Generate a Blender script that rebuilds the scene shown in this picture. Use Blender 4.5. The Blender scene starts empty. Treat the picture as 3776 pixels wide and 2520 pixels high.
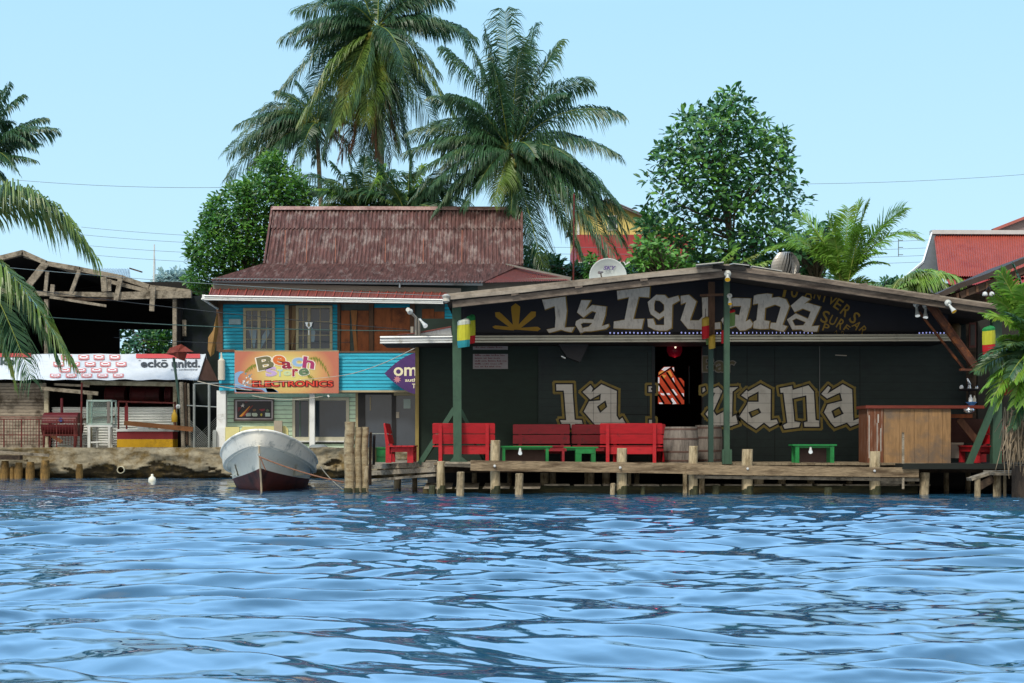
import bpy, math, random
import numpy as np
from mathutils import Vector, Matrix, noise as mnoise
from mathutils.geometry import delaunay_2d_cdt, tessellate_polygon
random.seed(7)
S = bpy.context.scene
COL = S.collection
R = math.radians
# ---------------------------------------------------------------- camera, sky, sun
F = 5142.0; HZ = 1631.0; CX = 1888.0; EYE = 1.2
def P(px, py, Y):
    "a point of the place seen at pixel (px,py) of the photograph, Y metres out"
    return Vector(((px - CX) / F * Y, Y, EYE - (py - HZ) / F * Y))
cd = bpy.data.cameras.new('camera'); cam = bpy.data.objects.new('camera', cd); COL.objects.link(cam)
cam.location = (0, 0, EYE); cam.rotation_euler = (R(90), 0, 0)
cd.sensor_width = 36; cd.lens = F / 3776 * 36; cd.shift_y = (HZ - 1260) / 3776
cd.clip_start = 0.1; cd.clip_end = 2000
S.camera = cam
SUN_EL, SUN_AZ = 51, -150          # azimuth clockwise from +Y (the view direction)
w = bpy.data.worlds.new('World'); S.world = w; w.use_nodes = True
nt = w.node_tree; nt.nodes.clear()
sky = nt.nodes.new('ShaderNodeTexSky'); sky.sky_type = 'NISHITA'; sky.sun_disc = False
sky.sun_elevation = R(SUN_EL); sky.sun_rotation = R(SUN_AZ); sky.air_density = 1.0; sky.dust_density = 1.0; sky.ozone_density = 1.5
tc = nt.nodes.new('ShaderNodeTexCoord'); sp = nt.nodes.new('ShaderNodeSeparateXYZ')
nt.links.new(tc.outputs['Generated'], sp.inputs[0])
rmp = nt.nodes.new('ShaderNodeValToRGB')
nt.links.new(sp.outputs['Z'], rmp.inputs[0])
e = rmp.color_ramp.elements
e[0].position = 0.0; e[0].color = (6.1, 8.9, 10.4, 1)
e[1].position = 0.30; e[1].color = (4.5, 7.7, 10.1, 1)
x = e.new(0.42); x.color = (9.0, 17.0, 27.0, 1)
x = e.new(0.60); x.color = (8.4, 16.2, 26.0, 1)
x = e.new(1.0); x.color = (2.6, 4.6, 7.6, 1)
mx = nt.nodes.new('ShaderNodeMix'); mx.data_type = 'RGBA'; mx.inputs[0].default_value = 0.85
nt.links.new(sky.outputs[0], mx.inputs[6]); nt.links.new(rmp.outputs[0], mx.inputs[7])
# the unseen half of the sky behind the viewer is whitened to light the fronts
mr = nt.nodes.new('ShaderNodeMapRange'); mr.inputs[1].default_value = 0.15; mr.inputs[2].default_value = -0.55; nt.links.new(sp.outputs['Y'], mr.inputs[0])
m2 = nt.nodes.new('ShaderNodeMix'); m2.data_type = 'RGBA'; nt.links.new(mr.outputs[0], m2.inputs[0]); nt.links.new(mx.outputs[2], m2.inputs[6]); m2.inputs[7].default_value = (9.0, 8.5, 7.6, 1)
bg = nt.nodes.new('ShaderNodeBackground'); bg.inputs[1].default_value = 0.1
nt.links.new(m2.outputs[2], bg.inputs[0])
wo = nt.nodes.new('ShaderNodeOutputWorld'); nt.links.new(bg.outputs[0], wo.inputs[0])
sd = bpy.data.lights.new('sun', 'SUN'); sd.energy = 2.7; sd.angle = R(9); sd.color = (1, 0.93, 0.8)
so = bpy.data.objects.new('sun', sd); COL.objects.link(so)
dv = Vector((math.sin(R(SUN_AZ)) * math.cos(R(SUN_EL)), math.cos(R(SUN_AZ)) * math.cos(R(SUN_EL)), math.sin(R(SUN_EL))))
so.rotation_euler = dv.to_track_quat('Z', 'Y').to_euler(); so.location = (0, 0, 60)
S.view_settings.view_transform = 'Standard'; S.view_settings.look = 'None'
S.view_settings.exposure = 0.2; S.view_settings.gamma = 1.0
# ---------------------------------------------------------------- materials
def hx(h):
    h = h.lstrip('#'); r = [int(h[i:i + 2], 16) / 255 for i in (0, 2, 4)]
    return tuple(((v / 12.92) if v <= 0.04045 else ((v + 0.055) / 1.055) ** 2.4) for v in r)
MC = {}
def mat(name, col, rough=0.7, var=0.18, scale=4.0, stretch=(1, 1, 1), col2=None, amt=0.5, dscale=1.2, dstretch=(1, 1, 1),
        metal=0.0, bump=0.0, bscale=30, transl=0.0, emit=0.0, spec=0.4):
    if name in MC: return MC[name]
    if isinstance(col, str): col = hx(col)
    if isinstance(col2, str): col2 = hx(col2)
    m = bpy.data.materials.new(name); m.use_nodes = True; n = m.node_tree.nodes; l = m.node_tree.links
    b = n['Principled BSDF']; out = n['Material Output']
    tc = n.new('ShaderNodeTexCoord')
    mp = n.new('ShaderNodeMapping'); mp.inputs['Scale'].default_value = stretch; l.new(tc.outputs['Object'], mp.inputs[0])
    nz = n.new('ShaderNodeTexNoise'); nz.inputs['Scale'].default_value = scale; nz.inputs['Detail'].default_value = 5; nz.inputs['Roughness'].default_value = 0.65
    l.new(mp.outputs[0], nz.inputs[0])
    rp = n.new('ShaderNodeValToRGB'); l.new(nz.outputs[0], rp.inputs[0])
    rp.color_ramp.elements[0].position = 0.3; rp.color_ramp.elements[1].position = 0.7
    rp.color_ramp.elements[0].color = tuple(c * (1 - var) for c in col) + (1,)
    rp.color_ramp.elements[1].color = tuple(min(1, c * (1 + var)) for c in col) + (1,)
    cur = rp.outputs[0]
    if col2 is not None:
        mp2 = n.new('ShaderNodeMapping'); mp2.inputs['Scale'].default_value = dstretch; l.new(tc.outputs['Object'], mp2.inputs[0])
        n2 = n.new('ShaderNodeTexNoise'); n2.inputs['Scale'].default_value = dscale; n2.inputs['Detail'].default_value = 7; n2.inputs['Roughness'].default_value = 0.7
        l.new(mp2.outputs[0], n2.inputs[0])
        r2 = n.new('ShaderNodeValToRGB'); l.new(n2.outputs[0], r2.inputs[0])
        r2.color_ramp.elements[0].position = 0.62 - amt * 0.35; r2.color_ramp.elements[1].position = 0.78 - amt * 0.3
        r2.color_ramp.elements[0].color = (0, 0, 0, 1); r2.color_ramp.elements[1].color = (1, 1, 1, 1)
        mx = n.new('ShaderNodeMix'); mx.data_type = 'RGBA'
        l.new(r2.outputs[0], mx.inputs[0]); l.new(cur, mx.inputs[6]); mx.inputs[7].default_value = tuple(col2) + (1,)
        cur = mx.outputs[2]
    l.new(cur, b.inputs['Base Color'])
    b.inputs['Roughness'].default_value = rough; b.inputs['Metallic'].default_value = metal
    b.inputs['Specular IOR Level'].default_value = spec
    if emit:
        l.new(cur, b.inputs['Emission Color']); b.inputs['Emission Strength'].default_value = emit
    if bump:
        n3 = n.new('ShaderNodeTexNoise'); n3.inputs['Scale'].default_value = bscale; n3.inputs['Detail'].default_value = 5
        l.new(mp.outputs[0], n3.inputs[0])
        bp = n.new('ShaderNodeBump'); bp.inputs['Strength'].default_value = bump; bp.inputs['Distance'].default_value = 0.03
        l.new(n3.outputs[0], bp.inputs['Height']); l.new(bp.outputs[0], b.inputs['Normal'])
    if transl:
        t = n.new('ShaderNodeBsdfTranslucent'); l.new(cur, t.inputs[0])
        ms = n.new('ShaderNodeMixShader'); ms.inputs[0].default_value = transl
        l.new(b.outputs[0], ms.inputs[1]); l.new(t.outputs[0], ms.inputs[2]); l.new(ms.outputs[0], out.inputs[0])
    MC[name] = m
    return m
# timber, grey to brown, grain along X / Z / Y
WX = mat('weathered timber along x', '#8a7a63', 0.85, 0.45, 9, (0.6, 6, 6), '#4c3d2c', 0.45, 2.2, (0.5, 3, 3), bump=0.5)
WY = mat('weathered deck timber', '#857863', 0.85, 0.4, 9, (8, 0.6, 8), '#5a4d3c', 0.4, 3, bump=0.4)
WZ = mat('weathered pile timber', '#9c8f76', 0.9, 0.4, 7, (5, 5, 0.9), '#4e4027', 0.45, 2.5, (2, 2, 1), bump=0.6)
WG = mat('grey bleached timber', '#8d8577', 0.9, 0.4, 8, (1, 4, 4), '#4a4338', 0.4, 3, bump=0.4)
WD = mat('dark old timber', '#4e4034', 0.9, 0.4, 8, (1, 4, 4), '#2a221b', 0.5, 3, bump=0.4)
WALG = mat('wet mossy timber', '#3a3c24', 0.6, 0.5, 6, (3, 3, 1), '#1c2312', 0.5, 3, bump=0.5)
BLK = mat('black', '#0c0d0f', 0.7, 0.2)
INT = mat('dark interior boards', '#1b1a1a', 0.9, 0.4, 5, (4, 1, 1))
# ---------------------------------------------------------------- mesh helpers
WL = {}
class MB:
    def __init__(s): s.v = []; s.f = []; s.m = []; s.mats = []
    def mi(s, m):
        if m not in s.mats: s.mats.append(m)
        return s.mats.index(m)
    def poly(s, pts, m=None):
        i = len(s.v); s.v += [Vector(p) for p in pts]; s.f.append(tuple(range(i, i + len(pts)))); s.m.append(s.mi(m)); return s
    def box(s, x0, x1, y0, y1, z0, z1, m=None):
        i = len(s.v)
        s.v += [Vector(p) for p in ((x0, y0, z0), (x1, y0, z0), (x1, y1, z0), (x0, y1, z0), (x0, y0, z1), (x1, y0, z1), (x1, y1, z1), (x0, y1, z1))]
        for f in ((0, 3, 2, 1), (4, 5, 6, 7), (0, 1, 5, 4), (1, 2, 6, 5), (2, 3, 7, 6), (3, 0, 4, 7)):
            s.f.append(tuple(i + k for k in f)); s.m.append(s.mi(m))
        return s
    def beam(s, p, q, w, h, m=None, up=(0, 0, 1)):
        "a bar from p to q, w across, h in the up direction"
        p = Vector(p); q = Vector(q); d = (q - p).normalized(); u = Vector(up)
        if abs(d.dot(u)) > 0.98: u = Vector((0, 1, 0))
        a = d.cross(u).normalized() * w / 2; b = a.cross(d).normalized() * h / 2
        i = len(s.v)
        for c in (p, q): s.v += [c - a - b, c + a - b, c + a + b, c - a + b]
        for f in ((0, 1, 2, 3), (4, 7, 6, 5), (0, 4, 5, 1), (1, 5, 6, 2), (2, 6, 7, 3), (3, 7, 4, 0)):
            s.f.append(tuple(i + k for k in f)); s.m.append(s.mi(m))
        return s
    def tube(s, pts, rad, n=10, m=None, caps=True, wob=0.0):
        pts = [Vector(p) for p in pts]
        if not isinstance(rad, (list, tuple)): rad = [rad] * len(pts)
        base = len(s.v); ref = None
        for k, p in enumerate(pts):
            d = (pts[min(k + 1, len(pts) - 1)] - pts[max(k - 1, 0)]).normalized()
            if ref is None: ref = Vector((1, 0, 0)) if abs(d.x) < 0.8 else Vector((0, 0, 1))
            a = (ref - d * ref.dot(d)).normalized(); ref = a; b = d.cross(a)
            for j in range(n):
                t = 2 * math.pi * j / n; r = rad[k] * (1 + wob * mnoise.noise(Vector((math.cos(t) * 1.5, math.sin(t) * 1.5, k * 0.6 + base * 0.13))))
                s.v.append(p + a * math.cos(t) * r + b * math.sin(t) * r)
        for k in range(len(pts) - 1):
            for j in range(n):
                a0 = base + k * n + j; a1 = base + k * n + (j + 1) % n
                s.f.append((a0, a1, a1 + n, a0 + n)); s.m.append(s.mi(m))
        if caps:
            s.f.append(tuple(base + j for j in range(n))[::-1]); s.m.append(s.mi(m))
            s.f.append(tuple(base + (len(pts) - 1) * n + j for j in range(n))); s.m.append(s.mi(m))
        return s
    def lathe(s, c, prof, n=20, m=None, axis='z', caps=True):
        c = Vector(c); base = len(s.v)
        for r, h in prof:
            for j in range(n):
                t = 2 * math.pi * j / n
                if axis == 'z': s.v.append(c + Vector((r * math.cos(t), r * math.sin(t), h)))
                elif axis == 'y': s.v.append(c + Vector((r * math.cos(t), h, r * math.sin(t))))
                else: s.v.append(c + Vector((h, r * math.cos(t), r * math.sin(t))))
        for k in range(len(prof) - 1):
            for j in range(n):
                a0 = base + k * n + j; a1 = base + k * n + (j + 1) % n
                s.f.append((a0, a1, a1 + n, a0 + n)); s.m.append(s.mi(m))
        if caps:
            s.f.append(tuple(base + j for j in range(n))); s.m.append(s.mi(m))
            s.f.append(tuple(base + (len(prof) - 1) * n + j for j in range(n))); s.m.append(s.mi(m))
        return s
    def prism(s, pts, y0, y1, m=None):
        "outline in (x,z), extruded y0 (front) to y1"
        i = len(s.v); n = len(pts)
        s.v += [Vector((a, y0, b)) for a, b in pts] + [Vector((a, y1, b)) for a, b in pts]
        tr = tessellate_polygon([[Vector((a, b, 0)) for a, b in pts]])
        for t in tr:
            s.f.append(tuple(i + k for k in t)); s.m.append(s.mi(m)); s.f.append(tuple(i + n + k for k in t[::-1])); s.m.append(s.mi(m))
        for k in range(n):
            s.f.append((i + k, i + (k + 1) % n, i + n + (k + 1) % n, i + n + k)); s.m.append(s.mi(m))
        return s
    def flat(s, pts2, y, m, grow=0.0):
        "painted shape at depth y: polygon (x,z), optionally grown on every side"
        if sum(pts2[i][0] * pts2[(i + 1) % len(pts2)][1] - pts2[(i + 1) % len(pts2)][0] * pts2[i][1] for i in range(len(pts2))) < 0: pts2 = pts2[::-1]
        vs = [Vector((a, b)) for a, b in pts2]; n = len(vs); faces = [list(range(n))]
        if grow:
            base = list(vs)
            for k in range(n):
                p, q = base[k], base[(k + 1) % n]; d = (q - p)
                if d.length < 1e-6: continue
                d.normalize(); nn = Vector((-d.y, d.x)) * grow
                i = len(vs); e = d * grow * 0.75
                vs += [p - e - nn, q + e - nn, q + e + nn, p - e + nn]; faces.append([i, i + 1, i + 2, i + 3])
        r = delaunay_2d_cdt(vs, [], faces, 1, 1e-5)
        i = len(s.v); s.v += [Vector((p.x, y, p.y)) for p in r[0]]
        for f, of in zip(r[2], r[5]):
            if of: s.f.append(tuple(i + k for k in f)); s.m.append(s.mi(m))
        return s
    def corr(s, q, n, amp, m=None, k=6, rows=1, jag=0.0):
        "corrugated sheet on quad q=[p0,p1,p2,p3] (p0-p1 across the ribs, p3-p2 likewise), n ribs"
        p0, p1, p2, p3 = [Vector(p) for p in q]; nrm = (p1 - p0).cross(p3 - p0).normalized()
        N = n * k; base = len(s.v)
        for r in range(rows + 1):
            for c in range(N + 1):
                t = c / N; a = p0.lerp(p1, t); b = p3.lerp(p2, t); j = 0
                if jag and r == 0: j = -jag * (0.5 + 0.5 * mnoise.noise(Vector((int(t * n / 9) * 3.7, 0.3, 0))))
                s.v.append(a.lerp(b, r / rows + j) + nrm * amp * math.sin(2 * math.pi * c / k))
        for r in range(rows):
            for c in range(N):
                a = base + r * (N + 1) + c; s.f.append((a, a + 1, a + N + 2, a + N + 1)); s.m.append(s.mi(m))
        return s
    def build(s, name, m=None, parent=None, smooth=False, local=False):
        me = bpy.data.meshes.new(name)
        off = Vector((0, 0, 0))
        if not local:
            if parent is not None: off = WL[parent.name]
            else:
                xs = [v.x for v in s.v]; ys = [v.y for v in s.v]; zs = [v.z for v in s.v]
                off = Vector(((min(xs) + max(xs)) / 2, (min(ys) + max(ys)) / 2, min(zs)))
        me.from_pydata([tuple(v - off) for v in s.v], [], s.f)
        for mm in s.mats: me.materials.append(mm if mm is not None else m)
        me.polygons.foreach_set('material_index', s.m)
        if smooth:
            me.polygons.foreach_set('use_smooth', [True] * len(me.polygons))
        me.update()
        o = bpy.data.objects.new(name, me); COL.objects.link(o)
        if parent is not None: o.parent = parent; WL[o.name] = WL.get(parent.name, Vector((0, 0, 0)))
        else:
            if not local: o.location = off
            WL[o.name] = off
        return o
def tag(o, label=None, cat=None, group=None, kind=None):
    if label: o['label'] = label
    if cat: o['category'] = cat
    if group: o['group'] = group
    if kind: o['kind'] = kind
    return o
def thing(name, loc, label, cat, group=None):
    o = bpy.data.objects.new(name, None); COL.objects.link(o); o.location = loc; o.empty_display_size = 0.3
    WL[o.name] = Vector(loc); return tag(o, label, cat, group)
def dup(root, loc, rz, label, sc=None):
    r = root.copy(); COL.objects.link(r); r.location = loc; r.rotation_euler = (0, 0, rz); r['label'] = label
    for ch in list(root.children):
        c = ch.copy(); COL.objects.link(c); c.parent = r
        for g in list(ch.children):
            d = g.copy(); COL.objects.link(d); d.parent = c
    return r
def text_polys(txt, bold=0.0, shear=0.0):
    "flat triangles of a line of lettering, in text units, plus its bounds"
    c = bpy.data.curves.new('t', 'FONT'); c.body = txt; c.size = 1; c.offset = bold; c.shear = shear; c.resolution_u = 3
    o = bpy.data.objects.new('t', c); COL.objects.link(o)
    dg = bpy.context.evaluated_depsgraph_get(); me = o.evaluated_get(dg).to_mesh()
    vs = [(v.co.x, v.co.y) for v in me.vertices]; fs = [tuple(p.vertices) for p in me.polygons]
    o.evaluated_get(dg).to_mesh_clear(); bpy.data.objects.remove(o); bpy.data.curves.remove(c)
    return vs, fs
def text(mb, txt, x0, z0, x1, z1, y, m, bold=0.0, rot=0.0, shear=0.0, ref=None, fn=None):
    "lettering fitted to the box x0..x1, z0..z1 (of the unbolded outline) at depth y"
    v0, _ = text_polys(txt, 0.0, shear) if ref is None else (ref, None)
    ax = min(p[0] for p in v0); bx = max(p[0] for p in v0); az = min(p[1] for p in v0); bz = max(p[1] for p in v0)
    vs, fs = text_polys(txt, bold, shear)
    sx = (x1 - x0) / max(1e-6, bx - ax); sz = (z1 - z0) / max(1e-6, bz - az)
    cx, cz = (x0 + x1) / 2, (z0 + z1) / 2; i = len(mb.v); co, si = math.cos(rot), math.sin(rot)
    for a, b in vs:
        u = x0 + (a - ax) * sx - cx; v = z0 + (b - az) * sz - cz
        q = (cx + u * co - v * si, y, cz + u * si + v * co)
        mb.v.append(Vector(q) if fn is None else fn(q))
    for f in fs: mb.f.append(tuple(i + k for k in f)); mb.m.append(mb.mi(m))
def T2(pts, ox, oy, s, Y):
    "traced outline -> (x,z) in metres on the plane at depth Y"
    o = []
    for a, b in pts:
        p = P(ox + a / s, oy + b / s, Y); o.append((p.x, p.z))
    return o
def X(px, Y): return (px - CX) / F * Y
def Z(py, Y): return EYE - (py - HZ) / F * Y
def pbox(mb, x0, x1, y0, y1, Y, d, m=None):
    "box whose front face covers that part of the view at depth Y, d deep"
    mb.box(X(x0, Y), X(x1, Y), Y, Y + d, Z(y1, Y), Z(y0, Y), m); return mb
def wire(name, pts, r, m, label, cat, sag=0.0, group=None):
    a, b = pts[0], pts[-1]; L = []
    if len(pts) == 2:
        for k in range(17):
            t = k / 16; p = a.lerp(b, t); p.z -= sag * 4 * t * (1 - t); L.append(p)
    else: L = pts
    return tag(MB().tube(L, r, 5, m).build(name, m, smooth=True), label, cat, group)
# ================================================================ water, land, sea wall
def make_water():
    us = np.concatenate([[-60, -12, -3, -1.2, -0.8, -0.65], np.linspace(-0.56, 0.56, 860), [0.65, 0.8, 1.2, 3, 12, 60]])
    ys = np.concatenate([[-400, -120, -30, 0, 3], np.geomspace(4.2, 52, 900), [70, 120, 300, 900]])
    Yg, Ug = np.meshgrid(ys, us, indexing='ij'); Xg = Ug * np.maximum(Yg, 4.0)
    rs = np.random.RandomState(11); Zg = np.zeros_like(Xg)
    fade = np.clip((0.66 - np.abs(Ug)) / 0.08, 0, 1) * np.clip((Yg - 3.5) / 0.7, 0, 1) * np.clip((60 - Yg) / 10, 0, 1)
    wx = Xg + 0.35 * np.sin(Yg * 0.7 + 1.3) + 0.25 * np.sin(Xg * 0.9 + Yg * .4); wy = Yg + 0.3 * np.sin(Xg * 0.8 + 0.4) + 0.2 * np.sin(Yg * 1.1 - Xg * .5)
    for k in range(80):
        lam = 0.17 * (2.1 / 0.17) ** rs.rand(); kk = 2 * math.pi / lam
        th = R(82) + rs.randn() * 0.3
        a = 0.0122 * lam ** 0.95 * (0.5 + rs.rand()) * (0.62 if lam < 0.5 else (0.95 if lam < 1.3 else 0.5))
        ph = rs.rand() * 6.28
        s = np.sin(kk * (wx * math.cos(th) + wy * math.sin(th)) + ph)
        far = np.clip(lam * 46 / np.maximum(Yg, 1) ** 1.0 / 0.8, 0.3, 1) * (1 + 0.8 * np.clip((Yg - 12) / 16, 0, 1)) * (1 - np.clip((lam - 0.3) / 0.8, 0, 1) * 0.72 * np.clip((Yg - 17) / 10, 0, 1)) * (1 - 0.55 * np.clip((Yg - 29.5) / 2, 0, 1))
        env = 0.65 + 0.6 * np.sin(wx * 0.31 + ph * 3) * np.sin(wy * 0.23 + ph)
        Zg += a * far * env * (s + 0.32 * np.cos(2 * np.arcsin(np.clip(s, -1, 1))))
    Zg *= fade * 0.68
    nv = Xg.size; co = np.stack([Xg.ravel(), Yg.ravel(), Zg.ravel()], 1).astype(np.float32)
    nr, nc = Xg.shape; idx = np.arange(nv).reshape(nr, nc)
    q = np.stack([idx[:-1, :-1], idx[:-1, 1:], idx[1:, 1:], idx[1:, :-1]], -1).reshape(-1, 4).astype(np.int32)
    me = bpy.data.meshes.new('water'); me.vertices.add(nv); me.vertices.foreach_set('co', co.ravel())
    me.loops.add(q.size); me.loops.foreach_set('vertex_index', q.ravel()); me.polygons.add(len(q))
    me.polygons.foreach_set('loop_start', np.arange(0, q.size, 4, dtype=np.int32)); me.polygons.foreach_set('loop_total', np.full(len(q), 4, np.int32))
    me.update(calc_edges=True); me.polygons.foreach_set('use_smooth', np.ones(len(q), bool))
    m = bpy.data.materials.new('sea water'); m.use_nodes = True; n = m.node_tree.nodes; l = m.node_tree.links; b = n['Principled BSDF']
    b.inputs['Base Color'].default_value = (0.016, 0.07, 0.13, 1); b.inputs['Roughness'].default_value = 0.04; b.inputs['IOR'].default_value = 2.6
    tc = n.new('ShaderNodeTexCoord'); mp = n.new('ShaderNodeMapping'); mp.inputs['Scale'].default_value = (1, 1.5, 1); l.new(tc.outputs['Object'], mp.inputs[0])
    nz = n.new('ShaderNodeTexNoise'); nz.inputs['Scale'].default_value = 2.6; nz.inputs['Detail'].default_value = 3; l.new(mp.outputs[0], nz.inputs[0])
    bp = n.new('ShaderNodeBump'); bp.inputs['Strength'].default_value = 0.10; bp.inputs['Distance'].default_value = 0.03; l.new(nz.outputs[0], bp.inputs['Height']); l.new(bp.outputs[0], b.inputs['Normal'])
    me.materials.append(m); o = bpy.data.objects.new('water', me); COL.objects.link(o); tag(o, kind='structure'); o['label'] = 'rippled blue harbour water'
make_water()
GRD = mat('packed earth', '#6f6554', 0.95, 0.3, 2, col2='#3f4a2a', amt=0.4, dscale=0.4)
g = MB(); g.poly([(-700, 46.9, 0.93), (700, 46.9, 0.93), (700, 1500, 0.93), (-700, 1500, 0.93)], GRD); o = g.build('ground', GRD); tag(o, kind='structure')
def sea_wall():
    CON = mat('stained sea wall concrete', '#938b77', 0.95, 0.3, 3.5, col2='#6a5833', amt=0.45, dscale=1.9, dstretch=(1, 1, 1.1), bump=1.0, bscale=9)
    WET = mat('wet barnacled concrete foot', '#3a3220', 0.7, 0.5, 5, col2='#6d5a2f', amt=0.35, dscale=3, bump=1.0, bscale=12)
    mb = MB(); Y = 46.3; nx, nz = 800, 40; x0, x1 = -60, 40.0; top = Z(1651, Y)
    base = len(mb.v)
    for j in range(nz + 1):
        for i in range(nx + 1):
            x = -19 + (x1 + 19) * (i / nx) if i else x0; t = j / nz; z = -0.3 + (top + 0.3) * t
            nn = mnoise.fractal(Vector((x * 0.9, z * 2.2, 3)), 1, 2, 4); y = Y - 0.05 + 0.12 * nn
            cut = 0.36 + 0.3 * mnoise.fractal(Vector((x * 0.9, 2, z * 2)), .7, 2, 5)
            if z < cut: y += 0.30 * (cut - z) / 0.4 + 0.06
            if x > X(760, Y) or True: pass
            mb.v.append(Vector((x, y, z + (0.03 * mnoise.noise(Vector((x * 1.7, 0, 5))) if j == nz else 0))))
    for j in range(nz):
        for i in range(nx):
            a = base + j * (nx + 1) + i; mb.f.append((a, a + 1, a + nx + 2, a + nx + 1)); z = mb.v[a].z
            mb.m.append(mb.mi(WET if z < 0.36 + 0.34 * mnoise.fractal(Vector((mb.v[a].x * 0.9, 2, z * 2)), .7, 2, 5) else CON))
    ti = base + nz * (nx + 1)
    for i in range(nx):
        a = ti + i; p, q = mb.v[a], mb.v[a + 1]; mb.poly([p, q, (q.x, Y + 0.62, top), (p.x, Y + 0.62, top)], CON)
    o = mb.build('sea_wall', CON, smooth=True); tag(o, 'eroded brown and grey concrete sea wall along the water in front of the store', 'sea wall')
sea_wall()
# ================================================================ ruined warehouse on the left
PLK = mat('grey board wall', '#9a9082', 0.9, 0.35, 6, (1, 1, 7), '#4d4439', 0.4, 2, bump=0.4)
RST = mat('rusty red iron', '#5f1f1c', 0.7, 0.35, 8, col2='#2d1512', amt=0.4, dscale=5)
GAL = mat('galvanised steel', '#9aa1a0', 0.45, 0.15, 10, metal=0.6)
CRW = mat('pale corrugated sheet', '#f0f3f1', 0.5, 0.06, 3)
def ruin():
    t = thing('ruined_warehouse', (X(330, 51), 53, 0.93), 'roofless grey timber warehouse with broken roof beams and dark inside', 'derelict building')
    Y = 50.0
    b = MB(); 
    pts = [(-160, 1010), (0, 950), (85, 928), (171, 968), (294, 990), (453, 1022), (551, 1056), (700, 1074)]
    for a, c in zip(pts[:-1], pts[1:]): b.beam(P(a[0], a[1] + 4, Y), P(c[0] + 3, c[1] + 4, Y), 0.22, 0.17, WG)
    b.beam(P(90, 945, Y + .3), P(300, 1012, Y + .3), 0.12, 0.12, WG); b.beam(P(390, 1035, Y - .15), P(560, 1078, Y - .15), 0.1, 0.14, WG)
    b.build('rafter', WG, t)
    b = MB(); b.beam(P(-160, 1062, Y), P(130, 1082, Y), .2, .2, WG); b.beam(P(125, 1083, Y), P(470, 1090, Y), .2, .17, WG); b.beam(P(440, 1092, Y - .22), P(706, 1086, Y - .22), .18, .26, WG)
    b.beam(P(250, 1104, Y - .12), P(456, 1105, Y - .12), .06, .1, WD); b.build('tie_beam', WG, t)
    for k, (a, c, w) in enumerate([((170, 970), (105, 1052), .25), ((175, 1000), (168, 1075), .12), ((195, 1050), (192, 1085), .14), ((294, 995), (262, 1082), .13), ((382, 1022), (386, 1076), .2), ((444, 1028), (428, 1108), .16), ((565, 1058), (560, 1148), .17), ((402, 1030), (404, 1074), .12)]):
        MB().beam(P(*a, Y - .2 - .03 * k), P(*c, Y - .2 - .03 * k), w, .08, WG, up=(0, 1, 0)).build('strut', WG, t)
    MB().beam(P(184, 1096, Y - .4), P(392, 1129, Y - .5), .05, .09, WG).build('sagging_plank', WG, t)
    b = MB()
    for px, y1, y0 in ((645, 1300, 1092), (172, 1340, 1105), (-60, 1650, 1060)): b.beam(P(px, y1, Y), P(px, y0, Y), .14, .12, WG)
    b.build('post', WG, t)
    b = MB(); pbox(b, 672, 686, 1180, 1240, Y + .3, .1, WG); b.build('board', WG, t)
    # dark interior: back wall with a gap where the trees show, side wall, roof
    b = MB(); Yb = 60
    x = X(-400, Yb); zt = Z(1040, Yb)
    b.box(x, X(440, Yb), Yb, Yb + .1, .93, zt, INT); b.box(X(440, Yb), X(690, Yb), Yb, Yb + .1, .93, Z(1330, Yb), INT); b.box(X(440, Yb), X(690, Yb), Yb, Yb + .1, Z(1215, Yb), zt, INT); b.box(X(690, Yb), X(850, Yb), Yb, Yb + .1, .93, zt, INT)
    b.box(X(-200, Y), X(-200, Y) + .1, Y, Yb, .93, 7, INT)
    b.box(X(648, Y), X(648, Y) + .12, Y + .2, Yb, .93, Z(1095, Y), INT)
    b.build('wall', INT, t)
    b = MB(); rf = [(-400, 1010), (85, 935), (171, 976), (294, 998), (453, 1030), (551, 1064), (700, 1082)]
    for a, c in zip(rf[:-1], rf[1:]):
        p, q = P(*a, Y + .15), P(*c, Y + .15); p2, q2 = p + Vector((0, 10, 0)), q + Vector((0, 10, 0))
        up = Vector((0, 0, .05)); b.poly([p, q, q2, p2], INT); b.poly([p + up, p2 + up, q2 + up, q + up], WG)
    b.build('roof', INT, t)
    b = MB(); b.corr([P(395, 1024, Y + .4), P(482, 1030, Y + .4), P(478, 992, Y + 1.6), P(352, 990, Y + 1.6)], 12, .015, mat('bluish roof sheet', '#8fa0a6', .5, .2, 3, metal=.3)); b.beam(P(478, 990, Y + 1.4), P(524, 1004, Y + 1.4), .1, .05, WD)
    b.build('roof_sheet', None, t)
    return t
ruin()
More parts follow.
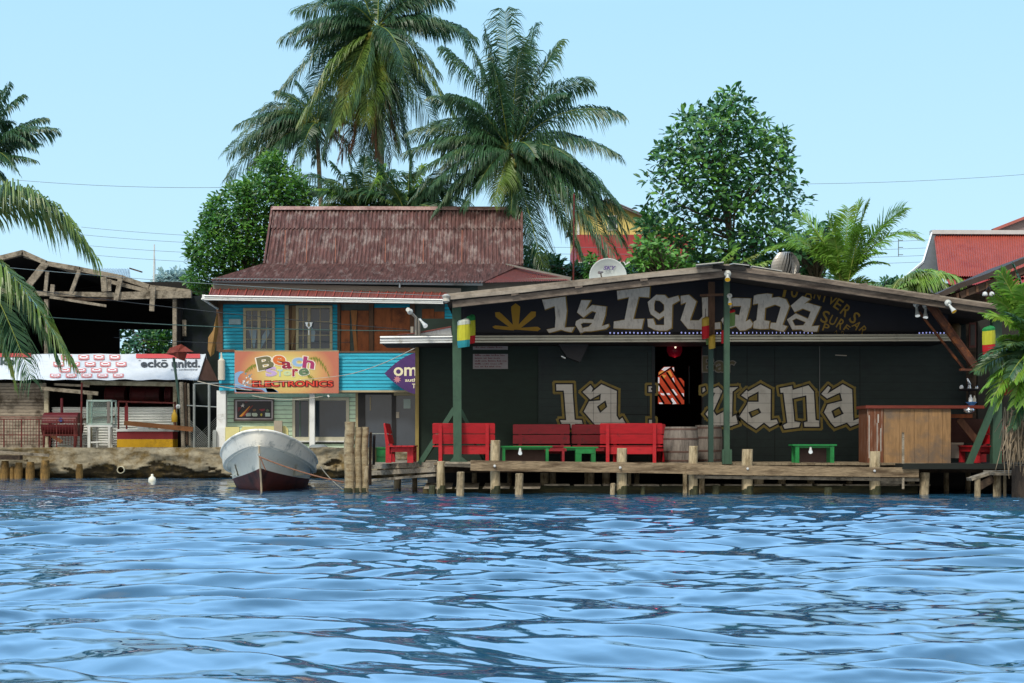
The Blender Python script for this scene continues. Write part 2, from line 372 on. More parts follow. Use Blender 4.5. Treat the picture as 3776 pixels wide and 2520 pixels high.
def awning():
    t = thing('market_stall', (X(380, 48.6), 49.2, 0.93), 'open market stall under a long white advertising awning on the sea wall', 'stall')
    WH = mat('white vinyl awning', '#c9d2dc', 0.55, 0.08, 1.5, col2='#aebccc', amt=0.4, dscale=.7)
    Yt, Yb = 49.4, 47.9; xl = -160; tl, tr = P(xl, 1306, Yt), P(757, 1308, Yt); bl, br = P(xl, 1400, Yb), P(727, 1402, Yb)
    nrm = (tr - tl).cross(bl - tl).normalized(); nrm *= -1 if nrm.y > 0 else 1
    def S2(px, py, off=.006):
        t_ = (py - 1306) / 95.0; Yq = Yt + (Yb - Yt) * t_; 
        tt = min(1, max(0, t_)); sag = -0.05 * math.sin(math.pi * tt); p = P(px, py, Yq); return p + nrm * (off + sag)
    b = MB(); nu, nv = 40, 8; i0 = len(b.v)
    for j in range(nv + 1):
        for i in range(nu + 1):
            py = 1306 + 95 * j / nv; xr = 757 - 30 * j / nv; b.v.append(S2(xl + (xr - xl) * i / nu, py + (2.0 * math.sin(i * 1.3) if j == nv else 0), 0.01 * math.sin(i * .9 + j)))
    for j in range(nv):
        for i in range(nu): a = i0 + j * (nu + 1) + i; b.f.append((a, a + 1, a + nu + 2, a + nu + 1)); b.m.append(b.mi(WH))
    aw = b.build('awning', WH, t, smooth=True)
    RED = mat('red vinyl print', '#b8484c', .6, .1); PRD = mat('pale red vinyl print', '#bf7f82', .6, .1); GRY = mat('grey vinyl print', '#3c434b', .6, .1)
    def fnS(q): return S2(q[0], -q[2], .03)
    b = MB()
    def strip(x0, x1, y0, y1, m, off=.03):
        n = 10
        for k in range(n):
            a = x0 + (x1 - x0) * k / n; c = x0 + (x1 - x0) * (k + 1) / n; b.poly([S2(a, y0, off), S2(c, y0, off), S2(c, y1, off), S2(a, y1, off)], m)
    strip(502, 738, 1308, 1322, RED); strip(-60, 115, 1306, 1318, RED)
    rows = [(1318, (245, 309, 365, 423)), (1341, (216, 274, 332, 388, 446)), (1363, (239, 297, 355, 413)), (1385, (204, 262, 320, 378, 436))]
    WH2 = mat('white print', '#d8dde4', .6, .05)
    for y, xs in rows:
        for x in xs:
            strip(x - 20, x + 20, y - 7, y + 8, PRD, .03)
            for k in range(12):
                a, c = 2 * math.pi * k / 12, 2 * math.pi * (k + 1) / 12
                b.poly([S2(x, y, .036), S2(x + 16 * math.cos(a), y + 5.6 * math.sin(a), .036), S2(x + 16 * math.cos(c), y + 5.6 * math.sin(c), .036)], WH2)
            strip(x - 9, x + 9, y - 1.6, y + 1.6, RED, .042); strip(x - 16, x + 14, y + 9.5, y + 10.8, RED, .03)
    text(b, 'ecko', 520, -1352, 618, -1327, 0, GRY, .03, fn=fnS); strip(596, 614, 1327.5, 1330, GRY); text(b, 'unltd.', 634, -1352, 736, -1327, 0, GRY, .03, fn=fnS)
    text(b, '*', 511, -1333, 519, -1327, 0, GRY, .03, fn=fnS); text(b, 'the unlimited', 630, -1364, 728, -1358, 0, GRY, .01, shear=.3, fn=fnS)
    text(b, 'ecko', -48, -1343, 52, -1319, 0, GRY, .03, fn=fnS)
    b.build('lettering', GRY, aw)
    b = MB(); BR = mat('brown canvas', '#6b5048', .9, .2); b.poly([tr, br, br + Vector((.45, 1.3, 0.02))], BR); b.beam(tr, br, .05, .05, WH); b.beam(tr, P(770, 1402, 48.9), .04, .04, WH); b.build('awning_end', BR, t)
    WHW = mat('peeling cream timber', '#aba58e', .85, .3, 5, (1, 4, 4), '#6b6350', .45, 3)
    MB().beam(P(300, 1412, 48.4), P(655, 1418, 48.4), .1, .15, WHW).build('crossbeam', WHW, t)
    b = MB(); b.beam(P(150, 1432, 48.1), P(362, 1452, 48.1), .06, .13, WG); b.beam(P(200, 1418, 48.15), P(330, 1424, 48.15), .05, .08, WG); b.build('plank', WG, t)
    for px, y0, y1, w in ((331, 1450, 1652, .15), (646, 1418, 1652, .13), (172, 1440, 1652, .15)): MB().beam(P(px, y1, 48.5), P(px, y0, 48.5), w, .1, WHW).build('post', WHW, t)
    b = MB()
    for k in range(20):
        y1 = 1652 - k * 12; pbox(b, -200, 170, y1 - 10.6, y1, 48.6 + .004 * (k % 3), .05, PLK)
    b.build('board_wall', PLK, t)
    b = MB(); pbox(b, 170, 660, 1400, 1655, 52.2, .08, INT); pbox(b, -200, 660, 1385, 1402, 48.7, 3.6, INT); b.build('back_wall', INT, t)
    b = MB(); p0, p1, p2, p3 = P(192, 1650, 48.75), P(192, 1502, 48.75), P(645, 1502, 48.75), P(645, 1650, 48.75); b.corr([p0, p1, p2, p3], 15, .045, CRW, k=8); b.build('corrugated_panel', CRW, t)
    MB().beam(P(300, 1548, 48.66), P(432, 1536, 48.66), .04, .08, WD).build('rail', WD, t)
awning()
def left_clutter():
    DRD = mat('dull dark red paint', '#5a1a1e', .6, .25, 5, col2='#35201c', amt=.4)
    for k, (a, c, lab) in enumerate([(392, 470, 'dark maroon drum under the stall roof, leftmost of three'), (485, 597, 'wide maroon red drum under the stall roof, middle of three'), (612, 640, 'dark drum at the right end of the stall shelf')]):
        b = MB(); Y = 50.2; x0, x1 = X(a, Y), X(c, Y); b.lathe((x0, Y, Z(1458, Y)), [(0.05, 0), (.33, .01), (.35, .06), (.33, .1), (.33, (x1 - x0) * .5), (.345, (x1 - x0) * .52), (.33, (x1 - x0) * .54), (.33, x1 - x0 - .06), (.35, x1 - x0 - .03), (.05, x1 - x0)], 24, DRD, axis='x')
        tag(b.build('drum', DRD, smooth=False), lab, 'drum', 'drums on the stall shelf')
    # barbecue
    RB = mat('oxblood barbecue paint', '#54111a', .5, .2, 4, col2='#3b1015', amt=.3)
    Y = 47.6; t = thing('barbecue_grill', (X(216, Y), Y + .3, 0.95), 'dark red drum barbecue with chimney behind the rusty railing', 'barbecue')
    x0, x1 = X(152, Y), X(281, Y); zc = Z(1562, Y); r = .38
    b = MB(); n = 14
    for k in range(n):
        a0, a1 = math.pi * k / n, math.pi * (k + 1) / n
        q = lambda a, xx: (xx, Y + .4 - r * math.cos(a), zc + r * math.sin(a))
        b.poly([q(a0, x0), q(a0, x1), q(a1, x1), q(a1, x0)], RB); b.poly([q(a0, x0), q(a1, x0), (x0, Y + .4, zc)], RB); b.poly([q(a0, x1), (x1, Y + .4, zc), q(a1, x1)], RB)
    b.build('lid', RB, t)
    b = MB(); 
    for k in range(n):
        a0, a1 = math.pi * k / n, math.pi * (k + 1) / n
        q = lambda a, xx: (xx, Y + .4 - r * math.cos(a), zc - .03 - r * 1.1 * math.sin(a))
        b.poly([q(a0, x0 - .03), q(a1, x0 - .03), q(a1, x1 + .02), q(a0, x1 + .02)], RB); b.poly([q(a0, x0), q(a1, x0), (x0, Y + .4, zc - .03)], RB); b.poly([q(a0, x1), (x1, Y + .4, zc - .03), q(a1, x1)], RB)
    b.build('fire_box', RB, t)
    MB().tube([(X(214, Y), Y + .4, zc + .3), (X(214, Y), Y + .4, Z(1468, Y))], .05, 10, RB).build('chimney', RB, t)
    b = MB().lathe((X(224, Y), Y - .02, Z(1549, Y)), [(.07, 0), (.07, .04)], 14, mat('blue gauge', '#3a4680', .4, .1), axis='y'); b.build('gauge', None, t)
    for px in (158, 276): 
        for dy in (.1, .7): MB().beam((X(px, Y), Y + dy, .94), (X(px, Y), Y + dy, zc - .2), .05, .05, RST).build('leg', RST, t)
    MB().beam(P(190, 1607, Y - .05), P(228, 1630, Y - .1), .03, .12, mat('orange brown board', '#7a5236', .8, .2)).build('shelf', None, t)
    # railing
    Y = 47.1; t = thing('iron_railing', (X(100, Y), Y, .95), 'rusty red iron railing along the left end of the sea wall', 'railing')
    b = MB()
    for y in (1538, 1546, 1604): b.beam(P(-120, y, Y), P(288, y + 1, Y), .03, .035, RST)
    b.build('rail', RST, t); b = MB()
    for k in range(38): b.beam(P(-115 + k * 10.8, 1640 if k % 6 else 1652, Y), P(-115 + k * 10.8, 1546, Y), .012 if k % 6 else .035, .012 if k % 6 else .035, RST)
    b.build('bars', RST, t)
    # tall poles
    for px, y0, y1, r, lab in ((302, 1412, 1650, .035, 'thin rusty pole standing left of the glass cabinet'), (283, 1540, 1650, .035, 'short rusty stake right of the red barbecue')):
        tag(MB().tube([P(px - 4, y1, 47.4), P(px, y0, 47.4)], r, 8, RST).build('iron_pole', RST), lab, 'pole')
    # glass cabinet on white legs
    Y = 47.5; t = thing('display_cabinet', (X(368, Y), Y + .3, .95), 'glass display cabinet with greenish panes on white legs', 'display cabinet')
    FR = mat('pale green grey frame', '#9fb3ad', .5, .1); WHM = mat('white enamel', '#cfd3d2', .5, .1, col2='#9b978b', amt=.25)
    x0, x1, z0, z1 = X(322, Y), X(412, Y), Z(1565, Y), Z(1478, Y); b = MB()
    for xx in (x0, x1):
        for yy in (Y, Y + .5): b.beam((xx, yy, z0), (xx, yy, z1), .05, .05, FR)
    for zz in (z0, z1):
        for yy in (Y, Y + .5): b.beam((x0 - .025, yy, zz), (x1 + .025, yy, zz), .05, .05, FR)
        for xx in (x0, x1): b.beam((xx, Y + .025, zz), (xx, Y + .475, zz), .05, .05, FR)
    b.beam((X(400, Y), Y - .01, z0), (X(400, Y), Y - .01, z1), .1, .02, mat('grey brown jamb', '#77706c', .7, .1)); b.build('frame', FR, t)
    gl = bpy.data.materials.new('cabinet glass'); gl.use_nodes = True; pb = gl.node_tree.nodes['Principled BSDF']; pb.inputs['Base Color'].default_value = (.75, .9, .86, 1); pb.inputs['Transmission Weight'].default_value = .92; pb.inputs['Roughness'].default_value = .05; pb.inputs['IOR'].default_value = 1.2
    b = MB(); b.box(x0 + .03, X(396, Y), Y + .005, Y + .012, z0 + .03, z1 - .03, gl); b.box(x0 - .005, x0 + .002, Y + .03, Y + .47, z0 + .03, z1 - .03, gl); b.build('pane', gl, t)
    b = MB(); b.box(x0 + .04, x1 - .04, Y + .05, Y + .45, (z0 + z1) / 2, (z0 + z1) / 2 + .02, FR); b.build('shelf', FR, t)
    b = MB(); b.box(x0 - .02, x1 + .02, Y - .02, Y + .52, z0 - .09, z0 - .03, WHM); b.build('base', WHM, t)
    for xx, yy, w in ((X(328, Y), Y, .09), (X(403, Y), Y, .08), (X(344, Y), Y + .45, .06), (X(398, Y), Y + .45, .06)): MB().beam((xx, yy, .94), (xx, yy, z0 - .09), w, .05, WHM).build('leg', WHM, t)
    MB().beam(P(335, 1632, Y), P(405, 1628, Y), .04, .05, WHM).build('stretcher', WHM, t)
    # red & yellow counter
    Y = 47.3; t = thing('market_counter', (X(533, Y), Y + .3, .95), 'market counter painted dark red above and yellow below with white top', 'counter')
    RD = mat('brick red counter paint', '#7d2328', .7, .12, 3, col2='#5a1a1e', amt=.2); YL = mat('mustard yellow counter paint', '#c79a12', .7, .1, 3, col2='#8f6e15', amt=.2)
    b = MB(); pbox(b, 431, 637, 1592, 1620, Y, .7, RD); b.build('upper_panel', RD, t); b = MB(); pbox(b, 431, 637, 1620.3, 1650, Y, .7, YL); b.build('lower_panel', YL, t)
    b = MB(); pbox(b, 428, 640, 1583, 1591.5, Y - .04, .8, WHM); b.build('top', WHM, t)
    b = MB(); 
    for px in (437, 467, 646): b.beam(P(px, 1585, Y + .2), P(px, 1482, Y + .2), .05, .05, RST)
    b.beam(P(437, 1481, Y + .2), P(648, 1487, Y + .2), .05, .05, RST); b.beam(P(466, 1498, Y + .15), P(466, 1560, Y + .15), .12, .02, RD); b.build('frame', RST, t)
    OB = mat('orange brown plank', '#7d5230', .8, .25, 6, (1, 5, 5), '#54371f', .4)
    tag(MB().beam(P(458, 1560, Y - .2), P(712, 1584, Y - .05), .05, .16, OB).build('loose_plank', OB), 'long orange brown plank lying slanted over the red and yellow counter', 'plank')
    for a, c, lab in ((506, 546, 'white folded sheet on the counter, left one'), (546, 574, 'pale green box lid on the counter'), (608, 636, 'small white packet at the right end of the counter')):
        b = MB(); pbox(b, a, c, 1574 if a == 506 else 1580, 1582.6, Y + .1, .3, WHM if a != 546 else FR); b.prism([(X(a, Y), Z(1574, Y)), (X(c, Y), Z(1577, Y)), (X(c, Y), Z(1580, Y))], Y + .12, Y + .3, WHM); tag(b.build('packet', WHM), lab, 'packet', 'packets on the market counter')
    b = MB(); YJ = mat('yellow plastic jug', '#c09a28', .4, .1); c = P(643, 1557, 47.2); b.lathe(c, [(.07, 0), (.1, .02), (.1, .22), (.05, .34), (.035, .36), (.035, .42)], 16, YJ); tag(b.build('jug', YJ, smooth=True), 'yellow plastic jug hung on the stall post', 'jug')
    b = MB(); b.lathe(P(657, 1500, 47.3), [(.02, -.04), (.06, -.03), (.08, 0), (.06, .03), (.02, .04)], 16, WHM, axis='y'); tag(b.build('round_lamp', WHM, smooth=True), 'small white round lamp on the post beside the stall', 'lamp')
    # leaning poles
    for k, (a, y0, c, y1, r, m, lab) in enumerate([(668, 1410, 676, 1650, .07, WG, 'grey wooden post leaning beside the stall'), (682, 1412, 690, 1640, .05, WD, 'brown post standing second beside the stall'), (694, 1415, 700, 1645, .04, WG, 'thin grey post standing third beside the stall'), (640, 1318, 672, 1560, .045, mat('green painted pole', '#3e5a50', .6, .2), 'leaning green pole holding a brown rag over the awning'), (690, 1560, 708, 1648, .04, WG, 'short pole leaning at the foot of the wire fence')]):
        tag(MB().tube([P(c, y1, 47.35 + .05 * k), P(a, y0, 47.35 + .05 * k)], r, 8, m).build('pole', m), lab, 'pole', 'poles beside the stall')
    RG = mat('rust brown cloth', '#7c3a30', .9, .3, 4); b = MB(); c = [(612, 1306), (626, 1284), (648, 1276), (668, 1270), (682, 1278), (713, 1298), (690, 1300), (680, 1332), (660, 1326), (640, 1312)]
    pts = [P(px, py, 47.3 + .12 * math.sin(k * 2.1)) for k, (px, py) in enumerate(c)]; ce = P(655, 1298, 47.1)
    for k in range(len(pts)): b.poly([ce, pts[k], pts[(k + 1) % len(pts)]], RG); b.poly([ce + Vector((0, .06, 0)), pts[(k + 1) % len(pts)] + Vector((0, .03, 0)), pts[k] + Vector((0, .03, 0))], RG)
    tag(b.build('rag', RG), 'rust brown rag draped on the leaning pole above the awning', 'cloth')
    # wire fence and dark wall of the alley
    Y = 47.4; t = thing('wire_fence', (X(742, Y), Y, .95), 'galvanised wire fence with dark netting closing the alley by the store', 'fence')
    for px in (716, 771): MB().tube([P(px, 1652, Y), P(px, 1416, Y)], .045, 10, GAL).build('post', GAL, t)
    b = MB(); b.tube([P(680, 1495, Y), P(716, 1497, Y), P(806, 1502, Y)], .02, 6, GAL); b.tube([P(716, 1416, Y), P(806, 1414, Y)], .02, 6, GAL); b.build('rail', GAL, t)
    b = MB()
    for k in range(26):
        a = 680 + k * 8; 
        for s_ in (1, -1):
            p, q = P(a, 1650, Y + .03), P(a + s_ * 150, 1500, Y + .03)
            lo, hi = X(680, Y), X(800, Y)
            if q.x > hi: t_ = (hi - p.x) / (q.x - p.x); q = p.lerp(q, t_)
            if q.x < lo: t_ = (lo - p.x) / (q.x - p.x); q = p.lerp(q, t_)
            if lo < p.x < hi: b.tube([p, q], .006, 3, GAL, caps=False)
    b.build('mesh', GAL, t)
    NET = mat('dark shade net', '#16211f', .95, .3, 3, col2='#1e2233', amt=.4, dscale=.6)
    b = MB(); pbox(b, 652, 812, 1092, 1655, 50.6, .06, NET); tag(b.build('shade_net', NET), 'dark shade netting hung in the alley between warehouse and store', 'netting')
    b = MB(); pbox(b, 784, 797, 1590, 1652, 47.2, .2, GAL); pbox(b, 786, 795, 1586, 1590, 47.25, .1, GAL); tag(b.build('meter_box', GAL), 'small grey metal box at the foot of the white store corner', 'box')
    YC = mat('ochre cloth', '#8c6a3a', .9, .25, 3); b = MB(); c = [(802, 1148), (806, 1215), (790, 1305), (776, 1316), (766, 1290), (768, 1245), (786, 1218), (796, 1170)]
    ps = [P(px, py, 47.4 + .1 * math.sin(k * 1.7)) for k, (px, py) in enumerate(c)]; ce = P(788, 1245, 47.2)
    for k in range(8): b.poly([ce, ps[k], ps[(k + 1) % 8]], YC)
    tag(b.build('hanging_cloth', YC), 'torn ochre cloth hanging from the store corner under the eave', 'cloth')
    # wooden stumps in front of wall, planks, pipe
    OST = mat('ochre rotting pile', '#83683a', .9, .35, 5, (3, 3, 1), '#3a2e1b', .45, 3, bump=.6)
    for k, (a, c, y0, lab) in enumerate([(4, 34, 1700, 'leftmost ochre timber stump at the foot of the sea wall'), (56, 84, 1706, 'second ochre stump from the left against the sea wall'), (98, 128, 1704, 'third stump from the left against the sea wall'), (152, 184, 1698, 'fourth tall stump with a black side against the sea wall'), (282, 306, 1712, 'last stump on its own against the sea wall'), (38, 54, 1720, 'thin stump between the first two stumps by the sea wall')]):
        Y = 45.9; r = (X(c, Y) - X(a, Y)) / 2; p = P((a + c) / 2, y0, Y)
        tag(MB().tube([(p.x, Y, -.4), (p.x, Y, .3), (p.x, Y, p.z)], [r * 1.1, r, r * .85], 10, OST, wob=.35).build('wooden_stump', OST), lab, 'stump', 'stumps along the sea wall')
    tag(MB().beam(P(-60, 1664, 45.9), P(180, 1680, 45.9), .1, .09, WG).build('loose_plank', WG), 'long grey plank lying against the left end of the sea wall', 'plank')
    tag(MB().beam(P(-60, 1686, 45.8), P(78, 1688, 45.8), .3, .15, WD).build('dark_timber', WD), 'dark rotten timber block at the far left of the sea wall', 'timber')
    PI = mat('white plastic pipe', '#c8c2a8', .5, .1); b = MB(); b.lathe(P(458, 1732, 46.5), [(.12, 0), (.12, -.7), (.1, -.7), (.1, -.3)], 18, PI, axis='y', caps=False)
    tag(b.build('drain_pipe', PI, smooth=True), 'short white drain pipe sticking out of the sea wall', 'pipe').rotation_euler = (0, 0, R(12))
    BU = mat('white plastic bottle', '#e0dfcf', .4, .05); b = MB(); c = P(561, 1778, 42.0); b.lathe((c.x, c.y, -.03), [(.04, -.05), (.11, -.03), (.115, .08), (.1, .15), (.045, .2), (.035, .22), (.035, .26), (.01, .27)], 18, BU); tag(b.build('float_bottle', BU, smooth=True), 'white plastic bottle float bobbing in the water left of the boat', 'float')
left_clutter()
# ================================================================ the two-storey store
TEAL = mat('turquoise clapboard paint', '#1ba3c0', 0.6, 0.10, 3, (1, 1, 4), col2='#0f7791', amt=0.3, dscale=1.5, dstretch=(.5, 1, 3))
MINT = mat('mint clapboard paint', '#d3eed8', 0.65, 0.08, 3, (1, 1, 4), col2='#bcd8c2', amt=0.3, dscale=1.5)
WHP = mat('white gutter paint', '#dfe3e4', 0.45, 0.05, 3, col2='#a9a9a2', amt=0.2, dscale=3)
WHG = mat('shade-toned weathered white paint', '#b9b5a4', 0.5, 0.08, 3, col2='#8a8577', amt=0.3, dscale=3, dstretch=(1, 1, 1))
CREAM = mat('beige window trim', '#a79a7c', 0.7, 0.12, 5)
RRF = mat('rusty red corrugated roof', '#5c403d', 0.85, 0.75, 1.1, (14, 1, 1.6), col2='#8e807c', amt=0.36, dscale=2.2, dstretch=(1.6, .6, .9), bump=.2)
RRF2 = mat('rusted dark corrugated roof', '#5c3f3b', 0.85, 0.7, 1.3, (12, 1, 1.2), col2='#8a7a76', amt=0.25, dscale=2.2, dstretch=(2, .6, .5))
RRF3 = mat('orange red corrugated roof', '#6a3a34', 0.75, 0.2, 3, (4, 1, 1), col2='#7a342c', amt=.3)
GLS = mat('dark window glass', '#2c3846', 0.06, 0.15, 1.5, spec=.6)
BRN = mat('brown painted wood', '#5d4433', 0.8, 0.3, 5, (4, 4, 1))
PLY = mat('orange brown plywood', '#8a4f2c', 0.75, 0.25, 3, (3, 3, .8), col2='#5e3420', amt=.35, dscale=2)
def gutter(b, x0, x1, y0a, y1a, y0b, y1b, Y, m, d=.13):
    "profiled gutter front: three rolls, from left (y0a..y1a) to right (y0b..y1b)"
    pr = [(0, 0), (0.0, -.035), (.2, -.05), (.24, .05), (.32, .05), (.36, -.01), (.64, -.01), (.68, .05), (.76, .05), (.8, -.04), (1, -.04)]
    for (a, ya), (c, yc) in zip(pr[:-1], pr[1:]):
        L0 = P(x0, y0a + (y1a - y0a) * a, Y); L1 = P(x0, y0a + (y1a - y0a) * c, Y); R0 = P(x1, y0b + (y1b - y0b) * a, Y); R1 = P(x1, y0b + (y1b - y0b) * c, Y)
        for v, q in ((L0, ya), (R0, ya), (L1, yc), (R1, yc)): v.y += q
        b.poly([L0, R0, R1, L1], m)
    A, B_, C_, D_ = P(x0, y0a, Y), P(x1, y0b, Y), P(x1, y1b, Y), P(x0, y1a, Y); dd = Vector((0, d, 0))
    b.poly([A, D_, D_ + dd, A + dd], m); b.poly([B_, B_ + dd, C_ + dd, C_], m); b.poly([D_, C_, C_ + dd, D_ + dd], m); b.poly([A + dd * .3, B_ + dd * .3, B_ + dd, A + dd], m)
def clap(b, x0, x1, y0, y1, Y, h, m, holes=()):
    "lap siding; x in px at Y, holes as px rects left open"
    z = Z(y1, Y); top = Z(y0, Y); k = 0
    while z < top - .01:
        z2 = min(z + h, top); xs = [(X(x0, Y), X(x1, Y))]
        for hx0, hx1, hy0, hy1 in holes:
            ha, hb, hz0, hz1 = X(hx0, Y), X(hx1, Y), Z(hy1, Y), Z(hy0, Y)
            if z2 > hz0 + .02 and z < hz1 - .02:
                nx = []
                for a, c in xs:
                    if hb <= a or ha >= c: nx.append((a, c)); continue
                    if ha > a: nx.append((a, ha))
                    if hb < c: nx.append((hb, c))
                xs = nx
        g_ = .016
        for a, c in xs:
            j = .003 * ((k * 7) % 3)
            b.poly([(a, Y - .022 - j, z + .004), (c, Y - .022 - j, z + .004), (c, Y - .003, z2 + .004 - g_), (a, Y - .003, z2 + .004 - g_)], m); b.poly([(a, Y - .022 - j, z + .004), (a, Y, z + .004), (c, Y, z + .004), (c, Y - .022 - j, z + .004)], m)
        z = z2; k += 1
def casement(t, x0, x1, y0, y1, Y, rows, split=.5):
    "beige framed two-leaf window with muntins"
    f = MB(); w = .09; a, c, z0, z1 = X(x0, Y), X(x1, Y), Z(y1, Y), Z(y0, Y)
    yq = Y - .05
    f.box(a, a + w, yq, Y + .02, z0, z1, CREAM); f.box(c - w, c, yq, Y + .02, z0, z1, CREAM); f.box(a + w, c - w, yq, Y + .02, z1 - w, z1, CREAM); f.box(a + w, c - w, yq, Y + .02, z0, z0 + .05, CREAM)
    m_ = a + (c - a) * split; f.box(m_ - .05, m_ + .05, yq - .003, Y + .02, z0 + .05, z1 - w, CREAM)
    win = f.build('window', CREAM, t)
    g = MB(); g.box(a + w, m_ - .05, Y - .012, Y - .006, z0 + .05, z1 - w, GLS); g.box(m_ + .05, c - w, Y - .012, Y - .006, z0 + .05, z1 - w, GLS); g.build('pane', GLS, win)
    u = MB()
    for s0, s1 in ((a + w, m_ - .05), (m_ + .05, c - w)):
        u.box((s0 + s1) / 2 - .012, (s0 + s1) / 2 + .012, Y - .035, Y - .012, z0 + .05, z1 - w, CREAM)
        for r in range(1, rows): zz = z0 + .05 + (z1 - w - z0 - .05) * r / rows; u.box(s0, s1, Y - .033, Y - .012, zz - .01, zz + .01, CREAM)
    u.build('muntins', CREAM, win)
    return win
def store():
    Y = 48.0; t = thing('store_house', (X(1240, Y), 50, .93), 'two-storey wooden store with turquoise upper wall, mint ground floor and rusty red roof', 'store building')
    # core walls
    b = MB(); xl, xr = X(812, Y), X(1950, Y); WL_ = mat('grey green board wall', '#4c5a58', .9, .2)  # core wall behind the boards, one dark grey green
    b.box(xl, xr, Y, Y + .12, .93, Z(1030, Y), WL_); b.box(xl, xl + .12, Y + .12, 55, .93, Z(1030, Y), WL_); b.box(xr - .12, xr, Y + .12, 55, .93, Z(1030, Y), WL_); b.box(xl, xr, 55, 55.1, .93, Z(1030, Y), WL_); b.build('wall', WL_, t)
    wins = [(898, 1014, 1137, 1292), (1050, 1226, 1128, 1292)]
    b = MB(); clap(b, 822, 1258, 1117, 1296, Y - .02, .115, TEAL, wins + [(1244, 1260, 1100, 1300)]); b.build('upper_clapboards', TEAL, t); b = MB(); clap(b, 1640, 1690, 1117, 1290, Y - .02, .115, TEAL); b.build('right_clapboards', TEAL, t); b = MB(); clap(b, 1380, 1512, 1117, 1136, Y - .02, .1, TEAL); b.build('upper_clapboards', TEAL, t)
    b = MB(); b.box(X(800, Y), X(823, Y), Y - .08, Y + .1, Z(1296, Y), Z(1108, Y), BRN)
    b.box(X(1245, Y), X(1256, Y), Y - .1, Y, Z(1296, Y), Z(1120, Y), BRN); b.box(X(1362, Y), X(1378, Y), Y - .1, Y, Z(1296, Y), Z(1120, Y), BRN); b.box(X(1512, Y), X(1530, Y), Y - .1, Y, Z(1296, Y), Z(1120, Y), BRN)
    b.box(X(806, Y), X(1690, Y), Y - .07, Y + .02, Z(1122, Y), Z(1102, Y), BRN); b.build('posts_and_shadow_strip', BRN, t)  # brown top strip stands for the shadow under the eave
    casement(t, 898, 1014, 1137, 1292, Y - .04, 4, .5)
    casement(t, 1092, 1226, 1128, 1292, Y - .04, 3, .36)
    b = MB(); pbox(b, 1050, 1064, 1126, 1294, Y - .08, .06, CREAM); pbox(b, 1064, 1074, 1130, 1294, Y - .05, .03, BRN); SH = mat('faded brown curtain', '#7d6548', .9, .2, 4, (5, 5, 1))
    c = [(1078, 1130), (1098, 1130), (1094, 1200), (1078, 1292), (1070, 1292), (1076, 1220)]; b.prism([(X(px, Y), Z(py, Y)) for px, py in c], Y - .05, Y - .02, SH); pbox(b, 1074, 1092, 1128, 1294, Y - .026, .01, BRN); b.build('shutter', BRN, t)
    LC = mat('pale lace curtain', '#7f8d98', .9, .2)
    for c in ([(918, 1215), (948, 1215), (944, 1262), (938, 1290)], [(962, 1290), (968, 1240), (990, 1205), (996, 1230)], [(1146, 1200), (1164, 1225), (1160, 1262), (1148, 1262)]): MB().prism([(X(px, Y), Z(py, Y)) for px, py in c], Y - .064, Y - .058, LC).build('lace_curtain', LC, t)
    b = MB(); w_ = mat('lamp white', '#e8ecee', .4, .05, emit=.15)
    for px in (1131, 1147): c = P(px, 1196, Y - .2); b.lathe(c, [(.03, -.06), (.035, 0), (.06, .06)], 10, w_)
    b.tube([P(1131, 1202, Y - .2), P(1139, 1210, Y - .2), P(1147, 1202, Y - .2)], .02, 6, w_); b.tube([P(1139, 1210, Y - .2), P(1139, 1236, Y - .1)], .015, 6, w_); b.build('window_lamp', w_, t)
    # brown boarded bays
    b = MB()
    for a, c, y0 in ((1258, 1290, 1146), (1318, 1360, 1146), (1380, 1444, 1136), (1445, 1512, 1136), (1556, 1600, 1140), (1602, 1638, 1150)): pbox(b, a, c, y0, 1297, Y - .05, .05, PLY)
    b.build('boarded_bay', PLY, t)
    b = MB(); CU = mat('orange curtain', '#94633b', .9, .2, 4, (5, 5, 1))
    for px0, px1 in ((1294, 1316),):
        i = len(b.v); n = 10
        b.prism([(X(q[0], Y), Z(q[1], Y)) for q in ((1294, 1146), (1318, 1146), (1314, 1220), (1320, 1297), (1308, 1297), (1300, 1215))], Y - .09, Y - .06, CU)
    b.build('curtain', CU, t)
    b = MB(); pbox(b, 844, 888, 1177, 1197, Y - .06, .01, mat('bleached paper', '#8fa6ac', .8, .1)); tag(b.build('paper_notice', None, t), 'torn bleached paper on turquoise wall')
    # jutting turquoise band
    Yb = 47.3; b = MB(); clap(b, 808, 1690, 1299, 1441, Yb, .118, TEAL); b.box(X(808, Yb), X(1690, Yb), Yb, Y, Z(1441, Yb), Z(1298, Yb), TEAL); b.box(X(806, Yb), X(865, Yb), Yb - .05, Yb - .026, Z(1419, Yb), Z(1416, Yb), BRN); b.build('turquoise_band', TEAL, t)
    b = MB(); pbox(b, 1248, 1690, 1295, 1301, Yb - .04, .7, BRN); b.build('ledge', BRN, t); b = MB(); pbox(b, 806, 866, 1289, 1299, Yb - .04, .7, BRN); b.build('ledge', BRN, t); b = MB(); pbox(b, 1240, 1690, 1440, 1447, Yb - .03, .5, CREAM); b.build('lintel_board', CREAM, t)
    # ground floor
    b = MB(); clap(b, 826, 1322, 1441, 1652, Y - .02, .145, MINT, [(1078, 1286, 1468, 1628)]); b.build('mint_clapboards', MINT, t)
    for px0, px1, YY, n in ((799, 832, 47.36, 'corner_post'), (1141, 1160, 47.36, 'porch_post')):
        b = MB(); pbox(b, px0, px1, 1441, 1654, YY, (X(px1, YY) - X(px0, YY)), WHP)
        if n == 'corner_post': pbox(b, 797, 830, 1576, 1654, YY - .03, .03, WHP)
        b.build(n, WHP, t)
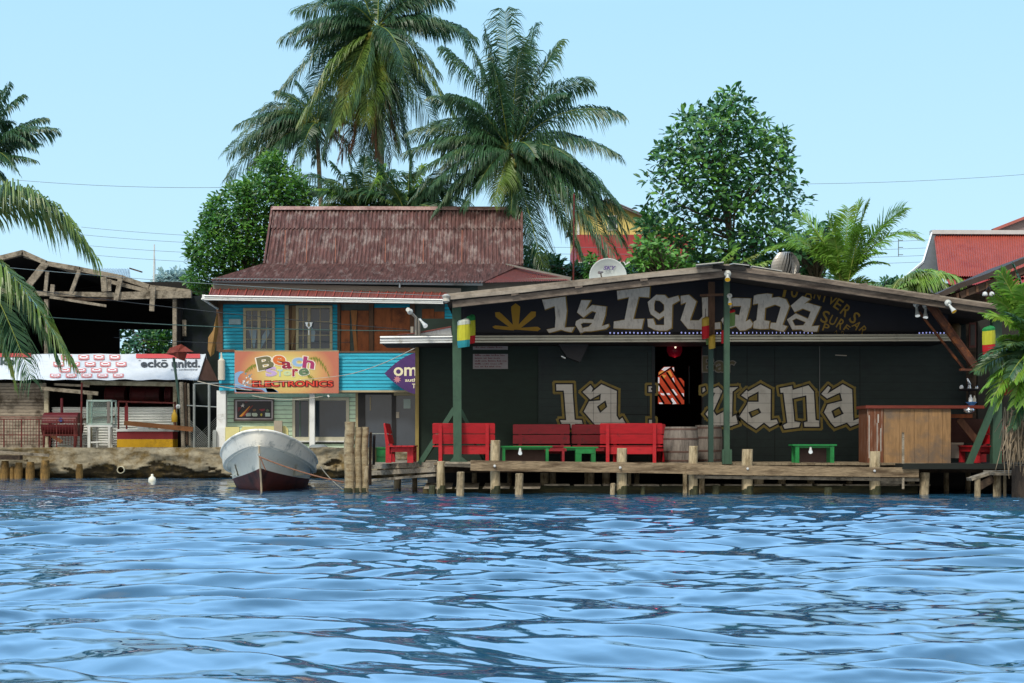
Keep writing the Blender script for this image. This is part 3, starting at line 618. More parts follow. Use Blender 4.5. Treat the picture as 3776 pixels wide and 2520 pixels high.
    # shop window
    f = MB(); a = [(1078, 1088, 1466, 1628), (1276, 1287, 1466, 1628), (1088, 1276, 1466, 1477), (1088, 1276, 1612, 1628), (1138, 1160, 1477, 1612)]
    for q in a: pbox(f, q[0], q[1], q[2], q[3], Y - .09, .08, mat('cream shop window trim', '#c3c0ad', .6, .08))
    pbox(f, 1072, 1292, 1626, 1631, Y - .14, .13, WHP); win = f.build('window', None, t)
    g = MB(); pbox(g, 1088, 1138, 1477, 1612, Y - .03, .01, GLS); pbox(g, 1160, 1276, 1477, 1612, Y - .03, .01, GLS); pbox(g, 1104, 1108, 1480, 1610, Y - .05, .015, mat('greenish frame', '#4e6a5e', .6, .1)); g.build('pane', GLS, win)
    # door
    DF = mat('black door frame', '#15161b', .5, .1)
    f = MB(); 
    for q in ((1320, 1346, 1450, 1654), (1444, 1460, 1450, 1654), (1346, 1444, 1450, 1456)): pbox(f, q[0], q[1], q[2], q[3], Y - .1, .1, DF)
    pbox(f, 1311, 1320, 1447, 1654, Y - .11, .1, CREAM); pbox(f, 1452, 1534, 1446, 1459, Y - .13, .1, CREAM); pbox(f, 1534, 1690, 1446, 1654, Y - .1, .08, DF); d = f.build('door_frame', DF, t)
    DG = mat('grey glass door', '#3b434e', .12, .12, 1.2, spec=.6)
    g = MB(); pbox(g, 1346, 1444, 1456, 1654, Y - .05, .02, DG); pbox(g, 1460, 1534, 1459, 1654, Y - .06, .02, DG); g.build('glass', DG, d)
    g = MB(); pbox(g, 1364, 1367, 1464, 1514, Y - .09, .03, CREAM); pbox(g, 1488, 1514, 1472, 1507, Y - .075, .01, mat('taped paper', '#9fb0ae', .8, .05)); pbox(g, 1459, 1472, 1520, 1542, Y - .09, .03, mat('intercom', '#a79f92', .6, .1)); pbox(g, 1346, 1444, 1598, 1601, Y - .055, .01, GAL); g.build('papers_and_handle', None, d)
    # lower roof skirt, fascia and red tin strip
    Yg = 46.7
    b = MB(); gutter(b, 754, 1634, 1089, 1107, 1104, 1121, Yg, WHP); pbox(b, 745, 756, 1087, 1104, Yg + .02, .12, WHP); b.build('gutter', WHP, t)
    b = MB(); b.corr([P(772, 1090, Yg + .08), P(1640, 1104, Yg + .08), P(1650, 1077, Yg + .95), P(784, 1064, Yg + .95)], 64, .012, RRF3, k=4)
    b.build('tin_strip', RRF3, t)
    b = MB(); rib = mat('red roof rib', '#8f4339', .7, .2)
    for k in range(27): a = 772 + k * 32.5; c = 1090 + 14 * k / 26; b.beam(P(a, c - 2, Yg + .05), P(a + 9, c - 27, Yg + .93), .03, .05, rib)
    b.build('rib', rib, t)
    FB = mat('blue grey fascia', '#77838c', .6, .15, 3, (.5, 1, 3), col2='#5b5f60', amt=.3); FG = mat('grey brown fascia', '#7a766f', .8, .15, 3, (.5, 1, 3))
    b = MB(); Yf = 47.6; b.beam(P(786, 1054, Yf), P(1700, 1077, Yf), .06, .24, FG); b.build('fascia_board', FG, t)
    b = MB(); Yf = 47.42; b.beam(P(784, 1034, Yf), P(1780, 1046, Yf), .08, .15, FB); b.tube([P(1474, 1046, Yf - .06), P(1474, 1062, Yf - .06)], .03, 8, FB); b.build('eave_gutter', FB, t)
    b = MB(); S1, S2_ = P(800, 1100, 47.0), P(745, 1092, 46.7); b.poly([P(756, 1100, Yg), P(806, 1142, 47.95), P(806, 1100, 47.95)], BRN)
    b.beam(P(744, 1102, 46.72), P(804, 1140, 47.9), .04, .05, WHP); b.poly([P(754, 1106, Yg + .1), P(1640, 1121, Yg + .1), P(1690, 1112, 47.97), P(812, 1104, 47.97)], WD); b.build('soffit', WD, t)
    # main roof
    RX0, RX1 = X(1007, 52.5), X(1921, 52.5); zr = Z(771, 52.5); zb = Z(978, 49.8); ze = Z(1031, 47.3); xe0 = X(776, 47.3); xb0, xb1 = X(979, 49.8), X(1923, 49.8)
    b = MB(); hm = (zr + zb) / 2 + .35; Ym = 49.8 + 2.7 * (hm - zb) / (zr - zb); Ym2 = Ym
    b.corr([(xb0, 49.8, zb), (xb1, 49.8, zb), (RX1, Ym2, hm + .0), (RX0 + (xb0 - RX0) * .6, Ym, hm)], 66, .036, RRF, k=6, rows=2)
    b.corr([(RX0 + (xb0 - RX0) * .6 - .02, Ym - .07, hm - .02), (RX1 + .02, Ym2 - .07, hm - .02), (RX1, 52.5, zr), (RX0, 52.5, zr)], 66, .036, RRF, k=6, rows=1)
    b.corr([(xb1, 55.2, zb), (xb0, 55.2, zb), (RX0, 52.5, zr), (RX1, 52.5, zr)], 88, .022, RRF, k=4, rows=1); b.build('upper_roof', RRF, t, smooth=False)
    b = MB(); n = 26; i0 = None
    b.corr([(xe0, 47.3, ze - .02), (X(1780, 47.3), 47.3, Z(1042, 47.3)), (xb1, 49.8, zb + .03), (xb0 - .1, 49.8, zb + .03)], 80, .034, RRF2, k=4, rows=1)
    b.build('lower_roof', RRF2, t)
    b = MB(); b.corr([P(1760, 1044, 47.35), P(2100, 1034, 47.6), P(2050, 1015, 49.4), P(1880, 981, 49.78)], 40, .015, RRF3, k=4); b.beam(P(1868, 976, 49.7), P(2105, 1026, 48), .1, .06, FG); b.poly([P(1762, 1036, 47.95), P(2105, 1022, 47.95), P(2105, 1110, 47.95), P(1762, 1110, 47.95)], FG); b.build('hip_roof', RRF3, t)
    CAP = mat('pinkish rusted ridge cap', '#9a7f79', .8, .3, 6, (3, 1, 1), col2='#5e3a36', amt=.4)
    b = MB(); b.poly([(RX0 - .05, 52.3, zr - .06), (RX1 + .05, 52.3, zr - .08), (RX1 + .05, 52.5, zr + .09), (RX0 - .05, 52.5, zr + .1)], CAP); b.poly([(RX0 - .05, 52.5, zr + .1), (RX1 + .05, 52.5, zr + .09), (RX1 + .05, 52.8, zr - .1), (RX0 - .05, 52.8, zr - .1)], CAP); b.build('ridge_cap', CAP, t)
    b = MB(); b.poly([(xb0, 49.8, zb), (RX0, 52.5, zr), (xb0, 55.2, zb)], WL_); b.poly([(xb1, 49.8, zb), (xb1, 55.2, zb), (RX1, 52.5, zr)], WL_); b.build('gable', WL_, t); b = MB(); b.beam((xb0 - .04, 49.75, zb), (RX0 - .04, 52.5, zr + .02), .07, .14, RRF2); b.beam((xb1 + .03, 49.75, zb), (RX1 + .03, 52.5, zr + .02), .07, .14, RRF2)
    b.poly([(xe0, 47.3, ze - .05), (xb0 - .1, 49.8, zb), (xb0 - .1, 55, zb), (xe0, 55, ze)], RRF2); b.build('verge_board', RRF2, t)
    for px in (1050, 1130, 1236, 1420, 1560, 1702): MB().beam(P(px, 968, 49.7), P(px + 2, 850 if px % 4 else 880, 50.9), .025, .02, mat('orange rust strip', '#84503c', .8, .2)).build('rust_strip', None, t)
    b = MB(); WB = mat('cream wall box', '#c9c3b4', .5, .06); b.tube([P(817, 1402, 47.1), P(817, 1330, 47.1)], [.12, .12], 12, WB); b.tube([P(817, 1330, 47.1), P(817, 1322, 47.1), P(816, 1300, 47.1)], [.12, .04, .02], 12, WB); tag(b.build('wall_canister', WB, smooth=False), 'upright cream canister on the corner of the turquoise band', 'canister')
store()
def beach_sign():
    Y = 47.1; x0, x1, z0, z1 = X(865, Y), X(1249, Y), Z(1451, Y), Z(1293, Y); cx, cz = (x0 + x1) / 2, (z0 + z1) / 2
    t = thing('shop_sign', (cx, Y, z0), 'orange and yellow painted sign reading Beach Store Electronics', 'sign')
    m = bpy.data.materials.new('sunburst sign paint'); m.use_nodes = True; n = m.node_tree.nodes; l = m.node_tree.links; pb = n['Principled BSDF']; pb.inputs['Roughness'].default_value = .5
    tc = n.new('ShaderNodeTexCoord'); mp = n.new('ShaderNodeMapping'); mp.inputs['Location'].default_value = (0, 0, -(cz - z0) * .9 / 1.0); mp.inputs['Scale'].default_value = (.62, 1, .9)
    l.new(tc.outputs['Object'], mp.inputs[0]); ln = n.new('ShaderNodeVectorMath'); ln.operation = 'LENGTH'; l.new(mp.outputs[0], ln.inputs[0])
    rp = n.new('ShaderNodeValToRGB'); l.new(ln.outputs['Value'], rp.inputs[0]); e = rp.color_ramp.elements
    e[0].position = .3; e[0].color = hx('#d2c976') + (1,); e[1].position = 1.08; e[1].color = hx('#b56c56') + (1,); q = e.new(.74); q.color = hx('#c79660') + (1,)
    l.new(rp.outputs[0], pb.inputs['Base Color'])
    b = MB(); b.box(x0, x1, Y, Y + .04, z0, z1, m); b.box(x0, x1, Y - .004, Y - .001, z1 - .03, z1, CREAM); b.build('board', m, t)
    def q(pts): return T2(pts, 850, 1270, 5.595, Y)
    c = lambda h: mat('sign paint ' + h, h, .5, .05)
    pc = MB()
    for pts, col in (([(90, 990), (90, 600), (150, 570), (215, 555), (280, 570), (200, 620), (155, 700), (160, 780), (230, 830), (330, 860), (470, 900), (860, 910), (950, 950), (1000, 995)], '#7fa3c9'), ([(120, 985), (95, 880), (250, 930), (560, 960), (700, 990)], '#d6d8dc'), ([(720, 900), (880, 915), (985, 990), (760, 990)], '#4f7fb8')): pc.flat(q(pts), Y - .003, c(col))
    rs = random.Random(3)
    for k in range(26): a, d = 250 + rs.random() * 210, 600 + rs.random() * 260; r = 12 + rs.random() * 14; pc.flat(q([(a, d - r), (a + r, d), (a, d + r), (a - r, d)]), Y - .004 - k * .0001, c('#cfd6da' if k % 2 else '#7c8f9d'))
    pc.flat(q([(150, 870), (400, 905), (640, 935), (720, 990), (560, 962), (330, 930)]), Y - .0075, c('#8d4b52'))
    for (ax, ay, bx_, by_, arch, w) in ((560, 420, 290, 580, -40, 50), (1640, 290, 2060, 700, -150, 75), (1560, 620, 1800, 900, -60, 60)):
        N = 22
        for k in range(N):
            s = k / N; px = ax + (bx_ - ax) * s; py = ay + (by_ - ay) * s + arch * math.sin(math.pi * s)
            for sg in (-1, 1):
                dx = rs.uniform(-.3, .6); L = w * (.5 + math.sin(math.pi * s)) * .9; pc.flat(q([(px - 9, py), (px + 9, py), (px + dx * L + sg * 8, py + sg * L * (1.2 if sg > 0 else .5))]), Y - .005 - .0001 * k, c('#6f7a2c' if k % 3 else '#8e8a34'))
    pc.build('picture', None, t)
    lt = MB()
    def L(s, X0, Y0, X1, Y1, col, oc='#e6ded0', rot=0, ob=.07, bold=.03, dy=0):
        (a, zb), (c_, zt) = q([(X0, Y1), (X1, Y0)]); text(lt, s, a, zb, c_, zt, Y - .008 - dy, c(oc), ob, R(rot)); text(lt, s, a, zb, c_, zt, Y - .012 - dy, c(col), bold, R(rot))
    L('B', 570, 260, 870, 510, '#6d6a4c', rot=12); L('e', 890, 245, 1120, 420, '#cf6c33', rot=-8, dy=.001); L('a', 1075, 365, 1250, 500, '#8c1f3f', dy=.003); L('c', 1290, 290, 1480, 450, '#8fb3d6', oc='#cfc9b8', dy=.001); L('h', 1510, 270, 1720, 490, '#a03366', rot=-7, dy=.002)
    L('S', 750, 480, 930, 650, '#b8a0cf', oc='#cdb9c9', rot=6); L('T', 975, 530, 1065, 655, '#a7c3cf', oc='#c9d2c0'); L('o', 1110, 560, 1240, 640, '#bccf9f', oc='#c9cfae'); L('r', 1285, 520, 1385, 655, '#9c2740', dy=.001); L('e', 1420, 505, 1600, 640, '#5f7a5c', rot=12)
    (a, zb), (c_, zt) = q([(460, 870), (2110, 760)]); fnb = lambda v: Vector((v[0], v[1], v[2] - .0))
    text(lt, 'ELECTRONICS', a, zb, c_, zt, Y - .0165, c('#5e1a1c'), .09); text(lt, 'ELECTRONICS', a, zb, c_, zt, Y - .0195, c('#d8442e'), .012)
    lt.build('lettering', None, t)
beach_sign()
def surf_sign():
    Y = 46.95; t = thing('leaf_shaped_sign', (X(1540, Y), Y, Z(1455, Y)), 'purple pointed sign with white letters om, partly behind the bar wall', 'sign')
    PU = mat('purple sign paint', '#452a63', .6, .2, 3, col2='#5e2f70', amt=.3); pts = []
    xc, yc, w_, h_ = 1545, 1378, 128, 78
    for k in range(21): s = -1 + 2 * k / 20; pts.append((xc + w_ * s, yc - h_ * (1 - abs(s) ** 1.7)))
    for k in range(19): s = 1 - 2 * (k + 1) / 20; pts.append((xc + w_ * s, yc + h_ * (1 - abs(s) ** 1.7)))
    b = MB(); b.prism([(X(a, Y), Z(c, Y)) for a, c in pts], Y, Y + .05, PU); b.build('board', PU, t)
    l_ = MB(); CR = mat('cream lettering', '#dcd6b4', .5, .05); text(l_, 'om', X(1453, Y), Z(1386, Y), X(1536, Y), Z(1356, Y), Y - .004, CR, .02); text(l_, 'auth', X(1494, Y), Z(1408, Y), X(1536, Y), Z(1396, Y), Y - .004, CR, .02); text(l_, 'T', X(1520, Y), Z(1432, Y), X(1532, Y), Z(1416, Y), Y - .004, CR, .02)
    st = []; 
    for k in range(18): a = 2 * math.pi * k / 18; r = (15 if k % 2 else 8) / F * Y; st.append((X(1465, Y) + r * math.cos(a), Z(1400, Y) + r * math.sin(a)))
    l_.flat(st, Y - .005, mat('pink star', '#b97a86', .6, .1)); l_.build('lettering', CR, t)
surf_sign()
def screen_sign():
    Y = 47.85; t = thing('framed_display_sign', (X(935, Y), Y, Z(1553, Y)), 'black framed display board with orange stripe and small emblems on the mint wall', 'display board')
    q = lambda pts: T2(pts, 840, 1450, 10.68, Y); c = lambda h: mat('emblem ' + h, h, .5, .05)
    b = MB(); pbox(b, 862, 1009, 1472, 1554, Y, .1, mat('grey display case', '#5c5450', .5, .1)); b.build('case', None, t)
    b = MB(); 
    for a in ((868, 1004, 1476, 1480), (868, 1004, 1543, 1547), (868, 874, 1480, 1543), (1001, 1006, 1480, 1543)): pbox(b, *a, Y - .02, .02, mat('pale metal bezel', '#a79ea6', .4, .1))
    b.build('bezel', None, t)
    b = MB(); pbox(b, 874, 1001, 1480, 1543, Y - .008, .006, mat('black screen', '#15151f', .3, .2)); y = Y - .01
    b.flat(q([(450, 920), (860, 510), (880, 530), (560, 930)]), y, c('#d08a35')); b.flat(q([(600, 880), (980, 480), (990, 500), (640, 920)]), y - .001, c('#8f2b24')); b.flat(q([(400, 560), (560, 560), (420, 730), (400, 730)]), y, c('#6d2230')); b.flat(q([(680, 330), (820, 340), (700, 390)]), y, c('#6d2230'))
    b.flat(q([(500, 490), (580, 460), (600, 390), (620, 460), (670, 470), (620, 500), (650, 580), (590, 530), (520, 560), (560, 500)]), y - .002, c('#d7cfcf'))
    b.flat(q([(710, 800), (750, 780), (910, 780), (910, 910), (740, 920), (705, 880)]), y, c('#8a9492')); b.flat(q([(950, 790), (1130, 785), (1180, 850), (1150, 920), (1000, 920), (950, 870)]), y, c('#b4beb2')); b.flat(q([(1290, 820), (1330, 795), (1365, 830), (1350, 900), (1310, 910), (1280, 870)]), y, c('#b9a739')); b.flat(q([(1475, 775), (1665, 785), (1665, 925), (1480, 925)]), y, c('#b9c9c6'))
    b.flat(q([(970, 660), (1040, 620), (1120, 640), (1110, 700), (1020, 730)]), y, c('#7a5a40')); b.flat(q([(1230, 640), (1460, 620), (1460, 680), (1330, 720)]), y, c('#8a2c3c')); b.flat(q([(1500, 680), (1560, 620), (1640, 680), (1600, 740), (1520, 740)]), y, c('#5c6a52'))
    b.build('screen', None, t)
screen_sign()
YB = mat('faded yellow panel', '#cfc98c', .6, .08)
Y = 47.3; b = MB(); pbox(b, 831, 882, 1575, 1652, Y, .1, YB); tag(b.build('leaning_board', YB), 'faded yellow panel leaning behind the boat, left one', 'board', 'yellow boards behind the boat')
b = MB(); b.prism([(X(a, Y), Z(c, Y)) for a, c in ((885, 1590), (895, 1574), (1050, 1571), (1062, 1582), (1065, 1652), (885, 1652))], Y, Y + .1, YB); tag(b.build('leaning_board', YB), 'wide faded yellow panel with rounded corners leaning behind the boat, right one', 'board', 'yellow boards behind the boat')
b = MB(); pbox(b, 1010, 1040, 1552, 1615, 47.1, .12, mat('beige board', '#9c9384', .7, .1)); tag(b.build('beige_board'), 'narrow beige board standing upright behind the white boat', 'board')
b = MB(); b.lathe((X(1174, 47.1), 47.1, Z(1653, 47.1)), [(.32, 0), (.3, .07), (.2, .12), (.05, .125)], 20, mat('grey plastic basin', '#7b8488', .5, .1)); tag(b.build('upturned_basin', smooth=True), 'upturned grey basin on the sea wall below the shop window', 'basin')
# ================================================================ the bar
DGR = mat('dark green board wall', '#1d2b2a', 0.7, 0.16, 3, (1, 1, 3), col2='#1a2225', amt=.3, dscale=1)
DGR2 = mat('black green board wall', '#12251e', 0.75, 0.2, 3, (1, 1, 3))
NAVY = mat('blue black gable paint', '#0c0e1a', 0.6, 0.2, 3)
GPO = mat('green post paint', '#33503f', 0.6, 0.15, 4, (3, 3, 1), col2='#243a31', amt=.3, dscale=2)
BMT = mat('grey brown roof timber', '#6f655c', 0.9, 0.3, 6, (1, 4, 4), col2='#3c342f', amt=.4, dscale=2, dstretch=(.5, 2, 2))
SHT = mat('worn roofing sheet edge', '#938b80', 0.7, 0.25, 5, (1, 3, 3), col2='#5c544c', amt=.4)
GOLD = mat('ochre gold sign paint', '#8a6d22', 0.6, 0.12, 4); GOLD2 = mat('dull olive gold paint', '#75652a', 0.6, 0.15, 4)
LWH = mat('grey white sign paint', '#bfbcb5', 0.6, 0.08, 4, col2='#a39e96', amt=.3, dscale=2); LWH2 = mat('silvery brushed sign paint', '#cfc8bc', 0.6, 0.12, 6, (4, 1, 2), col2='#a39a90', amt=.25, dscale=4, dstretch=(3, 1, 1))
YW = 35.0
DECKZ = 0.72
def bar():
    t = thing('waterfront_bar', (X(2600, 37), 37, 0.72), 'long dark green waterfront bar with gabled roof and painted lettering', 'bar building')
    # enclosing walls; door gap 2415-2590
    b = MB(); x0, xa, xb, x1 = X(1543, YW), X(2415, YW), X(2590, YW), X(3560, YW); zt = 4.3; dz = Z(1262, YW)
    xm = X(1985, YW)
    b.box(x0, xm, YW, YW + .1, DECKZ - .02, zt, DGR2); b.box(xm, xa, YW - .05, YW + .1, DECKZ - .02, zt, DGR); b.box(xb, x1, YW - .05, YW + .1, DECKZ - .02, zt, DGR); b.box(xa, xb, YW - .05, YW + .1, dz, zt, DGR)
    b.build('front_wall', DGR, t)
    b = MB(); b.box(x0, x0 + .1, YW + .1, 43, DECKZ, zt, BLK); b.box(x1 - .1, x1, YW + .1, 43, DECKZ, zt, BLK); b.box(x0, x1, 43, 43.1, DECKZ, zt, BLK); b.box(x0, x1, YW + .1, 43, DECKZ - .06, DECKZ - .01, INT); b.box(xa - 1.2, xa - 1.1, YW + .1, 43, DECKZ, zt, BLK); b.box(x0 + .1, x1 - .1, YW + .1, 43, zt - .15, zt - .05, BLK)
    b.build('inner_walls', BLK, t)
    b = MB(); SM = mat('wall seam', '#0d1213', .8, .1)
    for px, y0, y1 in ((2190, 1400, 1700), (2388, 1300, 1700), (2755, 1262, 1700), (2857, 1262, 1700), (3171, 1262, 1700), (2640, 1262, 1700)): pbox(b, px - 1, px + 1, y0, y1, YW - .053, .004, SM)
    pbox(b, 2188, 2415, 1528, 1531, YW - .053, .004, SM); pbox(b, 2860, 3190, 1525, 1527.5, YW - .06, .008, SM); pbox(b, 2860, 3150, 1519, 1521, YW - .053, .004, SM)
    for k in range(14): pbox(b, 1990, 2412, 1290 + k * 30, 1290.7 + k * 30, YW - .053, .003, SM)
    for k in range(14): pbox(b, 2592, 3550, 1290 + k * 30, 1290.7 + k * 30, YW - .053, .003, SM)
    b.build('board_seams', SM, t)
    b = MB(); pbox(b, 1531, 1544, 1277, 1702, YW - .1, .2, mat('yellowed corner board', '#857645', .8, .2, 4, (3, 3, 1))); b.build('corner_board', None, t)
    b = MB(); DJ = mat('door jamb', '#23282b', .7, .1); pbox(b, 2404, 2415, 1262, 1702, YW - .07, .2, DJ); pbox(b, 2590, 2596, 1262, 1702, YW - .06, .2, DJ); pbox(b, 2540, 2543, 1350, 1490, YW + .5, .05, DJ); b.build('door_frame', DJ, t)
    b = MB(); pbox(b, 3021, 3024, 1262, 1560, YW - .09, .02, mat('grey conduit', '#5c6060', .6, .1)); b.build('conduit', None, t)
    b = MB(); b.beam(P(2670, 1690, YW - .08), P(1560, 1697, YW - .08), .02, .1, DGR2); 
    # gable wall above the gutter
    Yg = 33.6; b = MB()
    zc = lambda a, c: (P(a, c, 31.6).x, P(a, c, 31.6).z - .11); b.prism([(X(1662, Yg), Z(1259, Yg)), zc(1662, 1086), zc(2680, 977), zc(3600, 1113), (zc(3600, 1)[0], Z(1259, Yg))], Yg, Yg + .08, NAVY); b.build('gable_wall', NAVY, t)
    # gutter of the low roof, its sheet
    b = MB(); gutter(b, 1402, 1668, 1241, 1267, 1239, 1264, 33.4, WHP); b.build('gutter', WHP, t)
    b = MB(); gutter(b, 1668.5, 3512, 1239, 1264, 1233, 1258, 33.4, WHG); b.build('gutter', WHG, t)  # long stretch under the roof: shade is put into this greyer white
    b = MB(); b.corr([P(1405, 1242, 33.5), P(3500, 1236, 33.5), P(3500, 1232, 33.59), P(1440, 1240, 33.59)], 150, .012, mat('brown low roof sheet', '#4a3430', .8, .3), k=4)
    b.prism([(X(a, 33.55), Z(c, 33.55)) for a, c in ((1466, 1236), (1540, 1230), (1662, 1207), (1666, 1236))], 33.55, 33.6, WHP); b.beam(P(1466, 1235, 33.5), P(1545, 1229, 33.5), .14, .02, RRF3); b.beam(P(1545, 1228, 33.5), P(1664, 1206, 33.5), .14, .03, RRF3); b.build('low_roof', None, t)
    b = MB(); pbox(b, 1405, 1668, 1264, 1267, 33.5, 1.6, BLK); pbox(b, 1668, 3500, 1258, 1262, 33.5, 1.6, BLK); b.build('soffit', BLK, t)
    # big gable roof
    Yf, Yb = 31.6, 43.5
    Lp = [(1640, 1088), (2680, 977)]; Rp = [(2680, 977), (3740, 1134)]
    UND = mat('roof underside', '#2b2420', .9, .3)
    b = MB()
    for (a, c), n in ((Lp, 60), (Rp, 60)):
        p, q = P(*a, Yf), P(*c, Yf); p2, q2 = p + Vector((0, Yb - Yf, 0)), q + Vector((0, Yb - Yf, 0))
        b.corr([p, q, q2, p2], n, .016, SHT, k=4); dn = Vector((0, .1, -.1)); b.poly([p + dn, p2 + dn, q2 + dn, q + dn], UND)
        d2 = Vector((0, 0, -.08)); b.poly([p + Vector((0, -.005, .02)), p + d2, q + d2, q + Vector((0, -.005, .02))], SHT)
    b.build('roof', SHT, t)
    def brd(pts, w_, h_, y, m):
        mb = MB()
        for k, (a, c) in enumerate(zip(pts[:-1], pts[1:])): mb.beam(P(*a, y - .004 * k), P(*c, y - .004 * k), w_, h_, m)
        return mb
    brd([(1650, 1100), (1900, 1076), (2150, 1047), (2400, 1017), (2660, 993)], .09, .085, Yf - .03, SHT).build('verge_board', SHT, t)
    brd([(2692, 992), (2940, 1024), (3160, 1058), (3420, 1097), (3728, 1142)], .09, .085, Yf - .03, BMT).build('verge_board', BMT, t)
    brd([(1668, 1124), (1960, 1093), (2320, 1052), (2686, 1009)], .12, .14, Yf + .06, BMT).build('front_beam', BMT, t)
    brd([(2676, 1008), (3000, 1054), (3340, 1104), (3720, 1158)], .12, .15, Yf + .055, BMT).build('front_beam', BMT, t)
    b = MB()
    for px, py in ((1900, 1093), (2135, 1065), (2375, 1040), (2938, 1024), (3185, 1060), (3450, 1102)): b.beam(P(px - 15, py - 6, Yf - .02), P(px + 12, py - 10, Yf - .02), .1, .07, BMT); b.beam(P(px, py - 4, Yf), P(px, py - 8, Yf + 10), .07, .1, UND)
    b.build('purlin', BMT, t)
    b = MB(); FL = mat('bright ridge flashing', '#aeb0ac', .5, .15, metal=.3); b.beam(P(2566, 982, Yf + .02), P(2668, 972, Yf - .06), .5, .02, FL); b.beam(P(2694, 975, Yf - .06), P(2752, 982, Yf + .05), .3, .02, FL); b.beam(P(2770, 984, Yf + .1), P(2880, 1002, Yf + .1), .25, .02, FL); b.beam(P(2628, 984, Yf - .12), P(2750, 992, Yf - .12), .06, .08, BLK); b.beam(P(2738, 974, Yf), P(2766, 984, Yf), .15, .07, BLK); b.build('ridge_flashing', FL, t)
    b = MB(); c = P(1645, 1103, Yf); b.lathe((c.x, c.y - .08, c.z), [(.02, -.1), (.09, -.06), (.07, 0), (.1, .06), (.03, .1)], 9, mat('crumpled white cap', '#a8a49b', .6, .2)); b.build('gutter_end_cap', None, t)
    # posts
    Yp = 32.2
    b = MB(); w_ = .2; b.prism([(X(a, Yp), Z(c, Yp)) for a, c in ((1667, 1130), (1700, 1130), (1702, 1685), (1735, 1712), (1650, 1712), (1672, 1685))], Yp, Yp + .14, GPO); b.build('roof_post', GPO, t)
    b = MB(); b.beam(P(1678, 1508, Yp + .3), P(1549, 1712, Yp + .6), .1, .12, GPO); b.beam(P(1696, 1515, Yp + .3), P(1790, 1700, Yp + .8), .08, .1, GPO); b.build('brace', GPO, t)
    b = MB(); pbox(b, 2671, 2691, 1015, 1712, Yp, .13, GPO); b.build('roof_post', GPO, t); b = MB(); pbox(b, 2664, 2671, 1658, 1712, Yp - .02, .1, GPO); pbox(b, 2691, 2699, 1658, 1712, Yp - .02, .1, GPO); b.build('post_shoe', GPO, t)
    b = MB(); pbox(b, 2613, 2631, 1262, 1704, 33.2, .1, mat('shade-darkened green post', '#2c463f', .7, .1)); pbox(b, 2613, 2636, 1040, 1262, 33.2, .1, BRN); b.build('roof_post', None, t)  # rear post gets a darkened copy of the post green, shade in its colour
    b = MB(); pbox(b, 3661, 3695, 1150, 1716, 31.9, .2, GPO); b.build('roof_post', GPO, t); b = MB(); b.beam(P(3675, 1470, 31.85), P(3572, 1716, 31.75), .1, .13, GPO); b.build('brace', GPO, t)
    b = MB(); RBM = mat('rusty steel channel', '#4b2a1c', .7, .35, 6, col2='#8a4f24', amt=.3, dscale=4); b.beam(P(3424, 1120, 32.1), P(3600, 1362, 32.1), .12, .13, RBM); b.beam(P(3388, 1150, 32.3), P(3560, 1368, 32.3), .04, .05, RBM); b.beam(P(3443, 1118, 32.05), P(3622, 1366, 32.05), .03, .03, RBM); b.beam(P(3540, 1364, 32.1), P(3625, 1366, 32.1), .14, .05, RBM); b.build('steel_brace', RBM, t)
    b = MB(); b.beam(P(2584, 1090, 33.0), P(2672, 1087, 32.6), .08, .05, BRN); b.build('crossbar', BRN, t)
    # lettering -----------------------------------------------------
    U1 = lambda p: T2(p, 1800, 1040, 3.9167, Yg); U2 = lambda p: T2(p, 2300, 1040, 4.7, Yg); U3 = lambda p: T2(p, 2700, 1030, 4.7, Yg)
    top = MB(); yy = Yg - .004
    sh = [U1([(780, 260), (1115, 215), (1135, 420), (1105, 660), (1245, 655), (1205, 730), (1110, 710), (1055, 690), (880, 740), (845, 690), (965, 665), (975, 520), (960, 350), (820, 400)]),
        U1([(1345, 265), (1480, 268), (1400, 420), (1500, 335), (1705, 360), (1690, 480), (1640, 640), (1735, 610), (1745, 640), (1700, 680), (1480, 715), (1395, 715), (1335, 750), (1310, 700), (1260, 620), (1270, 570), (1330, 535), (1520, 545), (1560, 440), (1500, 420), (1375, 515), (1285, 440)]),
        U1([(1860, 130), (2335, 72), (2325, 225), (2175, 215), (2095, 540), (2248, 535), (2215, 680), (2080, 680), (1810, 670), (1815, 575), (1970, 550), (2035, 220), (1870, 255)]),
        U2([(560, 225), (710, 230), (770, 290), (940, 240), (972, 320), (840, 395), (830, 800), (740, 845), (600, 845), (520, 825), (420, 775), (410, 645), (510, 640), (550, 750), (700, 750), (700, 590), (600, 655), (470, 560), (445, 500), (415, 350)]),
        U2([(985, 245), (1125, 225), (1260, 340), (1145, 670), (1300, 670), (1365, 600), (1355, 275), (1530, 262), (1535, 715), (1670, 700), (1680, 815), (1560, 822), (1480, 760), (1370, 830), (1110, 815), (985, 660), (1085, 350), (990, 390)]),
        U2([(1780, 300), (1930, 280), (2200, 290), (2190, 420), (2110, 690), (2180, 650), (2240, 725), (2205, 790), (2100, 840), (2010, 845), (1940, 770), (1850, 800), (1740, 760), (1685, 660), (1750, 590), (1900, 560), (2000, 580), (2035, 420), (1900, 420), (1830, 460), (1740, 390)]),
        U3([(375, 290), (430, 270), (600, 250), (690, 262), (680, 325), (800, 310), (930, 350), (990, 470), (870, 790), (950, 820), (890, 915), (650, 850), (670, 755), (760, 760), (840, 480), (740, 440), (570, 500), (555, 715), (645, 730), (630, 860), (480, 865), (365, 850), (370, 740), (420, 710), (450, 420), (360, 440)]),
        U3([(1015, 460), (1210, 295), (1355, 345), (1230, 440), (1300, 410), (1530, 480), (1370, 820), (1500, 805), (1470, 915), (1250, 910), (1200, 870), (1040, 875), (950, 700), (1100, 595), (1310, 690), (1360, 560), (1220, 510), (1080, 570)])]
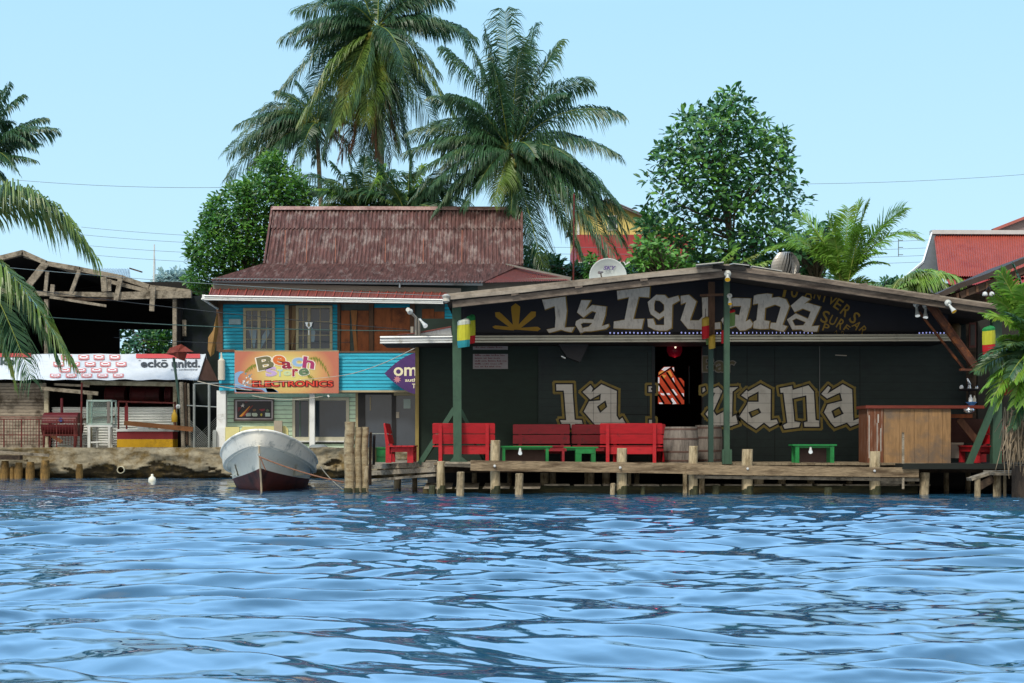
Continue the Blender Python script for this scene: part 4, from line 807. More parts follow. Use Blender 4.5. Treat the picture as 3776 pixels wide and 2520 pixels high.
    for s_ in sh:
        s2 = [(a + .014, c - .004) for a, c in s_]; top.flat(s2, yy, GOLD, .016); top.flat(s_, yy - .004, LWH2)
    for hsh in (U1([(1345, 612), (1380, 597), (1490, 600), (1450, 640), (1365, 662)]), U2([(550, 330), (620, 338), (690, 400), (692, 490), (620, 548), (540, 490), (535, 400)]), U3([(1050, 720), (1110, 690), (1260, 750), (1225, 795), (1090, 800)])):
        top.flat(hsh, yy - .008, GOLD, .012); top.flat(hsh, yy - .012, NAVY)
    PF = mat('mustard flower paint', '#9a7414', .6, .1)
    fl = []
    for k, (bx_, by_, tx, ty, w0, w1) in enumerate(((400, 690, 397, 310, 30, 74), (385, 680, 100, 440, 22, 50), (415, 680, 690, 430, 22, 52), (370, 680, 60, 650, 22, 26), (430, 680, 760, 680, 10, 36))):
        d = Vector((tx - bx_, ty - by_)); L = d.length; d.normalize(); n_ = Vector((-d.y, d.x)); pts = []
        for s in range(9): u = s / 8; w2 = w0 + (w1 - w0) * u ** .8; w2 *= math.sqrt(max(0, 1 - max(0, (u - .8) / .2) ** 2)); pts.append(Vector((bx_, by_)) + d * L * u + n_ * w2)
        for s in range(8, -1, -1): u = s / 8; w2 = w0 + (w1 - w0) * u ** .8; w2 *= math.sqrt(max(0, 1 - max(0, (u - .8) / .2) ** 2)); pts.append(Vector((bx_, by_)) + d * L * u - n_ * w2)
        pts = [(p.x, p.y) for p in pts]; del pts[9]; top.flat(U1(pts), yy - .0005 * k, PF)
    def ch(s, cx, cy, h, w_, rot, bold=.012):
        (a, c), = U3([(cx, cy)]); k = Yg / F / 4.7; text(top, s, a - w_ / 2 * k, c - h / 2 * k, a + w_ / 2 * k, c + h / 2 * k, yy - .003, GOLD, bold, R(rot))
    for s, cx, cy, h, w_, rot in (('1', 912, 215, 190, 40, -14), ('0', 1080, 215, 210, 120, -8), ('A', 1330, 235, 160, 130, -10), ('N', 1480, 275, 150, 110, -16), ('I', 1600, 325, 150, 20, -16), ('V', 1735, 365, 160, 130, -26), ('E', 1840, 435, 180, 110, -34), ('R', 1970, 545, 200, 120, -38), ('S', 2120, 670, 210, 110, -42), ('A', 2160, 800, 150, 110, -46), ('R', 2270, 880, 130, 100, -50), ('S', 1610, 655, 210, 120, -20), ('U', 1745, 715, 160, 110, -26), ('R', 1880, 780, 170, 100, -32), ('F', 1985, 850, 110, 80, -36), ('P', 1625, 840, 130, 100, -20), ('A', 1800, 915, 50, 60, -20), ('R', 1920, 925, 40, 60, -20)): ch(s, cx, cy, h, w_, rot)
    top.build('gable_lettering', LWH2, t)
    # lower lettering
    Yl = YW - .062; A = lambda p: T2(p, 2020, 1380, 4.7, Yl); B = lambda p: T2(p, 2560, 1280, 4.6125, Yl); C = lambda p: T2(p, 2820, 1380, 5.875, Yl)
    low = MB(); BK = mat('black outline paint', '#0a0b0d', .6, .1)
    wh = [A([(145, 180), (425, 180), (435, 400), (465, 795), (585, 800), (600, 860), (470, 860), (465, 935), (400, 940), (390, 860), (240, 860), (215, 800), (320, 800), (285, 340), (275, 285), (150, 285)]),
        A([(605, 310), (740, 195), (780, 250), (755, 320), (930, 180), (1195, 295), (1190, 720), (1235, 800), (1290, 755), (1345, 850), (1200, 950), (900, 960), (770, 820), (625, 650), (715, 475), (910, 457), (920, 340), (735, 440)]),
        A([(1745, 215), (1852, 215), (1852, 310), (1745, 310)]), A([(1755, 795), (1842, 795), (1842, 900), (1755, 900)]),
        B([(140, 700), (175, 690), (190, 740), (140, 775)]), B([(190, 1140), (235, 1080), (235, 1195)]),
        B([(312, 715), (405, 680), (475, 750), (325, 1090), (375, 1170), (520, 1090), (600, 1050), (600, 690), (745, 685), (650, 760), (640, 1190), (705, 1160), (740, 1300), (610, 1345), (440, 1330), (310, 1330), (305, 1000), (315, 880), (355, 780), (312, 770)]),
        B([(800, 825), (890, 735), (915, 760), (1130, 640), (1300, 730), (1295, 1250), (1400, 1235), (1425, 1295), (1285, 1365), (1185, 1285), (1050, 1390), (910, 1300), (770, 1180), (895, 990), (915, 935), (1095, 935), (1095, 755), (915, 850), (900, 890)]),
        C([(330, 310), (590, 260), (605, 345), (945, 245), (1060, 380), (1100, 1000), (1175, 1010), (1180, 1140), (860, 1140), (850, 1045), (930, 1030), (900, 460), (595, 530), (640, 1030), (770, 1045), (740, 1145), (430, 1185), (395, 1110), (490, 1060), (405, 400), (345, 405)]),
        C([(1225, 430), (1375, 260), (1425, 300), (1350, 430), (1690, 225), (1890, 335), (1915, 1010), (2110, 940), (2120, 1035), (1860, 1135), (1780, 1050), (1520, 1145), (1440, 1060), (1285, 830), (1360, 660), (1680, 580), (1630, 400), (1350, 530)])]
    ho = [A([(850, 565), (1000, 455), (1030, 570), (905, 675)]), B([(920, 1110), (1100, 1040), (1140, 1120), (965, 1210)]), C([(1440, 800), (1620, 700), (1710, 860), (1500, 960)])]
    for s_ in wh: low.flat(s_, Yl, GOLD2, .095)
    for q in (A([(1770, 360), (1822, 360), (1815, 745), (1770, 745)]), A([(1690, 730), (1800, 730), (1720, 830), (1690, 830)])): low.flat(q, Yl - .0015, GOLD2)
    for s_ in wh: low.flat(s_, Yl - .003, BK, .038)
    for s_ in wh: low.flat(s_, Yl - .006, LWH)
    for h_ in ho: low.flat(h_, Yl - .009, BK)
    for h_ in ho:
        cx = sum(a for a, c in h_) / 4; cz = sum(c for a, c in h_) / 4; low.flat([(cx + (a - cx) * .62, cz + (c - cz) * .62) for a, c in h_], Yl - .012, GOLD2)
    low.flat(A([(1785, 240), (1815, 235), (1822, 275), (1790, 280)]), Yl - .009, BK)
    # the Bar word
    SL = mat('plank joint line', '#33373a', .8, .1)
    for x0_, x1_ in ((2045, 2130), (2140, 2320), (2625, 2730), (2728, 2868), (2880, 3022), (3028, 3182)):
        for y_ in (1416, 1452, 1487, 1523, 1559): low.box(X(x0_, Yl), X(x1_, Yl), Yl - .0135, Yl - .0125, Z(y_ + .8, Yl), Z(y_, Yl), SL)
    for x_ in (2188, 2252, 2655, 2756, 2920, 2958, 3100): low.box(X(x_, Yl), X(x_ + .9, Yl), Yl - .0135, Yl - .0125, Z(1590, Yl), Z(1405, Yl), SL)
    low.build('wall_lettering', LWH, t); low = MB()
    (a0, z0), (a1, z1) = B([(150, 420), (690, 165)]); text(low, 'Bar', a0, z0, a1, z1, Yl - .0035, mat('pale outline paint', '#6e6a63', .6, .1), .055); text(low, 'Bar', a0, z0, a1, z1, Yl - .0065, mat('brown gold paint', '#4d452c', .6, .1), .015)
    low.build('bar_lettering', LWH, t)
bar()
def bar_bits():
    # notices
    NW = mat('white notice board', '#8f8b8c', .7, .06); NR = mat('red marker writing', '#6b2733', .7, .1); rs = random.Random(5)
    for k, (y0, y1, n_, lab) in enumerate(((1258, 1290, 2, 'white notice with two lines of red writing just under the gutter'), (1306, 1361, 5, 'white notice with five lines of red handwriting on the dark bar wall'))):
        Y = YW - .03; t = thing('wall_notice', (X(1808, Y), Y, Z(y1, Y)), lab, 'notice', 'notices on the bar wall')
        b = MB(); pbox(b, 1744, 1873, y0, y1, Y, .025, NW); b.build('board', NW, t)
        b = MB()
        for r in range(n_):
            yb = y1 - 6 - (n_ - 1 - r) * 10.4; px = 1750
            while px < (1868 if r == 2 else 1845):
                wd = rs.randint(3, 7)
                for c in range(wd):
                    h_ = rs.choice((3.4, 4.6, 6.2)); px += 1.2
                    if px > 1868: break
                    pbox(b, px, px + 1.2, yb - h_, yb, Y - .004, .003, NR); pbox(b, px + 1.2, px + 3.2, yb - h_ * rs.random(), yb - h_ * rs.random() + .9, Y - .004, .003, NR) if False else None
                    pbox(b, px + 1.2, px + 2.8, yb - h_ + (h_ - 1.2) * rs.choice((0, .5, 1)), yb - h_ + (h_ - 1.2) * 1.0 + 1.0, Y - .004, .003, NR); px += 2.9
                px += 4
        b.build('writing', NR, t)
    # red lamp inside the door
    b = MB(); Y = 36.2; c = P(2490, 1281, Y); LW = mat('lit bulb', '#ffe9c8', .5, 0, emit=1.4); RL = mat('red lamp globe', '#7a0c22', .4, .1, emit=.1)
    t = thing('red_lamp', c, 'red glowing lamp hung above the open door inside the bar', 'lamp')
    b.lathe(c, [(.01, -.05), (.04, -.03), (.045, 0), (.03, .04), (.01, .05)], 12, LW); b.build('bulb', LW, t, smooth=True)
    b = MB(); b.lathe(c + Vector((0, .16, -.02)), [(.02, -.24), (.15, -.19), (.2, -.08), (.2, .02), (.14, .11), (.02, .14)], 18, RL); b.build('shade', RL, t, smooth=True)
    l_ = bpy.data.lights.new('red_lamp_light', 'POINT'); l_.energy = 1.2; l_.color = (1, .1, .15); l_.shadow_soft_size = .1; o = bpy.data.objects.new('red_lamp_light', l_); COL.objects.link(o); o.location = (0, .1, -.35); o.parent = t
    # barred window seen through the door
    Y = 38.0; q = lambda p: T2(p, 2350, 1260, 6.533, Y); t = thing('barred_window', (X(2475, Y), Y, Z(1491, Y)), 'glowing panel with orange stripes behind slanting black bars seen through the bar door', 'window')
    OR = mat('glowing orange panel', '#c24a30', .8, .2, 3, emit=.5); WT = mat('glowing white patch', '#e6e4e6', .8, .1, emit=.6); YO = mat('glowing ochre patch', '#c98a45', .8, .1, emit=.7)  # flat patches that glow themselves, standing in for brightness beyond the door
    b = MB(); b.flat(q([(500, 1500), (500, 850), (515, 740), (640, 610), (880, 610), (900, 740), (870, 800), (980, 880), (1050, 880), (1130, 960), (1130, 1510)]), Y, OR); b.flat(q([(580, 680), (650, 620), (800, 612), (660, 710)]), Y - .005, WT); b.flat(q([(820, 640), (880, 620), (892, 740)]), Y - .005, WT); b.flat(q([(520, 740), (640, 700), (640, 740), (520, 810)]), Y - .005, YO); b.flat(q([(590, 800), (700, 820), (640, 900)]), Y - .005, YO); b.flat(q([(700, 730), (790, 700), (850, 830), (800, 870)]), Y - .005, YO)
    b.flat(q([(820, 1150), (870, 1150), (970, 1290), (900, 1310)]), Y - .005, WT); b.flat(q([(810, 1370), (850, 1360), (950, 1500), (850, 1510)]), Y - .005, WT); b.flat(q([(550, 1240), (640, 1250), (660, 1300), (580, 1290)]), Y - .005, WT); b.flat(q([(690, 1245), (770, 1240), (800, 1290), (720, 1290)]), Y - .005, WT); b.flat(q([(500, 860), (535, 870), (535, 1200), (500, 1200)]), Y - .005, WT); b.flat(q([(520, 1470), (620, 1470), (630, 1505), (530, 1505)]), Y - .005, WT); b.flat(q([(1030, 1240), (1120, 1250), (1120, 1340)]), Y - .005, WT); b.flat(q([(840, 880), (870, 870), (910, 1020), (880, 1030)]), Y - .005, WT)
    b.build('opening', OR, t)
    b = MB()
    for (a, c) in (((500, 1270), (640, 1500)), ((500, 1010), (840, 1500)), ((570, 830), (1040, 1510)), ((700, 740), (1130, 1400)), ((810, 650), (1140, 1170)), ((505, 830), (830, 620))):
        (x0, z0), (x1, z1) = q([a, c]); b.beam((x0, Y - .06, z0), (x1, Y - .06, z1), .03, .052 if a[0] != 505 else .035, BLK)
    b.build('bar', BLK, t)
    # speaker under the gutter
    SP = mat('black speaker cabinet', '#0d0f18', .5, .1); Y = 34.2; t = thing('speaker', (X(2115, Y), Y, Z(1335, Y)), 'black speaker hung under the gutter beside the bar door', 'speaker')
    b = MB(); b.prism([(X(a, Y), Z(c, Y)) for a, c in ((2058, 1268), (2172, 1268), (2140, 1336), (2092, 1318))], Y, Y + .4, SP); b.build('cabinet', SP, t)
    b = MB(); b.beam(P(2070, 1314, Y - .03), P(2085, 1322, Y - .03), .03, .03, WHP); b.build('bracket_or_glint', WHP, t)  # white bar painted in as a glint on the cabinet
    b = MB(); b.beam(P(3080, 1310, YW - .1), P(3122, 1312, YW - .1), .02, .025, mat('pale stick', '#a39c90', .6, .1)); tag(b.build('hook_stick'), 'short pale stick hanging high on the dark wall right of the letters', 'stick')
    # spotlights
    YLL = mat('yellow spotlight glass', '#c79a1a', .3, .1, emit=.25); SW = mat('white spotlight housing', '#b7bbb8', .4, .08); SG = mat('white spotlight glass', '#e6ecec', .2, .02, emit=.35)
    def spot(px, py, Y, dx, dy, glass, label, r=.075, base=True, L=.28):
        r *= .78
        t = thing('spotlight', P(px, py, Y), label, 'spotlight', 'spotlights of the bar')
        c = P(px, py, Y); e_ = P(px + dx, py + dy, Y - .16); d = (e_ - c)
        b = MB()
        if base: b.lathe(c, [(.01, -.05), (r * 1.2, -.04), (r * 1.3, 0), (r * 1.1, .03)], 14, SW, axis='y')
        b.tube([c, c + d * .45], [.025, .03], 8, SW); b.tube([c + d * .4, c + d * .6, c + d * .92, c + d], [.03, .035, r, r], 14, SW, caps=False); b.build('housing', SW, t, smooth=True)
        b = MB(); b.tube([c + d * .9, c + d * .98], [r * .94, r * .94], 14, glass); b.build('glass', glass, t)
    spot(2683, 1010, 31.5, 0, 22, YLL, 'yellow spotlight on the front peak of the bar roof', .08)
    spot(2690, 1092, 32.1, 2, 30, YLL, 'yellow spotlight clamped to the middle green post', .06)
    spot(3378, 1122, 32.4, 6, 44, SG, 'white spotlight under the roof beam left of the steel brace'); spot(3413, 1128, 32.4, 0, 44, SG, 'white spotlight under the roof beam right beside the steel brace')
    spot(3495, 1118, 31.5, 24, 32, YLL, 'yellow spotlight on the right slope of the roof front beam')
    spot(1918, 1655, 31.7, 0, 18, SG, 'white spotlight under the green table between post and red bench', .06, False); spot(2989, 1652, 31.7, 0, 16, SG, 'white spotlight under the small green table near the bar counter', .06, False)
    spot(1512, 1150, 33.2, -8, -8, SW, 'grey spotlight on the left pipe above the gutter turned away', .07); spot(1548, 1178, 33.2, 22, 26, SG, 'white spotlight on the right pipe above the gutter', .075, False)
    b = MB(); GP = mat('grey pipe', '#8b857a', .6, .15); b.tube([P(1535, 1236, 33.4), P(1534, 1172, 33.3), P(1514, 1152, 33.2)], .035, 8, GP); b.tube([P(1546, 1236, 33.4), P(1546, 1176, 33.25)], .03, 8, GP); pbox(b, 1514, 1524, 1205, 1236, 33.5, .05, GP); tag(b.build('lamp_pipe', GP), 'two grey pipes holding spotlights above the left gutter end', 'pipe')
    # string of little lights
    b = MB(); LB = mat('small blue white bulbs', '#a8aef0', .3, .1, emit=.5)
    for k in range(60):
        px = 2250 + k * 14.6 if k < 52 else 3390 + (k - 52) * 13
        if 15 < k < 18: continue
        c = P(px, 1228 + .8 * math.sin(k), 33.45); b.lathe(c, [(.005, -.025), (.018 if k < 34 or k > 51 else .01, -.01), (.018 if k < 34 or k > 51 else .01, .01), (.005, .02)], 6, LB)
    b.tube([P(1700, 1230, 33.5), P(3500, 1224, 33.5)], .008, 4, BLK); tag(b.build('light_string', LB), 'string of tiny blue white lights along the bar gutter', 'string lights')
    # lanterns
    cl = dict(w='#c9cfc4', y='#c9c83c', t='#2c93a0', g='#2b8a4a', r='#c2202c', o='#c2a545', l='#6f8f56')
    def lantern(px0, px1, y0, y1, Y, bands, label, wob=.05):
        c = P((px0 + px1) / 2, y1, Y); r = (X(px1, Y) - X(px0, Y)) / 2; H = Z(y0, Y) - Z(y1, Y)
        t = thing('cloth_lantern', c, label, 'lantern', 'cloth lanterns hanging from the bar roof')
        for k, (col, f0, f1) in enumerate(bands):
            b = MB(); n = 18; m_ = mat('lantern cloth ' + col, cl[col], .8, .12, 5, (4, 4, 1), transl=.3)
            pr = [(f0, 1), ((f0 + f1) / 2, 1.02), (f1, .98)]
            if f1 > .99: pr = [(f0, 1), (f1 - .08, 1.0), (f1 - .02, .75), (f1, .3)]
            i = 0
            b.lathe(c, [(r * s * (.86 + .14 * min(1, (f * 3) + .3)), H * f) for f, s in pr], n, m_, caps=True)
            for v in b.v: 
                a = math.atan2(v.y - c.y, v.x - c.x); s = 1 + wob * math.sin(a * 7 + v.z * 3); v.x = c.x + (v.x - c.x) * s; v.y = c.y + (v.y - c.y) * s; v.z += .02 * math.sin(a + 1)
            b.build('band', m_, t, smooth=False)
        MB().tube([c + Vector((0, 0, H)), c + Vector((0, 0, H + .2))], .006, 4, BLK).build('string', BLK, t)
    lantern(1687, 1734, 1177, 1281, 31.9, [('t', 0, .25), ('y', .25, .8), ('w', .8, 1)], 'cloth lantern with white, yellow and turquoise bands on the left post')
    lantern(1720, 1753, 1162, 1268, 32.7, [('r', 0, .28), ('y', .28, .8), ('g', .8, 1)], 'green, yellow and red cloth lantern behind the left post lantern')
    lantern(2588, 2615, 1170, 1249, 33.0, [('r', 0, .6), ('o', .6, 1)], 'yellow and red cloth lantern left of the second green post')
    lantern(2613, 2638, 1237, 1286, 33.05, [('o', 0, 1)], 'plain yellow cloth lantern hanging in front of the gutter by the posts')
    lantern(2604, 2616, 1245, 1270, 33.15, [('l', 0, 1)], 'small dull green cloth lantern left of the plain yellow one')
    lantern(2659, 2673, 1218, 1265, 32.7, [('r', 0, 1)], 'plain red cloth lantern half behind the middle green post')
    lantern(2688, 2711, 1144, 1203, 32.6, [('l', 0, .85), ('r', .85, 1)], 'green cloth lantern with red top right of the middle post')
    lantern(3623, 3668, 1204, 1306, 31.3, [('r', 0, .35), ('y', .35, .85), ('g', .85, 1)], 'green, yellow and red cloth lantern by the palm at the right')
bar_bits()
# ================================================================ pier, furniture, boat
def pier():
    t = thing('pier_deck', (X(2500, 33), 33, 0), 'weathered timber pier deck on piles in front of the bar', 'pier')
    xl, xr = X(1600, 32.4), X(3400, 32.3)
    b = MB(); x = xl; k = 0
    while x < X(3395, 32.3):
        b.box(x, x + .145, 32.25, YW + 1, DECKZ - .05 - .002 * (k % 3), DECKZ - .002 * (k % 4), WY); x += .152; k += 1
    b.build('deck_boards', WY, t)
    b = MB(); GE = mat('dark green platform edge', '#141a17', .8, .2); b.box(X(3330, 31.6), 16, 31.6, 43, DECKZ - .13, DECKZ - .01, GE); b.build('side_platform', GE, t)
    b = MB(); b.box(X(1600, 32.6), 16, 33.3, 33.4, DECKZ - .25, DECKZ - .055, WD); b.box(X(1600, 32.6), 16, 34.6, 34.7, DECKZ - .25, DECKZ - .055, WD); b.box(X(1545, 35), 20, 38.5, 38.6, -.5, DECKZ - .1, BLK); b.build('joists_and_dark_sheet', WD, t)  # last box is a black sheet added to darken the void under the deck
    for pts, m in ((((1735, 1717), (2590, 1729)), WX), (((2530, 1732), (3386, 1743)), WX)):
        (a, c), (a2, c2) = pts; b = MB(); n = 14; Y = 31.75 if a < 2000 else 31.72
        b.beam(P(a, c, Y), P(a2, c2, Y), .1, .235 if a < 2000 else .22, m); b.build('fascia_beam', m, t)
    b = MB(); b.beam(P(2560, 1759, 31.85), P(3388, 1770, 31.85), .1, .07, WG); b.beam(P(3246, 1779, 32), P(3333, 1781, 32), .05, .06, WG); b.build('lower_rail', WG, t)
    b = MB(); b.beam(P(3330, 1595, 31.7), P(3330, 1804, 31.7), .05, .03, WG); b.build('batten', WG, t)
    b = MB(); b.beam(P(1640, 1712, 32.2), P(1740, 1716, 32.2), .2, .1, WG); b.beam(P(1640, 1708, 32.1), P(1735, 1708, 32.1), .1, .05, WG); b.build('edge_board', WG, t)
    bolt = mat('galvanised bolt', '#c9cdd0', .35, .05, metal=.5)
    b = MB()
    for px, py in ((1824, 1719), (2287, 1725), (2757, 1729), (3225, 1737)): b.lathe(P(px, py, 31.66), [(.012, -.02), (.028, -.015), (.035, .03)], 10, bolt, axis='y')
    b.build('bolt', bolt, t)
    PALE = mat('pale pile timber', '#b0a285', 0.9, 0.3, 6, (4, 4, 1), '#5f5033', 0.35, 2.5, (3, 3, .8), bump=.6)
    for k, (a, c, y0, Y) in enumerate([(1809, 1845, 1624, 31.95), (2275, 2313, 1653, 31.95), (2540, 2574, 1645, 31.95), (2736, 2777, 1657, 31.93), (3207, 3247, 1665, 31.93), (1611, 1642, 1701, 32.3)]):
        r = (X(c, Y) - X(a, Y)) / 2; p = P((a + c) / 2, y0, Y)
        b = MB(); b.tube([(p.x + .01, Y, -.6), (p.x, Y, .1), (p.x - .01, Y, .6), (p.x, Y, p.z - .01), (p.x, Y, p.z)], [r * 1.02, r, r * .98, r * .97, r * .9], 16, PALE, wob=.08); o = b.build('pile', PALE, t, smooth=False)
        b = MB(); b.tube([(p.x + .01, Y, -.5), (p.x + .008, Y, .1), (p.x + .006, Y, .2)], [r * 1.05, r * 1.04, r * 1.0], 16, WALG, wob=.14); b.build('algae_band', WALG, o)
    for k, (a, c, y1, Y) in enumerate([(1992, 2025, 1740, 33.6), (2026, 2052, 1740, 33.9), (2155, 2194, 1740, 33.5), (2221, 2251, 1742, 33.6), (2314, 2328, 1745, 33.2), (2338, 2360, 1745, 34.2), (2518, 2536, 1750, 32.4), (2578, 2600, 1750, 32.6), (2780, 2819, 1748, 33), (2868, 2898, 1750, 33.5), (2975, 3004, 1750, 33.8), (3345, 3375, 1750, 33), (1740, 1760, 1740, 34), (1452, 1480, 1745, 35.5), (1520, 1540, 1745, 35), (1870, 1890, 1745, 35.5), (3120, 3145, 1750, 35), (3480, 3500, 1740, 34), (3560, 3580, 1740, 35)]):
        r = (X(c, Y) - X(a, Y)) / 2; b = MB(); b.tube([(X((a + c) / 2, Y), Y, -.5), (X((a + c) / 2, Y), Y, DECKZ - .06)], [r, r * .95], 12, WZ, wob=.15); b.build('inner_pile', WZ, t)
    # low ledge of short planks over the water
    b = MB(); rs = random.Random(2); px = 1560
    while px < 3370:
        L = rs.uniform(92, 112); y = 1789 - .5 * rs.random(); p0 = P(px + 6, y, 32.7); 
        b.box(p0.x, X(px + L, 32.7), 32.7, 33.2, .17 + .008 * rs.random(), .205 + .01 * rs.random(), WG) if px > 1990 else b.poly([P(px + 2, 1803, 32.3), P(px + L - 5, 1803, 32.3), P(px + L, 1781, 33.2), P(px + 12, 1781, 33.2)], WG)
        px += L + rs.uniform(3, 12)
    b.build('ledge_plank', WG, t)
    b = MB(); MOS = mat('mossy dark timber', '#2f3120', .8, .5, 4, (.5, 3, 3), col2='#5c5230', amt=.3, dscale=2, dstretch=(.4, 2, 2), bump=.5); b.beam(P(1560, 1812, 32.9), P(2100, 1806, 32.95), .2, .2, MOS); b.beam(P(2080, 1806, 32.9), P(3380, 1809, 32.9), .2, .2, MOS); b.build('ledge_timber', MOS, t)
    # ramp boards at the left
    b = MB(); b.poly([P(1362, 1714, 35), P(1612, 1702, 32.4), P(1612, 1697, 34.5), P(1362, 1700, 38)], WY); b.build('side_deck', WY, t)
    for q in (((1362, 1722, 34.6), (1612, 1713, 32.3), .12), ((1358, 1746, 34.5), (1610, 1732, 32.25), .11), ((1354, 1773, 34.4), (1610, 1752, 32.3), .06)):
        b = MB(); b.beam(P(*q[0]), P(*q[1]), .08, q[2], WG); b.build('side_board', WG, t)
    return t
pier()
def free_piles():
    G = 'timber pilings of the pier'
    BAM = mat('ringed pale piling', '#968a70', 0.85, 0.35, 6, (2, 2, 3), '#6b5434', 0.4, 3, (1, 1, 3), bump=.5)
    for a, c, y0, Y, m, lab in [(1270, 1307, 1556, 32.9, BAM, 'thick pale ringed piling, tallest and leftmost beside the boat'), (1308, 1333, 1576, 32.95, BAM, 'brown piling second in the cluster beside the boat'), (1333, 1358, 1575, 33.0, BAM, 'pale piling third in the cluster beside the boat')]:
        r = (X(c, Y) - X(a, Y)) / 2; p = P((a + c) / 2, y0, Y); zs = [-.6] + [.1 + .11 * i for i in range(int((p.z - .1) / .11))] + [p.z]
        t = thing('piling', (p.x, Y, 0), lab, 'piling', G)
        MB().tube([(p.x + .012 * math.sin(z * 5), Y, z) for z in zs], [r * (1 + .05 * (i % 2)) for i in range(len(zs))], 16, m, wob=.06).build('shaft', m, t)
        MB().tube([(p.x, Y, -.5), (p.x, Y, .12)], r * 1.09, 16, WALG, wob=.1).build('wet_foot', WALG, t)
    for a, c, y0, y1, Y, m, lab in [(1360, 1371, 1594, 1790, 33.2, WD, 'thin dark pole third from the bench side of the piling cluster'), (1373, 1384, 1605, 1715, 33.3, BLK, 'thin black pole next to the green box'), (1344, 1360, 1720, 1780, 32.7, WZ, 'short knobbly piling at the foot of the cluster'),
            (1683, 1713, 1740, 1830, 31.6, WZ, 'short flat topped stump left of the pier beam'), (1899, 1930, 1746, 1826, 31.6, WZ, 'rounded stump between the first and second beam piles'), (1580, 1606, 1790, 1826, 31.7, WALG, 'low ochre stump in the water below the pier corner'), (2249, 2268, 1782, 1825, 31.6, WZ, 'thin stump touching the second beam pile'), (2625, 2653, 1790, 1818, 32, WALG, 'low dark stump between third and fourth beam piles'), (3038, 3068, 1798, 1836, 31.8, WALG, 'low brown stump under the small green table'), (3391, 3428, 1742, 1836, 31.9, WZ, 'notched pale stump at the right end of the pier beam'), (2362, 2378, 1795, 1815, 32, WALG, 'broken stump right of the second beam pile')]:
        r = (X(c, Y) - X(a, Y)) / 2; x = X((a + c) / 2, Y); z0 = -.5 if y1 > 1800 else Z(y1, Y)
        b = MB(); b.tube([(x, Y, z0), (x, Y, (z0 + Z(y0, Y)) / 2), (x + .01, Y, Z(y0 + 2, Y)), (x + .01, Y, Z(y0, Y))], [r, r * .95, r * .95, r * .7], 12, m, wob=.25); tag(b.build('pile_stump', m), lab, 'stump', 'stumps and poles around the pier')
    # small dock at right
    t = thing('small_dock', (X(3700, 31), 31, 0), 'little sagging plank dock at the far right below the palm', 'dock')
    b = MB(); b.beam(P(3650, 1747, 30.6), P(3900, 1748, 30.6), .6, .06, WG); b.beam(P(3640, 1740, 30.9), P(3900, 1741, 30.9), .5, .05, WG); b.beam(P(3574, 1768, 30.8), P(3652, 1743, 30.8), .35, .06, WG); b.build('planks', WG, t)
    for a, c in ((3593, 3618), (3662, 3694), (3699, 3712), (3760, 3785)): r = (X(c, 30.7) - X(a, 30.7)) / 2; x = X((a + c) / 2, 30.7); b = MB(); b.tube([(x, 30.7, -.4), (x, 30.7, Z(1753 if a > 3600 else 1762, 30.7))], [r, r * .9], 10, WZ, wob=.2); b.build('pile', WZ, t)
    MB().beam(P(3600, 1800, 30.7), P(3660, 1765, 30.7), .08, .16, WD).build('brace', WD, t)
free_piles()
